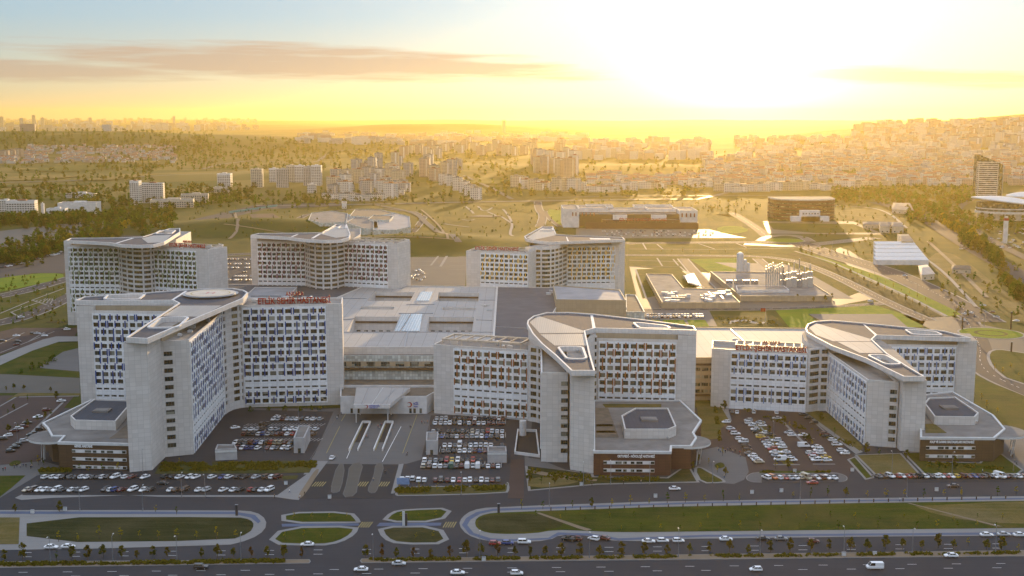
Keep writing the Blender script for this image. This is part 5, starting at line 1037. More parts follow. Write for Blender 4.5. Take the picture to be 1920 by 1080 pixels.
# greenhouse rows, sheds right
x, y, _ = GT(1690, 500); g = Bld('depot_shed', 'row of long white sawtooth shed roofs beside the right avenue', (x, y, 0), 'depot')
for i in range(5):
    a = G(1642, 497 - i * 7.5); b = G(1741 - i * 6, 497 - i * 7.5); mb = MB(); w_ = 9
    mb.prism([(a[0], a[1]), (b[0], a[1]), (b[0], a[1] + w_), (a[0], a[1] + w_)], 0, lambda u, v, yy=a[1]: 5 + (2.5 if v > yy + 4 else 0), 0, 1, False); g.part('shed_roof', mb, ['wall_white', 'white_metal'])
for lab, q, z, m in (('long pale barrel-roofed shed near the right avenue', [(1728, 526), (1752, 524), (1738, 506), (1722, 508)], 5, 'roof_pale'), ('pale hipped-roof hall behind the sawtooth sheds', [(1690, 466), (1712, 466), (1702, 452), (1682, 452)], 8, 'roof_light'), ('left of two pale tent-roofed halls beyond the avenue', [(1650, 437), (1668, 437), (1664, 429), (1648, 429)], 8, 'roof_light'), ('right of two pale tent-roofed halls beyond the avenue', [(1672, 437), (1694, 437), (1688, 429), (1672, 429)], 8, 'roof_light'), ('low long white store behind the two tent-roofed halls', [(1618, 428), (1690, 429), (1690, 424), (1618, 423)], 5, 'roof_light'), ('pale flat-roofed site office beyond the curved hospital', [(1672, 400), (1712, 402), (1706, 388), (1675, 387)], 6, 'roof_light'), ('low brick shed by the dry field at right', [(1785, 513), (1820, 513), (1818, 507), (1785, 506)], 4, 'roof_brown')):
    pq = GL(q); k = Bld('shed', lab, (*pq[0], 0), 'shed'); k.wall(pq, 0, z, m, 'wall_cream', 0); d_, n_, L_ = nrm(pq[0], pq[1]); c0 = lerp(pq[0], pq[2], .5)
    mb = MB(); zc = z + 2.2; P4 = ccw(pq); m1, m2 = lerp(P4[0], P4[3], .5), lerp(P4[1], P4[2], .5); m1, m2 = lerp(m1, m2, .15), lerp(m1, m2, .85)
    o4 = offset_poly(P4, .6); mb.face([(*o4[0], z + .02), (*o4[1], z + .02), (*m2, zc), (*m1, zc)]); mb.face([(*o4[2], z + .02), (*o4[3], z + .02), (*m1, zc), (*m2, zc)]); mb.face([(*o4[1], z + .02), (*o4[2], z + .02), (*m2, zc)]); mb.face([(*o4[3], z + .02), (*o4[0], z + .02), (*m1, zc)]); k.part('roof', mb, m)
    k.windows(pq[0], pq[1], 1, max(2, int(L_ / 7)), 1.6, 1.6, 2, .06)
def ptower(px, py, w_, d_, h_, rot, label, wallm, roofm='roof_light', name='apartment_block', n=None, cat='building', windows=True, red=False):
    x, y, z = GT(px, py); b = Bld(name, label, (x, y, z), cat); c, s_ = cos(rot), sin(rot)
    R = [(x + a * c - e * s_, y + a * s_ + e * c) for a, e in ((-w_ / 2, 0), (w_ / 2, 0), (w_ / 2, d_), (-w_ / 2, d_))]
    mb = MB(); mb.prism(R, z - 2, z + h_, 0, 1); mb.ring(R, .5, z + h_, z + h_ + 1); b.part('wall', mb, [wallm, roofm])
    if windows:
        fl = int(h_ / 3.2)
        for k in range(fl):
            zz = z + 1 + k * 3.2
            mb = MB(); Q = offset_poly(R, .06); Q = Q if True else R
            for i in range(4): a, e = Q[i], Q[(i + 1) % 4]; mb.face([(*a, zz), (*e, zz), (*e, zz + 1.7), (*a, zz + 1.7)])
            b.part('window_row', mb, 'window_strip')
    mb = MB(); mb.box(x, y + d_ / 2, z + h_, w_ * .3, d_ * .4, 2.6, rot); b.part('roof_hut', mb, 'tile_red' if red else wallm)
    return b
ptower(39, 407, 40, 18, 22, .12, 'wide white six-storey block with red roof hut at far left', 'wall_white', red=True); ptower(10, 398, 22, 16, 16, .1, 'small white block left of the wide white one, at the picture edge', 'wall_white')
ptower(145, 402, 56, 30, 15, .1, 'broad white flat-roofed hall among trees at left', 'wall_white', name='hall', windows=False); ptower(105, 410, 26, 18, 12, .1, 'smaller white hall in front of the broad one at left', 'wall_white', name='hall')
ptower(80, 402, 4, 4, 14, 0, 'slim white tower beside the halls at left', 'wall_white', name='chimney_tower', windows=False)
ptower(253, 385, 15, 16, 38, 0, 'narrow white apartment tower at left, beside the wide slab', 'wall_white', red=True); ptower(286, 381, 36, 14, 32, .08, 'wide white apartment slab at left with reddish roof huts', 'wall_white', red=True)
ptower(322, 390, 66, 30, 12, .18, 'long beige factory hall right of the white slab', 'wall_cream', name='factory_hall'); ptower(365, 382, 44, 26, 14, .2, 'beige factory wing further right along the road', 'wall_cream', name='factory_hall'); ptower(150, 372, 50, 24, 7, .15, 'low red-roofed store among trees at left', 'wall_white', 'tile_red', name='store')
ptower(420, 354, 26, 20, 28, 0, 'pale octagonal-looking apartment tower standing alone at left', 'wall_white'); ptower(407, 362, 42, 22, 8, .1, 'low beige school building near the lone tower', 'wall_cream')
for i, (px, py, w_, h_, m) in enumerate(((481, 352, 22, 36, 'wall_cream'), (513, 344, 18, 28, 'wall_white'), (530, 352, 24, 36, 'wall_grey'), (546, 342, 20, 34, 'wall_cream'), (562, 342, 20, 34, 'wall_white'), (578, 350, 18, 38, 'wall_grey'), (593, 350, 20, 40, 'wall_white'))):
    ptower(px, py, w_, 18, h_, .1 * (i % 3), f'{("first", "second", "third", "fourth", "fifth", "sixth", "seventh")[i]} of the row of apartment towers left of the hillside quarter', m)
ptower(584, 362, 16, 12, 16, 0, 'small white house below the row of apartment towers', 'wall_white')
mb = MB(); fence = Bld('fence', 'turquoise fence along the road left of the clinic', (*G(460, 396), 0), 'fence'); a, b = G(430, 400), G(520, 387); mb.bar((*a, 0), (*b, 0), .3, 3); fence.part('fence_panel', mb, 'fence_teal' if 'fence_teal' in MATS else 'wall_grey')
# ------------------------------------------------------------------ vehicles
CARP = {'white': (.72, .72, .72), 'silver': (.40, .41, .42), 'grey': (.14, .145, .15), 'black': (.012, .012, .014), 'red': (.30, .02, .015), 'dark red': (.10, .012, .012), 'blue': (.02, .05, .20), 'yellow': (.60, .38, .02), 'beige': (.40, .34, .24), 'orange': (.45, .12, .02), 'green': (.02, .10, .08), 'brown': (.09, .05, .03)}
for k, c in CARP.items():
    m, t, b = nodemat('paint_' + k.replace(' ', '_')); b.inputs['Base Color'].default_value = (*c, 1); b.inputs['Roughness'].default_value = .28; b.inputs['Coat Weight'].default_value = .5; b.inputs['Metallic'].default_value = .1
m, t, b = nodemat('car_glass'); b.inputs['Base Color'].default_value = (.012, .014, .018, 1); b.inputs['Roughness'].default_value = .08; b.inputs['Specular IOR Level'].default_value = .7
M('rubber', (.015, .015, .015), .8, .1, 2); M('lamp_glass', (.7, .68, .6), .2, .05, 2); M('tail_red', (.3, .01, .01), .3, .05, 2)
def loft(mb, st, mi=0, cap=True):
    """st: list of rings (same count), skinned"""
    n = len(st[0])
    for a, b in zip(st[:-1], st[1:]):
        for i in range(n): mb.face([a[i], b[i], b[(i + 1) % n], a[(i + 1) % n]], mi)
    if cap: mb.face(st[0], mi); mb.face(st[-1][::-1], mi)
def ring8(x, w_, zb, zt, c=.12, tw=1.0):
    h = w_ / 2; t = h * tw
    return [(x, -h + c, zb), (x, h - c, zb), (x, h, zb + c), (x, h, zt - c * 1.5), (x, t - c, zt), (x, -t + c, zt), (x, -h, zt - c * 1.5), (x, -h, zb + c)]
KINDS = {  # length profile: (x, half-section width, zbottom, ztop); greenhouse: x0..x3 base/top, z
 'saloon': dict(L=4.6, W=1.8, low=[(-2.3, 1.5, .42, .72), (-2.2, 1.7, .3, .92), (-1.5, 1.8, .25, 1.0), (.7, 1.8, .25, .97), (1.6, 1.76, .25, .86), (2.2, 1.6, .28, .72), (2.3, 1.4, .4, .6)], gh=(-1.75, -.95, .35, 1.15, .96, 1.45)),
 'hatchback': dict(L=4.1, W=1.76, low=[(-2.05, 1.5, .42, .8), (-1.98, 1.7, .3, .98), (-1.4, 1.76, .25, 1.02), (.7, 1.76, .25, .98), (1.5, 1.72, .25, .88), (2.0, 1.55, .3, .7), (2.05, 1.4, .4, .6)], gh=(-1.95, -1.55, .3, 1.1, .98, 1.5)),
 'off-roader': dict(L=4.6, W=1.9, low=[(-2.3, 1.7, .5, .95), (-2.25, 1.85, .38, 1.12), (.8, 1.9, .35, 1.12), (1.7, 1.86, .35, 1.05), (2.25, 1.75, .4, .9), (2.3, 1.6, .5, .75)], gh=(-2.2, -2.0, .5, 1.1, 1.1, 1.75)),
 'van': dict(L=5.4, W=2.0, low=[(-2.7, 1.9, .4, 1.2), (-2.65, 2.0, .32, 1.3), (1.6, 2.0, .32, 1.3), (2.3, 1.95, .32, 1.15), (2.65, 1.8, .35, .95), (2.7, 1.6, .45, .8)], gh=(-2.68, -2.62, 1.3, 2.1, 1.28, 2.25)),
 'pickup': dict(L=5.2, W=1.86, low=[(-2.6, 1.75, .5, .95), (-2.55, 1.85, .4, 1.1), (.9, 1.86, .36, 1.1), (1.9, 1.8, .36, 1.02), (2.5, 1.7, .4, .85), (2.6, 1.5, .5, .75)], gh=(-.7, -.5, .7, 1.2, 1.08, 1.7))}
_cm = {}
def car_meshes(kind, colr):
    if (kind, colr) in _cm: return _cm[kind, colr]
    K = KINDS[kind]; x0, x1, x2, x3, zb, zt = K['gh']; W_ = K['W']; pm = 'paint_' + colr.replace(' ', '_')
    mb = MB(); loft(mb, [ring8(x, w_, a, b) for x, w_, a, b in K['low']], 0)
    # roof skin and pillars
    rt = W_ * .80; rb = W_ * .93
    mb.prism([(x1, -rt / 2), (x2, -rt / 2), (x2, rt / 2), (x1, rt / 2)], zt - .06, zt, 0, 0, True)
    for sy in (-1, 1):
        for (xa, xb) in ((x0 + .02, x1), (x3 - .02, x2), ((x0 + x3) / 2, (x1 + x2) / 2)): mb.tube((xa, sy * rb / 2, zb - .02), (xb, sy * rt / 2, zt - .03), .05, .05, 4, 0, False)
    for sy in (-1, 1): mb.box(x3 - .25, sy * (W_ / 2 + .08), zb, .12, .2, .14)
    o = mb.build('body', [pm]); body = o.data; bpy.data.objects.remove(o)
    mb = MB(); bt = [(x0, -rb / 2, zb), (x3, -rb / 2, zb), (x3, rb / 2, zb), (x0, rb / 2, zb)]; tp = [(x1, -rt / 2, zt - .03), (x2, -rt / 2, zt - .03), (x2, rt / 2, zt - .03), (x1, rt / 2, zt - .03)]
    for i in range(4): mb.face([bt[i], bt[(i + 1) % 4], tp[(i + 1) % 4], tp[i]])
    if kind == 'van':
        mb2 = MB(); mb2.prism([(x0, -rb / 2 - .012), (.1, -rb / 2 - .012), (.1, rb / 2 + .012), (x0, rb / 2 + .012)], zb, zt - .05, 0, 0, True); o = mb2.build('cargo', [pm]); cargo = o.data; bpy.data.objects.remove(o)
    o = mb.build('windows', ['car_glass']); gl_ = o.data; bpy.data.objects.remove(o)
    _cm[kind, colr] = (body, gl_, cargo if kind == 'van' else None); return _cm[kind, colr]
mb = MB(); mb.tube((0, -.11, 0), (0, .11, 0), .32, .32, 12, 0); mb.tube((0, -.115, 0), (0, .115, 0), .18, .18, 8, 1); o = mb.build('wheel', ['rubber', 'steel']); WHEEL = o.data; bpy.data.objects.remove(o)
mb = MB(); mb.box(0, 0, 0, .08, .36, .14); o = mb.build('headlight', ['lamp_glass']); HEADL = o.data; bpy.data.objects.remove(o)
CARS = []   # (x, y, heading, kind, colour, label, group)
ORD = ['first', 'second', 'third', 'fourth', 'fifth', 'sixth', 'seventh', 'eighth', 'ninth', 'tenth', 'eleventh', 'twelfth', 'thirteenth', 'fourteenth', 'fifteenth', 'sixteenth', 'seventeenth', 'eighteenth', 'nineteenth', 'twentieth']
def ordw(i): return ORD[i] if i < 20 else ('twenty-' + ORD[i - 20] if i < 29 else 'thirtieth' if i == 29 else 'thirty-' + ORD[i - 30])
WTS = [('white', 36), ('silver', 15), ('grey', 13), ('black', 20), ('red', 4), ('dark red', 5), ('blue', 3), ('beige', 2), ('brown', 2), ('orange', 1)]
crnd = random.Random(11)
def pick(): return crnd.choices([a for a, _ in WTS], [b for _, b in WTS])[0]
def carrow(px, rowname, ang, over={}, group=None, count_from='from left'):
    for i, (x, y) in enumerate(px):
        c, k = over.get(i, (None, None)); c = c or pick(); k = k or crnd.choice(['saloon', 'saloon', 'hatchback', 'hatchback', 'off-roader'])
        X, Y = G(x, y); CARS.append((X, Y, ang + crnd.uniform(-.03, .03) + (pi if crnd.random() < .4 else 0), k, c, f'{c} {k}, {ordw(i)} {count_from}, {rowname}', group or 'cars parked in the ' + rowname))
yy = lambda y, xs: [(x, y) for x in xs]
z6 = lambda xs, y: [(400 + x / 4, 640 + y / 4) for x in xs]
z7 = lambda xs, y: [(780 + x / 6.75, 760 + y / 6.75) for x in xs]
W = ('white', None); K_ = ('black', None); R_D = ('red', None)
carrow(yy(897, [86, 101, 112, 121, 134, 143, 155, 165, 176, 186, 194, 204, 216, 236, 247, 272, 311, 325, 337, 355, 367, 398, 418, 429, 447, 459, 480, 500, 511, 521]), 'upper row before the blue tower', radians(62), {0: W, 1: W, 2: W, 3: K_, 4: ('grey', None), 5: K_, 6: W, 7: W, 8: K_, 9: K_, 10: W, 11: K_, 12: ('white', 'off-roader'), 13: W, 14: ('dark red', None), 15: W, 16: K_, 17: K_, 18: W, 24: K_, 25: K_, 29: ('dark red', None)})
carrow(yy(921, [52, 61, 75, 86, 96, 106, 117, 136, 148, 157, 199, 209, 217, 229, 249, 270, 282, 322, 331, 346, 374, 387, 419, 439, 451, 472, 480, 492, 505]), 'lower row along the access road', radians(62), {0: ('beige', None), 1: ('brown', None), 2: W, 3: W, 5: W, 9: W, 10: K_, 11: W, 12: ('blue', None), 13: ('dark red', None), 14: W, 15: W, 16: K_, 17: W, 20: W, 22: W, 25: R_D, 26: K_, 27: W, 28: W})
lotA = 'of the blue tower car park'; aA = radians(72)
carrow(z6([435 + 20, 490, 525, 560, 595, 630, 665, 710, 752, 803], 592), 'back row ' + lotA, aA, {0: ('white', 'van'), 7: ('white', 'van'), 8: ('beige', 'van'), 9: W})
carrow(z6([245, 290, 330, 365, 440, 475, 545, 585, 625, 660, 690, 730, 770], 668), 'upper middle row ' + lotA, aA, {0: K_, 1: K_, 12: ('brown', None)})
carrow(z6([235, 270, 305, 345, 380, 415, 450, 485, 520, 560, 603, 643, 685, 750], 705), 'lower middle row ' + lotA, aA, {0: K_, 4: ('blue', None), 9: W, 10: R_D, 13: ('brown', None)})
carrow(z6([168, 203, 245, 290, 325, 368, 405, 440, 475, 510, 545, 580], 770), 'second front row ' + lotA, aA, {0: W, 5: W, 10: ('dark red', None)})
carrow(z6([190, 220, 255, 295, 335, 410, 450, 487, 525, 570], 810), 'front row ' + lotA, aA, {1: W, 4: W, 9: W})
carrow(z6([480, 540, 400, 355], 575)[:2] + z6([405, 365], 628), 'loose group above the blue tower car park', aA)
lotC = 'of the central car park'; aC = pi / 2
carrow(z7([265, 325, 380, 490, 550, 625, 690, 745, 800, 862, 925, 990, 1050, 1100], 183), 'topmost row ' + lotC, aC, {3: W, 5: W, 13: W})
carrow(z7([245, 315, 375, 430, 490, 555, 615, 670, 735, 790, 858, 922, 980, 1052, 1103], 243), 'second row ' + lotC, aC, {5: ('dark red', None), 7: W, 8: ('beige', 'off-roader'), 9: K_, 11: W})
carrow(z7([220, 290, 408, 468, 533, 590, 650, 712, 780, 842, 910, 962, 1027, 1090], 348), 'third row ' + lotC, aC, {4: K_, 10: R_D, 11: ('white', 'off-roader')})
carrow(z7([205, 270, 328, 393, 457, 518, 582, 645, 710, 768, 832, 895, 955, 1027, 1090], 412), 'fourth row ' + lotC, aC, {2: ('blue', None), 6: ('dark red', None), 10: W, 11: ('blue', None)})
carrow(z7([362, 430, 495, 553, 625, 690, 757, 820, 885, 948, 1090], 525), 'fifth row ' + lotC, aC, {3: ('white', 'van'), 9: W, 10: K_})
carrow(z7([345, 417, 480, 553, 615, 680, 743, 808, 872], 597), 'sixth row ' + lotC, aC, {2: K_, 4: W, 6: ('dark red', None), 8: ('dark red', None)})
carrow(z7([110, 180, 250, 322, 388, 455, 530, 590, 652, 722, 805], 715), 'seventh row ' + lotC, aC, {0: ('white', 'off-roader'), 5: ('yellow', None), 7: K_, 9: R_D})
carrow(z7([95, 163, 240, 308, 372, 447, 513, 578, 648, 720, 783, 845, 913, 975, 1038], 790), 'eighth row ' + lotC, aC, {0: ('beige', 'off-roader'), 1: ('brown', 'off-roader'), 5: ('green', 'van'), 8: ('white', 'van'), 10: ('white', 'van'), 13: ('dark red', None), 14: W})
carrow([(754, 901), (764, 901), (774, 901)] + z7([35, 107, 248, 315, 397, 472, 550, 618, 683, 757, 827, 898, 967, 1040], 966), 'bottom row ' + lotC, aC, {0: W, 1: W, 3: W, 4: W, 5: ('dark red', None), 6: K_, 8: W, 9: R_D, 10: W, 11: W, 12: K_, 13: W, 15: ('dark red', None)})
z5 = lambda q: [(1340 + x / 6.353, 740 + y / 6.353) for x, y in q]
def col(q, nm, over={}): carrow(z5(q), nm + ' of the reddish car park', radians(4), over, None, 'from top')
col([(135, 340), (190, 418), (218, 448), (247, 482), (297, 540), (340, 576), (372, 628), (392, 668), (412, 715), (450, 745), (480, 773), (505, 795), (530, 818)], 'leftmost slanting line', {0: W, 1: W, 3: W, 4: W, 5: W, 7: ('brown', None), 9: W, 10: W, 11: W, 12: ('beige', None)})
col([(400, 318), (410, 350), (450, 380), (480, 425), (500, 460), (535, 495), (550, 520), (590, 550), (610, 580), (640, 608), (660, 640), (690, 668), (710, 700), (735, 740), (780, 790)], 'second slanting line', {0: W, 1: W, 3: ('grey', None), 4: ('dark red', None), 6: ('yellow', None), 7: ('dark red', None), 9: W, 10: W, 12: W, 14: ('white', 'van')})
col([(545, 345), (570, 380), (620, 470), (670, 495), (730, 562), (780, 606), (805, 642), (840, 700), (870, 740), (890, 768), (920, 798)], 'third slanting line', {0: W, 1: W, 2: K_, 3: K_, 4: W, 6: W, 10: W})
col([(740, 295), (880, 465), (920, 497), (1060, 628), (1140, 712), (1165, 740), (1190, 768), (1210, 797)], 'middle slanting line', {0: W, 1: ('dark red', None), 2: W, 3: ('white', 'van'), 4: W, 5: R_D, 6: W, 7: W})
col([(1050, 497), (1130, 548), (1210, 637), (1235, 680), (1265, 712), (1325, 762), (1340, 797)], 'fifth slanting line', {0: W, 1: ('brown', None), 2: W, 5: ('yellow', None), 6: W})
col([(1060, 252), (1120, 292), (1180, 350), (1310, 480), (1335, 512), (1405, 556), (1455, 612), (1510, 680), (1550, 714)], 'rightmost slanting line', {0: W, 2: W, 4: R_D, 6: W, 7: W, 8: W})
carrow(z5([(210, 225), (265, 225), (465, 225), (735, 228)]), 'top edge of the reddish car park', radians(80), {0: ('dark red', None), 1: W, 2: ('brown', None), 3: ('orange', None)})
carrow(z5([(x, 1005) for x in (615, 690, 765, 830, 885, 955, 1015, 1090, 1150, 1210, 1270, 1335, 1410)]), 'short bay row below the reddish car park', radians(118), {0: W, 1: ('orange', None), 2: W, 3: ('red', None), 4: ('silver', None), 5: W, 6: ('beige', None), 7: ('beige', 'van'), 8: ('dark red', None), 9: W, 10: ('dark red', None), 11: W})
carrow([(1440 + x / 4, 895.5) for x in (825, 865, 915, 965, 1000, 1040, 1085, 1125, 1170, 1215, 1255, 1295, 1330, 1365, 1405, 1450, 1495, 1540, 1580, 1610, 1655, 1690, 1740, 1775, 1825, 1870, 1905)], 'long row along the lawns at lower right', radians(122), {1: ('brown', None), 2: ('white', 'off-roader'), 3: ('red', None), 4: W, 6: ('dark red', None), 8: W, 10: W, 14: ('yellow', None), 17: ('blue', None), 20: ('black', 'off-roader'), 21: W, 22: ('white', 'van'), 25: W})
carrow([(115, 754), (87, 771), (71, 784), (51, 795), (45, 802), (36, 806), (27, 810), (15, 819), (6, 825)], 'slanting row of the far-left car park', radians(25), {0: W, 1: W, 2: W, 4: W, 6: ('dark red', None), 7: ('brown', None)})
carrow([(75, 807), (66, 815), (59, 818), (45, 829), (32, 836), (27, 841), (20, 848)], 'line beside the left pavilion', radians(25), {0: ('grey', None), 1: W, 2: W, 3: ('silver', None), 5: ('white', 'van')})
carrow([(31, 631), (34, 642), (31, 648), (62, 627), (70, 627), (5, 641), (84, 631), (122, 618), (126, 619)], 'upper left car park', radians(5), {0: W, 2: W, 3: W, 4: W})
DRV = [(96, 1029, 0, 'white', 'saloon', 'white saloon, left of the pair driving along the dark lawn at lower left'), (128, 1028, 0, 'white', 'saloon', 'white saloon, right of the pair driving along the dark lawn at lower left'), (576, 1024, pi, 'white', 'saloon', 'white saloon driving past the lower left oval lawn'),
 (377, 1067, 0, 'black', 'off-roader', 'black off-roader on the avenue at the bottom edge, lower left'), (677, 1071, pi, 'white', 'saloon', 'white saloon on the avenue below the crossing'), (748, 1060, 0, 'silver', 'saloon', 'silver saloon on the avenue just below the median, mid picture'), (858, 1077, 0, 'white', 'saloon', 'white saloon cut by the bottom edge, mid picture'), (969, 1078, 0, 'white', 'hatchback', 'white hatchback at the bottom edge, right of the middle'),
 (928, 1022, 0, 'red', 'hatchback', 'red hatchback waiting below the rounded end of the right lawn'), (952, 1021, 0, 'blue', 'hatchback', 'blue hatchback right behind the red one on the avenue'), (983, 1020, 0, 'white', 'off-roader', 'white boxy off-roader on the avenue near the lay-by'), (1066, 1014, 2.8, 'black', 'pickup', 'black pickup in the lay-by below the right lawn'), (1081, 1013, 2.7, 'dark red', 'hatchback', 'dark red hatchback in the lay-by beside the black pickup'),
 (1113, 1013, 2.6, 'white', 'hatchback', 'white hatchback parked askew in the lay-by'), (1132, 1012, 2.7, 'dark red', 'saloon', 'dark red saloon at the right end of the lay-by'), (1216, 1018, 0, 'white', 'saloon', 'white saloon, left of three close together on the avenue'), (1243, 1017, 0, 'white', 'hatchback', 'white hatchback standing in the strip of sunlight on the avenue'), (1272, 1017, 0, 'white', 'hatchback', 'white hatchback just right of the sunlit strip'),
 (1361, 1014, 0, 'white', 'saloon', 'white saloon alone on the avenue under an orange tree'), (1430, 1013, 0, 'black', 'saloon', 'black saloon, left of a dark pair on the avenue at right'), (1464, 1013, 0, 'grey', 'saloon', 'dark grey saloon, right of a dark pair on the avenue at right'), (1525, 1018, 0, 'dark red', 'hatchback', 'dark hatchback behind a roadside tree on the avenue'), (1850, 1006, 0, 'white', 'saloon', 'white saloon, first of three queued at far right'), (1882, 1005, 0, 'silver', 'saloon', 'silver saloon, middle of three queued at far right'), (1912, 1006, 0, 'white', 'saloon', 'white saloon, last of three queued at the right edge'),
 (1783, 1045, pi, 'white', 'saloon', 'white saloon on the near carriageway at lower right'), (1640, 1067, pi, 'white', 'van', 'white delivery van on the near carriageway'), (1417, 1071, pi, 'white', 'hatchback', 'white hatchback on the near carriageway left of the delivery van'), (1265, 919, 0, 'white', 'saloon', 'white saloon driving on the inner road before the dark red pavilion'), (1523, 908, pi, 'red', 'saloon', 'red saloon on the inner road below the bay row'), (1787, 914, pi, 'brown', 'saloon', 'brown saloon on the inner road at right'),
 (305, 909, 0, 'black', 'saloon', 'black saloon driving between the two rows before the blue tower'), (441, 804, .6, 'black', 'hatchback', 'black hatchback on the ramp road left of the blue tower car park'), (623, 861, 1.45, 'white', 'saloon', 'white saloon leaving the forecourt between the car parks'),
 (1808, 590, 1.9, 'white', 'saloon', 'white saloon waiting on the wide road before the roundabout'), (1820, 588, 1.9, 'beige', 'van', 'small beige truck waiting on the wide road before the roundabout'), (1805, 601, 1.9, 'white', 'hatchback', 'white hatchback nearest the roundabout island'), (1843, 574, 2.4, 'white', 'van', 'white minibus at the kerb of the wide right road'), (1868, 596, 2.6, 'white', 'saloon', 'white saloon on the wide road right of the minibus'), (1860, 587, 2.6, 'grey', 'saloon', 'grey saloon right behind the minibus'), (1905, 603, 2.8, 'white', 'saloon', 'white saloon at the right edge beyond the roundabout'), (1696, 518, 2.3, 'white', 'saloon', 'lone white saloon half way up the wide right road'),
 (40, 596, .5, 'white', 'saloon', 'pair-leading white saloon on the road left of the rear towers'), (1632, 566, .2, 'white', 'saloon', 'white saloon on the curved road above the bright lawn')]
for x, y, a, c, k, lab in DRV: X, Y = G(x, y); CARS.append((X, Y, a, k, c, lab, None))
r3 = random.Random(4); rear_cars = []
for y in (592, 596): rear_cars += [(*G(1214 + i * 5.4, y), pi / 2) for i in range(20) if r3.random() < .9]
for y in (487, 496, 503, 511, 519, 526): rear_cars += [(*G(421 + i * 5, y), pi / 2) for i in range(11) if r3.random() < .6]
for y in range(434, 446, 3): rear_cars += [(*G(1130 + i * 4.4, y), pi / 2) for i in range(48) if r3.random() < .4]
for i in range(34): rear_cars.append((*G(5 + i * 3.6 + r3.uniform(-1, 1), 505 - i * .95 - r3.random() * 3), .25))
for i in range(16): rear_cars.append((*G(766 + i * 2, 505 + r3.uniform(0, 24)), pi / 2))
for i in range(70): X, Y, _z = GT(r3.uniform(1800, 1920), r3.uniform(425, 470)); rear_cars.append((X, Y, .5))
CARS.sort(key=lambda t: hypot(t[0], t[1]))
def wz(x, y):   # local paving height under a car
    return .14
def put_car(c):
    X, Y, a, k, colr, lab, grp = c; K = KINDS[k]; body, gl_, cargo = car_meshes(k, colr)
    r = empty('parked_car' if grp else 'car', (X, Y, .14), lab, {'van': 'van', 'pickup': 'pickup'}.get(k, 'car'), grp, a)
    inst(body, 'body', r, (0, 0, 0)); inst(gl_, 'windows', r, (0, 0, 0))
    if cargo: inst(cargo, 'cargo_box', r, (0, 0, 0))
    for sx in (-1, 1):
        for sy in (-1, 1): inst(WHEEL, 'wheel', r, (sx * K['L'] * .30, sy * (K['W'] / 2 - .12), .32))
    for sy in (-1, 1): inst(HEADL, 'headlight', r, (K['L'] / 2 - .1, sy * .6, .58))
for c in CARS[:300]: put_car(c)
mb = MB(); mats = ['paint_white', 'paint_black', 'paint_silver', 'paint_dark_red', 'car_glass', 'rubber']
M('paint_white', (.7, .7, .7)); 
for X, Y, a, *rest in [(c[0], c[1], c[2]) for c in CARS[300:]] + rear_cars:
    R = Matrix.Translation((X, Y, TH(X, Y) + .12)) @ Matrix.Rotation(a, 4, 'Z'); body, gl_, _ = car_meshes(r3.choice(['saloon', 'hatchback']), 'white'); mi = r3.choices([0, 1, 2, 3], [50, 22, 22, 8])[0]
    for me, m_ in ((body, mi), (gl_, 4)):
        vs_ = [R @ v.co for v in me.vertices]
        for pl in me.polygons: mb.face([vs_[i] for i in pl.vertices], m_)
o = mb.build('parked_cars', mats); tag(o, 'distant parked cars filling the car parks behind and beyond the towers', 'cars', kind='stuff')
# ------------------------------------------------------------------ trees
def leafmat(name, c1, c2):
    m, t, b = nodemat(name); oi = t.nodes.new('ShaderNodeObjectInfo'); f = ramp(t, texn(t, pos(t), .7, 4, .7), .3, .7)
    c = mixc(t, f, c1, c2); c = mixc(t, mth(t, 'MULTIPLY', oi.outputs['Random'], .5), c, tuple((x * 1.3, x * 1.05, x * .7)[i] for i, x in enumerate(c2)))
    lk(t, c, b.inputs['Base Color']); b.inputs['Roughness'].default_value = .85; b.inputs['Specular IOR Level'].default_value = .15
    tr = t.nodes.new('ShaderNodeBsdfTranslucent'); lk(t, c, tr.inputs[0]); mx = t.nodes.new('ShaderNodeMixShader'); mx.inputs[0].default_value = .5; lk(t, b.outputs[0], mx.inputs[1]); lk(t, tr.outputs[0], mx.inputs[2]); lk(t, mx.outputs[0], t.nodes['Material Output'].inputs[0])
leafmat('leaf_green', (.018, .050, .002), (.062, .125, .005)); leafmat('leaf_olive', (.045, .055, .006), (.13, .125, .012)); leafmat('leaf_yellow', (.15, .14, .010), (.34, .28, .02)); leafmat('leaf_rust', (.050, .048, .006), (.13, .105, .012)); leafmat('leaf_red', (.055, .030, .008), (.13, .062, .014)); leafmat('leaf_dark', (.010, .030, .002), (.036, .072, .004))
M('bark', (.10, .075, .05), .9, .2, 2)
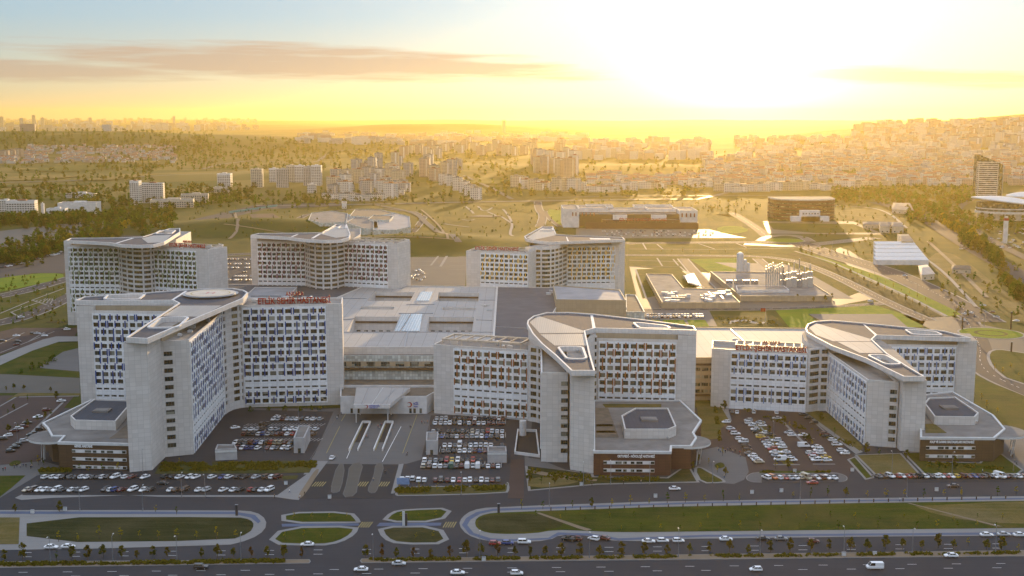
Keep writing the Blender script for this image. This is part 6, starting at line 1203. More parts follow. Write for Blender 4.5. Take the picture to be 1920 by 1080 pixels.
def tree_mesh(h, rw, n, leaf, seed, clear=.3, shape='round', ls=.5):
    r = random.Random(seed); mb = MB(); tb = MB(); tb.tube((0, 0, 0), (0, 0, h * .6), h * .022 + .03, h * .012 + .01, 6, 0)
    cz0, cz1 = h * clear, h; cl = []
    for i in range(max(7, n // 34)):
        t = r.random(); z = cz0 + (cz1 - cz0) * t; prof = (sin(pi * min(1, .12 + t * .86)) ** .7 if shape == 'round' else (1 - t) ** .6 * .9 + .1 if shape == 'cone' else .55)
        a = r.random() * 2 * pi; q = rw * prof * r.uniform(.25, .85); cl.append((q * cos(a), q * sin(a), z, rw * r.uniform(.26, .46)))
    for c in cl[::2]: tb.tube((0, 0, min(c[2] - .1, h * r.uniform(.25, .5))), (c[0], c[1], c[2]), .05 + h * .006, .02, 4, 0, False)
    for i in range(n):
        c = cl[r.randrange(len(cl))]; d = Vector((r.gauss(0, 1), r.gauss(0, 1), r.gauss(0, 1))).normalized() * c[3] * r.uniform(.55, 1.1)
        p = Vector(c[:3]) + d; u = Vector((r.gauss(0, 1), r.gauss(0, 1), r.gauss(0, .6))).normalized(); v = u.cross(Vector((r.gauss(0, 1), r.gauss(0, 1), r.gauss(0, 1)))).normalized(); s = ls * r.uniform(.6, 1.3)
        mb.face([p - u * s, p - v * s * .5, p + u * s, p + v * s * .6])
    a = tb.build('trunk', ['bark']); b = mb.build('crown', [leaf]); m1, m2 = a.data, b.data; bpy.data.objects.remove(a); bpy.data.objects.remove(b); return m1, m2
TREES = {}
def tkind(nm, *a, **k): TREES[nm] = [tree_mesh(*a, seed=s, **k) for s in (1, 2, 3)]
tkind('rust young tree', 4.9, 1.6, 460, 'leaf_rust', ls=.30, clear=.28); tkind('red young tree', 4.8, 1.45, 400, 'leaf_red', ls=.28, clear=.28); tkind('olive young tree', 4.8, 1.6, 460, 'leaf_olive', ls=.30, clear=.28); tkind('thin yellow sapling', 4.6, .9, 60, 'leaf_yellow', ls=.28, clear=.3); tkind('thin green sapling', 4.6, .9, 90, 'leaf_green', ls=.28, clear=.3)
tkind('broad green tree', 13, 6, 1100, 'leaf_green', ls=.62, clear=.1); tkind('broad yellowish tree', 12, 5.6, 1000, 'leaf_olive', ls=.62, clear=.1); tkind('dark dense tree', 14, 5.8, 1000, 'leaf_dark', ls=.66, clear=.08); tkind('tall poplar', 18, 2.6, 300, 'leaf_olive', ls=.7, clear=.08, shape='col'); tkind('golden tree', 10, 4.5, 420, 'leaf_yellow', ls=.8, clear=.15)
tkind('small bush', 2.2, 1.3, 90, 'leaf_green', ls=.34, clear=.05)
trnd = random.Random(21); TL = []
def put_tree(kind, x, y, label, group, s=1.0, z=None):
    m = trnd.randrange(3); sc = s * trnd.uniform(.72, 1.2); TL.append((hypot(x, y) / (2.2 if 'broad' in kind or 'dark' in kind or 'poplar' in kind or 'golden' in kind else .6 if 'sapling' in kind else 1.0), kind, m, x, y, TH(x, y) + .1 if z is None else z, sc, trnd.uniform(0, 6.28), trnd.uniform(.9, 1.15), label, group))
def finish_trees():
    TL.sort(key=lambda t: t[0]); nb = 0; rest = []
    for t in TL:
        _, kind, m, x, y, z, sc, a, q, label, group = t
        if 'bush' not in kind:
            nb += 1
            if nb > 298: rest.append(t); continue
        r = empty('tree' if 'bush' not in kind else 'bush', (x, y, z), label, 'bush' if 'bush' in kind else 'tree', group, a); r.scale = (sc, sc, sc * q)
        inst(TREES[kind][m][0], 'trunk', r, (0, 0, 0)); inst(TREES[kind][m][1], 'crown', r, (0, 0, 0))
    mb = MB(); mats = ['bark', 'leaf_green', 'leaf_olive', 'leaf_yellow', 'leaf_dark', 'leaf_rust', 'leaf_red']
    for _, kind, m, x, y, z, sc, a, q, label, group in rest:
        R = Matrix.Translation((x, y, z)) @ Matrix.Rotation(a, 4, 'Z') @ Matrix.Diagonal((sc, sc, sc * q, 1))
        for me in TREES[kind][m]:
            mi = mats.index(me.materials[0].name); vs_ = [R @ v.co for v in me.vertices]
            for pl in me.polygons: mb.face([vs_[i] for i in pl.vertices], mi)
    tag(mb.build('small_trees', mats), 'smallest saplings and farther small trees dotted over lawns and verges', 'trees', kind='stuff')
def trow(pts, kinds, where, s=1.0, frm='from left', grp=None):
    for i, p in enumerate(pts): k = kinds[i % len(kinds)] if isinstance(kinds, list) else kinds; X, Y = G(*p); put_tree(k, X, Y, f'{k}, {ordw(i)} {frm} {where}', grp or 'trees ' + where, s)
RU, RE, OL, YS, GS = 'rust young tree', 'red young tree', 'olive young tree', 'thin yellow sapling', 'thin green sapling'
trow([(8, 1052), (43, 1050), (106, 1050), (135, 1049), (165, 1050), (194, 1046), (229, 1047), (257, 1048), (287, 1045), (314, 1045), (378, 1046), (408, 1047), (438, 1045), (471, 1046), (501, 1045), (532, 1047), (566, 1047)], [OL, OL, GS, OL, RU, OL, OL, RU, OL, RU, OL, RU, OL, RE, OL, OL, RE], 'along the median at lower left', .82)
trow([(686, 1046), (716, 1046), (743, 1046), (776, 1047), (808, 1048), (844, 1046), (875, 1045), (901, 1043), (933, 1042), (965, 1044), (994, 1045), (1023, 1043), (1053, 1044), (1087, 1043), (1124, 1044), (1165, 1043), (1208, 1042), (1251, 1042), (1293, 1038), (1329, 1036), (1368, 1035), (1403, 1038), (1445, 1036), (1481, 1034), (1520, 1034), (1554, 1032), (1595, 1034), (1625, 1034), (1660, 1031), (1692, 1030), (1729, 1030), (1759, 1028), (1788, 1030), (1815, 1024), (1850, 1032), (1878, 1034), (1909, 1035)],
     [OL, RE, OL, RE, RU, RE, RU, OL, RE, RU, RU, RU, RU, RU, RU, RU, RU, RU, OL, RU, RU, OL, RU, RU, RU, RU, RU, OL, OL, OL, OL, RU, OL, YS, OL, OL, YS], 'along the median of the avenue', .85)
trow([(978, 955), (1018, 955), (1073, 953), (1110, 952), (1147, 951), (1182, 948), (1217, 946), (1251, 944), (1285, 943), (1321, 942), (1356, 940), (1386, 940), (1487, 934), (1520, 934), (1552, 930), (1586, 932), (1626, 934), (1661, 933), (1696, 933), (1732, 934), (1770, 930), (1802, 932), (1870, 930), (1905, 928)], [YS, GS, GS, OL, YS, YS, YS, GS, YS, YS, GS, YS], 'on the pavement above the right lawn', .8)
trow([(28, 961), (112, 960), (292, 961), (331, 965)], [OL, OL, YS, GS], 'on the pavement above the left lawn', .7)
for i, (x, y) in enumerate([(186, 1011), (226, 1012), (262, 1011), (297, 1013), (332, 1012), (369, 1013), (406, 1012), (442, 1010), (146, 1016), (110, 1016)]): X, Y = G(x, y); put_tree(YS, X, Y, f'staked pale sapling, {ordw(i)} along the bottom of the dark left lawn', 'saplings on the dark left lawn', .9)
trow([(x, 996 - (x - 1000) * .008 + (i % 2) * 1) for i, x in enumerate(range(1165, 1900, 37))], [YS, GS], 'along the lower edge of the right lawn', .62)
trow([(x, 972 + (i % 3) * 3) for i, x in enumerate(range(1005, 1880, 46))], [GS, YS], 'across the middle of the right lawn', .55)
trow([(551, 974), (585, 974), (617, 974), (650, 972), (752, 972), (785, 970), (817, 970)], [YS], 'on the two upper oval lawns', .55); trow([(534, 1012), (570, 1011), (603, 1011), (780, 1010), (812, 1008)], [YS], 'on the two lower oval lawns', .6)
trow([(150, 884), (165, 886), (192, 886), (222, 886), (310, 876), (336, 872), (60, 875), (72, 872), (82, 872)], [GS, YS], 'before the left pavilion', .8)
trow([(750, 921), (785, 921), (820, 921), (855, 921), (890, 921), (925, 920)], [YS], 'in the hedge bed below the central car park', .7)
trow([(992, 906), (1015, 908), (1040, 908), (1063, 905), (1137, 866), (1088, 900)], [OL, GS], 'on the verge before the orange tower', .8)
trow([(x, 812 - i * 6.5) for i, x in enumerate((16, 34, 52, 70, 85, 96))] + [(26, 770), (52, 752), (106, 750), (15, 778)], [OL, GS], 'in the far-left car park', .7)
trow([(1310, 868), (1329, 871), (1300, 880), (1345, 886), (1360, 892), (1454, 879), (1478, 879), (1355, 855)], [OL, YS], 'around the small plaza right of the orange tower', .75)
trow([(1470, 795), (1480, 802), (1490, 808), (1500, 818), (1508, 824), (1522, 838), (1516, 828), (1430, 800), (1442, 815), (1450, 828)], [OL, YS], 'between the slanting rows of the reddish car park', .7)
trow([(1370, 762), (1392, 764), (1420, 763), (1445, 764), (1358, 770), (1352, 775), (1540, 790), (1565, 815), (1625, 852), (1648, 855), (1700, 862), (1760, 880), (1790, 880)], [OL, GS], 'on the lawns around the pale blue tower', .8)
trow([(505, 770), (535, 770), (563, 770), (585, 769), (600, 769), (470, 772)], ['small bush'], 'in planters below the blue tower', 1.1); trow([(846, 776), (872, 776), (898, 776), (925, 776), (948, 777)], ['small bush'], 'in planters below the orange tower', 1.1)
trow([(1568 + i * 13, 503 + i * 6.1) for i in range(14)], [OL, YS], 'along the right embankment', .9); trow([(1600 + i * 15, 507 + i * 6.4) for i in range(10)], [YS], 'on the bright verge right of the embankment', .7)
trow([(1240, 473), (1260, 473), (1280, 473), (1300, 474), (1330, 473), (1360, 474), (1400, 473)], [YS], 'on the lawn beyond the link building', .8)
trow([(1560, 560), (1495, 565), (1525, 566), (1547, 566), (1540, 552)], [OL], 'beside the power plant', 1.0)
trow([(40, 700), (60, 694), (75, 690), (88, 684), (100, 678)], ['small bush'], 'on the lawn left of the blue tower', 1.6); trow([(12, 732), (26, 731), (45, 732), (95, 735)], [OL], 'by the far-left road', .6)
trow([(1865, 695), (1880, 700), (1895, 690), (1910, 705), (1840, 750), (1870, 775), (1850, 765)], [YS], 'on the slope at the right edge', .8)
n_ind = 0
cl_rects = [((0, 18, 480, 500), 10), ((0, 130, 405, 432), 24), ((60, 260, 436, 462), 30), ((130, 260, 388, 412), 16), ((240, 330, 400, 430), 16), ((330, 470, 362, 392), 24), ((0, 60, 410, 424), 10)]
_tx = []
def forest(n, rect, kinds, where, s=1.0, ind=True, sink=None):
    x0, x1, y0, y1 = rect; out = []
    for i in range(n):
        px, py = trnd.uniform(x0, x1), trnd.uniform(y0, y1); X, Y, Z = GT(px, py); out.append((X, Y, Z))
    out.sort(); 
    for i, (X, Y, Z) in enumerate(out):
        k = trnd.choice(kinds)
        if ind: put_tree(k, X, Y, f'{k}, {ordw(i)} from left {where}', 'trees ' + where, s, Z)
        else: sink.append((k, X, Y, Z, s))
BG, BY, DK, PO, GO = 'broad green tree', 'broad yellowish tree', 'dark dense tree', 'tall poplar', 'golden tree'
def line_forest(p0, p1, n, spread, kinds, where, s=1.0):
    pts = []
    for i in range(n): t = (i + trnd.random()) / n; pts.append((p0[0] + (p1[0] - p0[0]) * t + trnd.uniform(-2, 2), p0[1] + (p1[1] - p0[1]) * t + trnd.uniform(-spread, spread)))
    for i, p in enumerate(sorted(pts)): k = trnd.choice(kinds); X, Y, Z = GT(*p); put_tree(k, X, Y, f'{k}, {ordw(i)} from left {where}', 'trees ' + where, s, Z)
line_forest((0, 500), (118, 470), 20, 5, [BG, BY, DK], 'in the belt left of the rear towers', .75); line_forest((70, 470), (225, 445), 24, 6, [BG, BY, DK, GO], 'in the belt above the rear green tower', .85); line_forest((190, 440), (330, 412), 22, 5, [BG, BY, GO], 'along the upper left road', .85)
line_forest((0, 428), (160, 415), 20, 6, [BG, DK, BY], 'in the grove below the white halls', 1.0)
line_forest((1745, 395), (1790, 430), 10, 6, [BY, GO, BG], 'at the head of the right avenue', .9); line_forest((1770, 420), (1850, 470), 24, 8, [BY, GO, BG], 'in the avenue grove at right', 1.0); line_forest((1800, 455), (1880, 500), 16, 8, [BY, BG], 'in the lower part of the right grove', .95); line_forest((1880, 520), (1918, 575), 12, 8, [BG, BY], 'by the dry field at the right edge', .9)
SINK = []
def fs(n, rect, kinds, s): forest(n, rect, kinds, '', s, False, SINK)
fs(160, (100, 330, 385, 412), [BG, DK, BY], .9); fs(300, (0, 480, 352, 385), [BG, DK, BY], .95); fs(120, (330, 620, 366, 392), [BG, DK], .8); fs(380, (180, 640, 285, 322), [BG, BY, PO, DK], 1.0); fs(120, (0, 300, 305, 345), [BG, BY, DK], .9); fs(420, (0, 400, 242, 285), [DK, BG], 1.1); fs(420, (300, 960, 262, 300), [DK, BG, BY], 1.2)
fs(150, (600, 900, 345, 385), [BG, DK, BY], .7); fs(260, (860, 1320, 300, 372), [BG, BY, DK], .9); fs(260, (1560, 1830, 355, 385), [BY, BG], .9); fs(90, (1700, 1800, 385, 420), [BG, BY], .9); fs(260, (1300, 1900, 285, 355), [BY, BG], .9); fs(70, (1790, 1920, 400, 440), [BG, BY], .9); fs(90, (600, 860, 300, 345), [BG, DK], .8)
fs(110, (60, 200, 415, 470), [BG, BY, DK], .8); fs(90, (0, 90, 455, 500), [BG, BY, DK], .7); fs(90, (150, 330, 402, 445), [BG, BY, DK], .8); fs(120, (0, 260, 408, 425), [BG, DK], .9)
fs(260, (350, 1060, 384, 452), [BG, BY, DK], .28); fs(120, (1060, 1700, 376, 400), [BG, BY], .4); fs(140, (1500, 1760, 400, 480), [BG, BY], .3); fs(60, (1760, 1920, 500, 600), [BG, BY], .35); fs(70, (0, 120, 520, 610), [BG, BY], .25)
fm = {k: [tree_mesh(12, 5.5, 80, 'leaf_green', 5 + i, ls=1.5, clear=.05)[1] for i in range(2)] for k in ('x',)}['x']; pm_ = tree_mesh(18, 2.4, 60, 'leaf_green', 9, ls=1.2, clear=.05, shape='col')[1]
for nm, ks, mt in (('woodland', (BG,), 'leaf_green'), ('dark_woodland', (DK,), 'leaf_dark'), ('yellow_woodland', (BY, GO, PO), 'leaf_olive')):
    V_, F_ = [], []
    for k, X, Y, Z, s in SINK:
        if k not in ks: continue
        me = pm_ if k == PO else fm[trnd.randrange(2)]; a = trnd.uniform(0, 6.28); c, sn = cos(a) * s, sin(a) * s; b0 = len(V_)
        V_ += [(X + v.co.x * c - v.co.y * sn, Y + v.co.x * sn + v.co.y * c, Z + v.co.z * s) for v in me.vertices]; F_ += [tuple(b0 + i for i in p.vertices) for p in me.polygons]
    me = bpy.data.meshes.new(nm); me.from_pydata(V_, [], F_); me.materials.append(MATS[mt]); me.update(); o = bpy.data.objects.new(nm, me); COL.objects.link(o)
    tag(o, {'woodland': 'green woodland scattered over the far plain and hills', 'dark_woodland': 'dark green woods on the far slopes and plain', 'yellow_woodland': 'yellowish groves and poplar rows across the far plain'}[nm], 'woods', kind='stuff')
finish_trees()
# hedge bushes on medians and beds as ground cover
mb = MB(); hr = random.Random(3)
def hedge(p0, p1, n, sp, s=1.0):
    for i in range(n):
        t = hr.random(); x, y = G(p0[0] + (p1[0] - p0[0]) * t, p0[1] + (p1[1] - p0[1]) * t + hr.uniform(-sp, sp))
        if noise.noise(Vector((x * .12, y * .12, 0))) < -.12: continue
        r_ = hr.uniform(.35, .8) * s
        for k in range(9):
            d = Vector((hr.gauss(0, 1), hr.gauss(0, 1), abs(hr.gauss(0, 1)))).normalized() * r_; p = Vector((x, y, .2)) + d; u = Vector((hr.gauss(0, 1), hr.gauss(0, 1), hr.gauss(0, 1))).normalized() * .38; v = u.cross(d).normalized() * .3
            mb.face([p - u, p - v, p + u, p + v])
hedge((0, 1059.5), (576, 1053), 620, 2.6, 1.1); hedge((690, 1051.5), (1918, 1037.5), 900, 2.0, 1.0); hedge((300, 877), (592, 874), 900, 8, 1.0); hedge((742, 921), (946, 915), 500, 4.5); hedge((75, 883), (132, 882), 130, 3); hedge((990, 885), (1110, 900), 160, 6); hedge((1340, 765), (1350, 820), 120, 12); hedge((1120, 897), (1250, 900), 160, 3); hedge((1425, 886), (1556, 886), 120, 1); hedge((1415, 800), (1478, 868), 90, 3); hedge((1738, 872), (1880, 876), 150, 5); hedge((1372, 760), (1600, 835), 160, 4); hedge((1340, 600), (1460, 605), 160, 6, 1.2)
o = mb.build('shrubbery', ['leaf_olive']); tag(o, 'low shrubs filling the medians, verges and planting beds', 'shrubs', kind='stuff')
# grass tufts on the near lawns
# ------------------------------------------------------------------ street furniture and people
def lampmesh():
    mb = MB(); mb.tube((0, 0, 0), (0, 0, 9), .11, .06, 6); mb.tube((0, 0, 9), (1.3, 0, 9.5), .05, .05, 5); mb.tube((0, 0, 0), (0, 0, .8), .2, .2, 8); a = mb.build('pole', ['grey_metal']); mb = MB(); mb.box(1.5, 0, 9.42, .9, .3, .14); b = mb.build('lamp_head', ['white_metal']); m = a.data, b.data; bpy.data.objects.remove(a); bpy.data.objects.remove(b); return m
LM = lampmesh(); _lc = {}
def _lampat(x, y):
    w_ = ('on the median at lower left' if x < 600 else 'on the avenue median at lower right') if y > 1035 else 'on the pavement between lawns and inner road' if y > 930 else ('among the rows before the blue tower' if x < 520 else 'before the pavilions and lawns') if y > 860 else 'within a hospital car park' if y > 770 else 'along the roads behind the towers'
    _lc[w_] = _lc.get(w_, -1) + 1; return f'{w_}, {ordw(_lc[w_])} in its line'
for i, (x, y) in enumerate([(95, 1057), (212, 1056), (332, 1055), (452, 1054), (700, 1051), (900, 1050), (1105, 1047), (1272, 1045), (1425, 1043), (1582, 1041), (1710, 1040), (1866, 1038), (150, 958), (268, 958), (385, 933), (341, 933), (865, 928), (1094, 912), (1218, 908), (1145, 909), (1336, 907), (1672, 890), (1785, 888), (1900, 884), (880, 850), (497, 848), (560, 790), (1450, 830), (33, 830), (268, 885), (1560, 470), (1640, 515), (1720, 556), (1790, 592), (1845, 610), (40, 600), (90, 574), (20, 568), (1030, 950), (1500, 936), (1700, 934)]):
    X, Y = G(x, y); r = empty('street_lamp', (X, Y, .1), f'grey single-arm street lamp {_lampat(x, y)}', 'street lamp', 'street lamps of the site', pi / 2 if i % 2 else -pi / 2); inst(LM[0], 'pole', r, (0, 0, 0)); inst(LM[1], 'lamp_head', r, (0, 0, 0))
LWHERE = None
def person_mesh(pose, top, legs):
    me = bpy.data.meshes.new('person'); s = .33 if pose else .14
    V_ = [(0, 0, .95), (0, 0, 1.15), (0, 0, 1.42), (0, 0, 1.52), (0, 0, 1.66), (.10, 0, .9), (.11, s * .6, .5), (.11, s * .8 - .05, .06), (-.10, 0, .9), (-.11, -s * .4, .5), (-.11, -s - .02, .06), (.2, 0, 1.4), (.25, -.05, 1.13), (.26, .08, .88), (-.2, 0, 1.4), (-.25, .04, 1.13), (-.26, .12, .88), (.11, s * .8 + .12, .04), (-.11, -s + .14, .04), (0, 0, 1.78)]
    E = [(0, 1), (1, 2), (2, 3), (3, 4), (0, 5), (5, 6), (6, 7), (0, 8), (8, 9), (9, 10), (2, 11), (11, 12), (12, 13), (2, 14), (14, 15), (15, 16), (7, 17), (10, 18), (4, 19)]
    me.from_pydata(V_, E, []); o = bpy.data.objects.new('person', me); COL.objects.link(o); md = o.modifiers.new('s', 'SKIN'); R = [.14, .15, .16, .055, .10, .09, .07, .045, .09, .07, .045, .07, .045, .035, .07, .045, .035, .035, .035, .08]
    for i, v in enumerate(me.skin_vertices[0].data): v.radius = (R[i], R[i]); v.use_root = (i == 0)
    o.modifiers.new('b', 'SUBSURF').levels = 1; bpy.context.view_layer.update(); m2 = bpy.data.meshes.new_from_object(o.evaluated_get(bpy.context.evaluated_depsgraph_get())); bpy.data.objects.remove(o)
    m2.materials.clear()
    for x in (top, legs, 'skin', 'hair'): m2.materials.append(MATS[x])
    for p in m2.polygons: z = p.center.z; p.material_index = 3 if z > 1.70 else 2 if z > 1.47 or (z < .98 and abs(p.center.x) > .2) else 0 if z > .93 else 1; p.use_smooth = True
    return m2
M('skin', (.45, .28, .19), .6, .1, 3); M('hair', (.02, .014, .01), .7, .1, 3); M('cloth_black', (.015, .015, .018), .9, .1, 3); M('cloth_blue', (.03, .05, .14), .9, .1, 3); M('cloth_white', (.6, .6, .6), .9, .1, 3); M('cloth_red', (.30, .03, .03), .9, .1, 3); M('cloth_beige', (.35, .28, .2), .9, .1, 3)
PM = {(c, p): person_mesh(p, 'cloth_' + c, 'cloth_' + l) for c, l in (('black', 'black'), ('blue', 'black'), ('white', 'blue'), ('red', 'black'), ('beige', 'blue')) for p in (0, 1)}
prn = random.Random(9)
def people(pts, where):
    for i, (x, y) in enumerate(pts):
        c = prn.choice(['black', 'blue', 'white', 'red', 'beige', 'black']); p = prn.choice((0, 1)); X, Y = G(x, y); o = bpy.data.objects.new('person', PM[c, p]); COL.objects.link(o); o.location = (X, Y, .12); o.rotation_euler = (0, 0, prn.uniform(0, 6.28)); tag(o, f'{"walking" if p else "standing"} person in {c} top, {ordw(i)} from left {where}', 'person', 'people ' + where)
people([(687, 822), (690, 822), (709, 803), (711, 806), (714, 801), (716, 800)], 'between the two ramps'); people([(769, 804), (771, 803), (791, 795), (796, 795), (802, 794), (762, 856), (764, 854)], 'right of the emergency canopy')
people([(6, 884), (10, 883), (27, 879), (32, 877), (38, 878), (44, 876), (49, 877), (58, 880), (60, 878), (72, 868), (79, 866)], 'on the plaza at the left edge'); people([(1347, 846), (1351, 849), (1356, 845), (1360, 850), (1364, 847), (1369, 846), (1374, 850), (1379, 849), (1387, 852), (1388, 858), (1358, 897)], 'on the plaza right of the orange tower')
people([(515, 935), (543, 925), (562, 936), (571, 929), (700, 903), (722, 890), (1110, 912), (1169, 909), (1202, 907), (1687, 941), (632, 787), (640, 779), (634, 783)], 'along the inner road'); people([(1635, 897), (1650, 893), (1842, 887), (1902, 868), (1906, 873), (1898, 860)], 'by the lower right parking row')
for i, (x, y) in enumerate([(61, 963), (122, 958), (536, 909), (618, 935), (1090, 911), (1229, 933), (1410, 926), (1465, 923), (1756, 921), (1598, 884), (1640, 1042), (1582, 1043), (907, 1052), (1490, 886)]):
    X, Y = G(x, y); r = empty('utility_box', (X, Y, .1), f'small white utility box, {ordw(i)} in the list from the left lawn to the right road' if False else f'small white utility cabinet at the kerb, {ordw(sorted([61, 122, 536, 618, 1090, 1229, 1410, 1465, 1756, 1598, 1640, 1582, 907, 1490]).index(x))} from the left', 'utility cabinet', 'utility cabinets along the roads'); mb = MB(); mb.box(0, 0, 0, 1.3, .6, 1.3); mb.build('cabinet', ['white_metal'], r); mb = MB(); mb.box(0, 0, 1.3, 1.4, .7, .1); mb.build('lid', ['grey_metal'], r)
X, Y = G(756, 915); r = empty('billboard', (X, Y, .1), 'small blue billboard on posts at the corner of the central car park', 'billboard'); mb = MB(); mb.box(0, 0, 1.4, 5, .2, 2.6); mb.build('panel', ['fin_lightblue'], r); mb = MB(); mb.box(-2, .2, 0, .2, .2, 3.6); mb.box(2, .2, 0, .2, .2, 3.6); mb.build('post', ['grey_metal'], r)
X, Y = G(757, 986); r = empty('pylon_sign', (X, Y, .1), 'slim white and dark pylon on the path between two oval lawns', 'pylon'); mb = MB(); mb.box(0, 0, 0, .9, .5, 5.2); mb.build('pylon_body', ['white_metal'], r); mb = MB(); mb.box(.9, 0, 0, .8, .5, 4.6); mb.build('pylon_panel', ['dark_metal'], r)
for lab, px, py, h_, m in (('dark slim signpost at the rounded end of the left lawn', 444, 967, 4, 'dark_metal'), ('dark slim signpost at the rounded end of the right lawn', 935, 962, 3.4, 'dark_metal'), ('tall brown pylon beside the roundabout, the nearer of two', 1804, 618, 9, 'clad_brown'), ('tall brown pylon on the right of the roundabout', 1895, 618, 12, 'clad_brown'), ('brown pylon below the roundabout', 1896, 660, 6, 'clad_brown')):
    X, Y = G(px, py); r = empty('pylon_sign', (X, Y, .1), lab, 'pylon'); mb = MB(); mb.box(0, 0, 0, .9, .45, h_); mb.build('pylon_body', [m], r); mb = MB(); mb.box(0, 0, h_, 1.1, .6, .2); mb.build('cap', ['grey_metal'], r)
X, Y = G(1435, 606); r = empty('flagpole', (X, Y, 0), 'red flag on a white pole in the small garden beyond the link building', 'flag'); mb = MB(); mb.tube((0, 0, 0), (0, 0, 11), .1, .07, 6); mb.build('pole', ['white_metal'], r)
mb = MB(); 
for i in range(5): mb.face([(-.1 - i * .7, .25 * sin(i * 1.3), 8.4), (-.1 - i * .7, .25 * sin(i * 1.3), 10.8), (-.8 - i * .7, .25 * sin((i + 1) * 1.3), 10.7), (-.8 - i * .7, .25 * sin((i + 1) * 1.3), 8.3)])
mb.build('flag', ['sign_red'], r)
X, Y = G(1884, 456); r = empty('signal_tower', (X, Y, 0), 'white tower with a red top band among the trees at right', 'tower'); mb = MB(); mb.box(0, 0, 0, 4, 4, 26); mb.build('shaft', ['wall_white'], r); mb = MB(); mb.box(0, 0, 26, 4.4, 4.4, 3); mb.build('top_band', ['sign_red'], r); mb = MB(); mb.box(0, 0, 29, 3, 3, 2); mb.build('cap', ['wall_white'], r)
# bollard row along the right lawn
bm = None; mb = MB(); mb.box(0, 0, 0, .35, .35, 1.1); mb.box(0, 0, 1.1, .45, .45, .12); o = mb.build('bollard', ['clad_brown']); bm = o.data; bpy.data.objects.remove(o)
for i in range(32): x = 1033 + i * 27.5; X, Y = G(x, 958 - (x - 1033) * .0262); o = inst(bm, 'bollard', None, (X, Y, .18)); tag(o, f'brown bollard, {ordw(i)} from the left along the top of the right lawn', 'bollard', 'bollards along the right lawn')
# ------------------------------------------------------------------ the city beyond
cr = random.Random(77)
def simple_block(mb, x, y, z, w_, d_, h_, rot, mw, mr, pitched=False):
    c, s_ = cos(rot), sin(rot); R = [(x + a * c - e * s_, y + a * s_ + e * c) for a, e in ((-w_ / 2, -d_ / 2), (w_ / 2, -d_ / 2), (w_ / 2, d_ / 2), (-w_ / 2, d_ / 2))]
    if not pitched: mb.prism(R, z - 3, z + h_, mw, mr)
    else:
        mb.prism(R, z - 3, z + h_, mw, mr, False, (), False); m1, m2 = lerp(R[0], R[3], .5), lerp(R[1], R[2], .5); t = z + h_ + d_ * .22
        mb.face([(*R[0], z + h_), (*R[1], z + h_), (*m2, t), (*m1, t)], mr); mb.face([(*R[2], z + h_), (*R[3], z + h_), (*m1, t), (*m2, t)], mr); mb.face([(*R[1], z + h_), (*R[2], z + h_), (*m2, t)], mw); mb.face([(*R[3], z + h_), (*R[0], z + h_), (*m1, t)], mw)
def aptmat(name, wall, k=3.2):
    m, t, b = nodemat(name); br = t.nodes.new('ShaderNodeTexBrick'); br.offset = 0; br.inputs['Scale'].default_value = 1; br.inputs['Brick Width'].default_value = 3.4; br.inputs['Row Height'].default_value = k; br.inputs['Mortar Size'].default_value = .85; br.inputs['Mortar Smooth'].default_value = 0
    br.inputs['Color1'].default_value = (.05, .05, .05, 1); br.inputs['Color2'].default_value = (.10, .09, .08, 1); br.inputs['Mortar'].default_value = (*wall, 1); lk(t, uvc(t), br.inputs['Vector'])
    lk(t, br.outputs[0], b.inputs['Base Color']); b.inputs['Roughness'].default_value = .7
for nm, c in (('apt_white', (.52, .50, .47)), ('apt_cream', (.46, .38, .28)), ('apt_grey', (.33, .32, .32)), ('apt_pink', (.42, .29, .22))): aptmat(nm, c)
APT = ['apt_white', 'apt_cream', 'apt_grey', 'apt_pink']
def block(px, py, w_, d_, h_, rot, label, mat, group, roofm='roof_light'):
    x, y, z = GT(px, py); r = empty('apartment_block', (x, y, z), label, 'apartment block', group, rot)
    mb = MB(); mb.prism([(-w_ / 2, 0), (w_ / 2, 0), (w_ / 2, d_), (-w_ / 2, d_)], -3, h_, 0, 0, False, (), False); mb.build('wall', [mat], r)
    mb = MB(); mb.prism([(-w_ / 2 - .3, -.3), (w_ / 2 + .3, -.3), (w_ / 2 + .3, d_ + .3), (-w_ / 2 - .3, d_ + .3)], h_, h_ + .6, 0, 0, True); mb.box(cr.uniform(-2, 2), d_ / 2, h_ + .6, w_ * .3, d_ * .35, 2.4); mb.build('roof', [roofm], r)
    if w_ > 14:
        mb = MB(); mb.box(w_ * .22, -.6, 2, w_ * .16, 1.2, h_ - 4); mb.build('balcony_stack', [cr.choice(('wall_white', 'wall_cream'))], r)
def cluster(pts, where, wr, hr_, mats=APT, roofs=('roof_light', 'tile_red', 'roof_light')):
    for i, (px, py) in enumerate(sorted(pts)):
        m = cr.choice(mats); w_ = cr.uniform(*wr); h_ = cr.uniform(*hr_); rf = cr.choice(roofs)
        block(px, py, w_, cr.uniform(11, 16), h_, cr.uniform(-.5, .5), f'{m[4:]} {"tall" if h_ > sum(hr_) / 2 else "low"} block, {ordw(i)} from left {where}', m, 'apartment blocks ' + where, rf)
def scatter(n, poly, dmin):
    out = []; xs = [p[0] for p in poly]; ys = [p[1] for p in poly]; k = 0
    def inside(x, y):
        c = False
        for i in range(len(poly)):
            a, b = poly[i], poly[i - 1]
            if (a[1] > y) != (b[1] > y) and x < (b[0] - a[0]) * (y - a[1]) / (b[1] - a[1]) + a[0]: c = not c
        return c
    while len(out) < n and k < n * 60:
        k += 1; x, y = cr.uniform(min(xs), max(xs)), cr.uniform(min(ys), max(ys))
        if inside(x, y) and all(abs(x - a) + 2.2 * abs(y - b) > dmin for a, b in out): out.append((x, y))
    return out
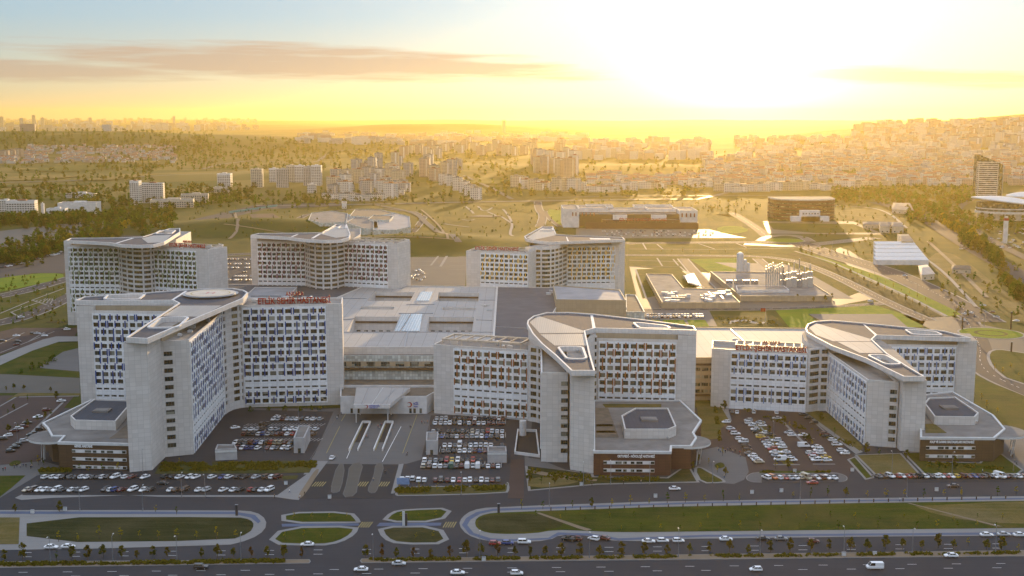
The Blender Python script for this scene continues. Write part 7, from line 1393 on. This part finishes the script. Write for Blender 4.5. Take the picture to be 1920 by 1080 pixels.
cluster(scatter(34, [(612, 370), (640, 330), (700, 318), (745, 330), (770, 352), (740, 376), (650, 374)], 9), 'in the lower hillside quarter', (16, 26), (14, 30), ['apt_white', 'apt_cream', 'apt_grey'])
cluster(scatter(24, [(660, 330), (700, 300), (760, 290), (850, 300), (862, 335), (800, 345), (740, 340)], 9), 'in the upper hillside quarter', (16, 24), (24, 42), ['apt_cream', 'apt_grey', 'apt_pink'])
cluster([(618, 374), (636, 375), (654, 376), (672, 377), (690, 377), (708, 378)], 'in the white terrace below the hillside quarter', (24, 30), (9, 12), ['apt_white'], ('roof_light',))
cluster([(834, 347), (846, 350), (858, 358), (870, 362), (880, 368), (893, 376)], 'in the white staircase of blocks right of the hillside', (18, 22), (16, 26), ['apt_white'], ('roof_light',))
cluster(scatter(26, [(764, 294), (1060, 292), (1060, 277), (900, 268), (764, 278)], 8), 'in the hazy row beyond the hillside quarter', (22, 40), (26, 40), ['apt_pink', 'apt_cream'])
cluster([(1006, 312), (1016, 313), (1028, 314), (1040, 312), (1052, 314), (1062, 313), (1074, 314), (1012, 325), (1024, 327), (1036, 326), (1048, 330), (1058, 333), (1070, 334), (1078, 332)], 'in the towers right of the park hill', (18, 26), (34, 50), ['apt_pink', 'apt_cream', 'apt_white'])
cluster([(970, 352), (980, 350), (992, 354), (1004, 356), (1014, 358), (1024, 358), (1046, 360), (1060, 360), (1076, 360), (1086, 360)], 'in the pale blocks above the park hill', (20, 32), (14, 26), ['apt_white', 'apt_cream'])
cluster([(1115, 362), (1130, 362), (1145, 361), (1160, 360), (1175, 358), (1220, 355), (1236, 355), (1312, 350), (1320, 352), (1355, 360), (1372, 361), (1388, 362), (1408, 360), (1424, 360), (1450, 359), (1475, 358), (1500, 358), (1526, 357), (1560, 357), (1585, 356), (1610, 353), (1640, 350), (1660, 350), (1690, 348), (1710, 348)], 'in the low line of blocks across the right middle', (28, 46), (10, 18), ['apt_white', 'apt_cream'])
cluster([(3, 244), (40, 246), (64, 242), (80, 240), (170, 238), (326, 238), (945, 250)], 'among the lone far towers on the horizon', (26, 34), (90, 130), ['apt_grey', 'apt_cream'])
cluster([(6, 298), (18, 297), (30, 296)], 'in the pink blocks at the far left', (30, 40), (24, 30), ['apt_pink'])
cluster(scatter(40, [(1740, 275), (1800, 254), (1850, 243), (1920, 236), (1920, 285), (1800, 282)], 7), 'on top of the right city hill', (20, 38), (18, 46), APT)
# dense far quarters as one mass each
def mass(name, label, specs):
    mb = MB(); mats = APT + ['roof_light', 'tile_red', 'wall_pink']
    for n, (x0, x1, y0, y1), wr, hr_, pit in specs:
        for _ in range(n):
            px, py = cr.uniform(x0, x1), cr.uniform(y0, y1)
            if hr_[1] < 100 and noise.noise(Vector((px * .035, py * .09, 5))) < -.22: continue
            x, y, z = GT(px, py); simple_block(mb, x, y, z, cr.uniform(*wr), cr.uniform(9, 15), cr.uniform(*hr_), cr.uniform(-.6, .6), cr.choice((0, 0, 1, 2, 3)), cr.choice((5, 5, 4)) if pit else cr.choice((4, 5, 6)), pit)
    o = mb.build(name, mats); tag(o, label, 'city', kind='stuff')
mass('hillside_city', 'dense city of small houses and blocks climbing the hazy right hill', [(900, (1320, 1920, 300, 350), (12, 24), (8, 18), True), (1000, (1380, 1920, 262, 305), (14, 26), (10, 24), False), (600, (1600, 1920, 236, 272), (14, 34), (10, 34), False)])
mass('village', 'rows of small red-roofed houses on the left plain', [(520, (50, 330, 276, 306), (11, 18), (5, 9), True), (200, (0, 60, 296, 308), (11, 18), (5, 9), True)])
mass('distant_city', 'hazy distant city spread along the horizon', [(420, (0, 480, 222, 246), (30, 70), (20, 60), False), (260, (560, 1100, 250, 272), (30, 70), (10, 25), False), (260, (1080, 1330, 268, 300), (20, 34), (14, 34), False), (160, (100, 230, 238, 246), (40, 60), (20, 30), False), (120, (1100, 1320, 330, 350), (14, 30), (6, 12), True)])
make_haze()
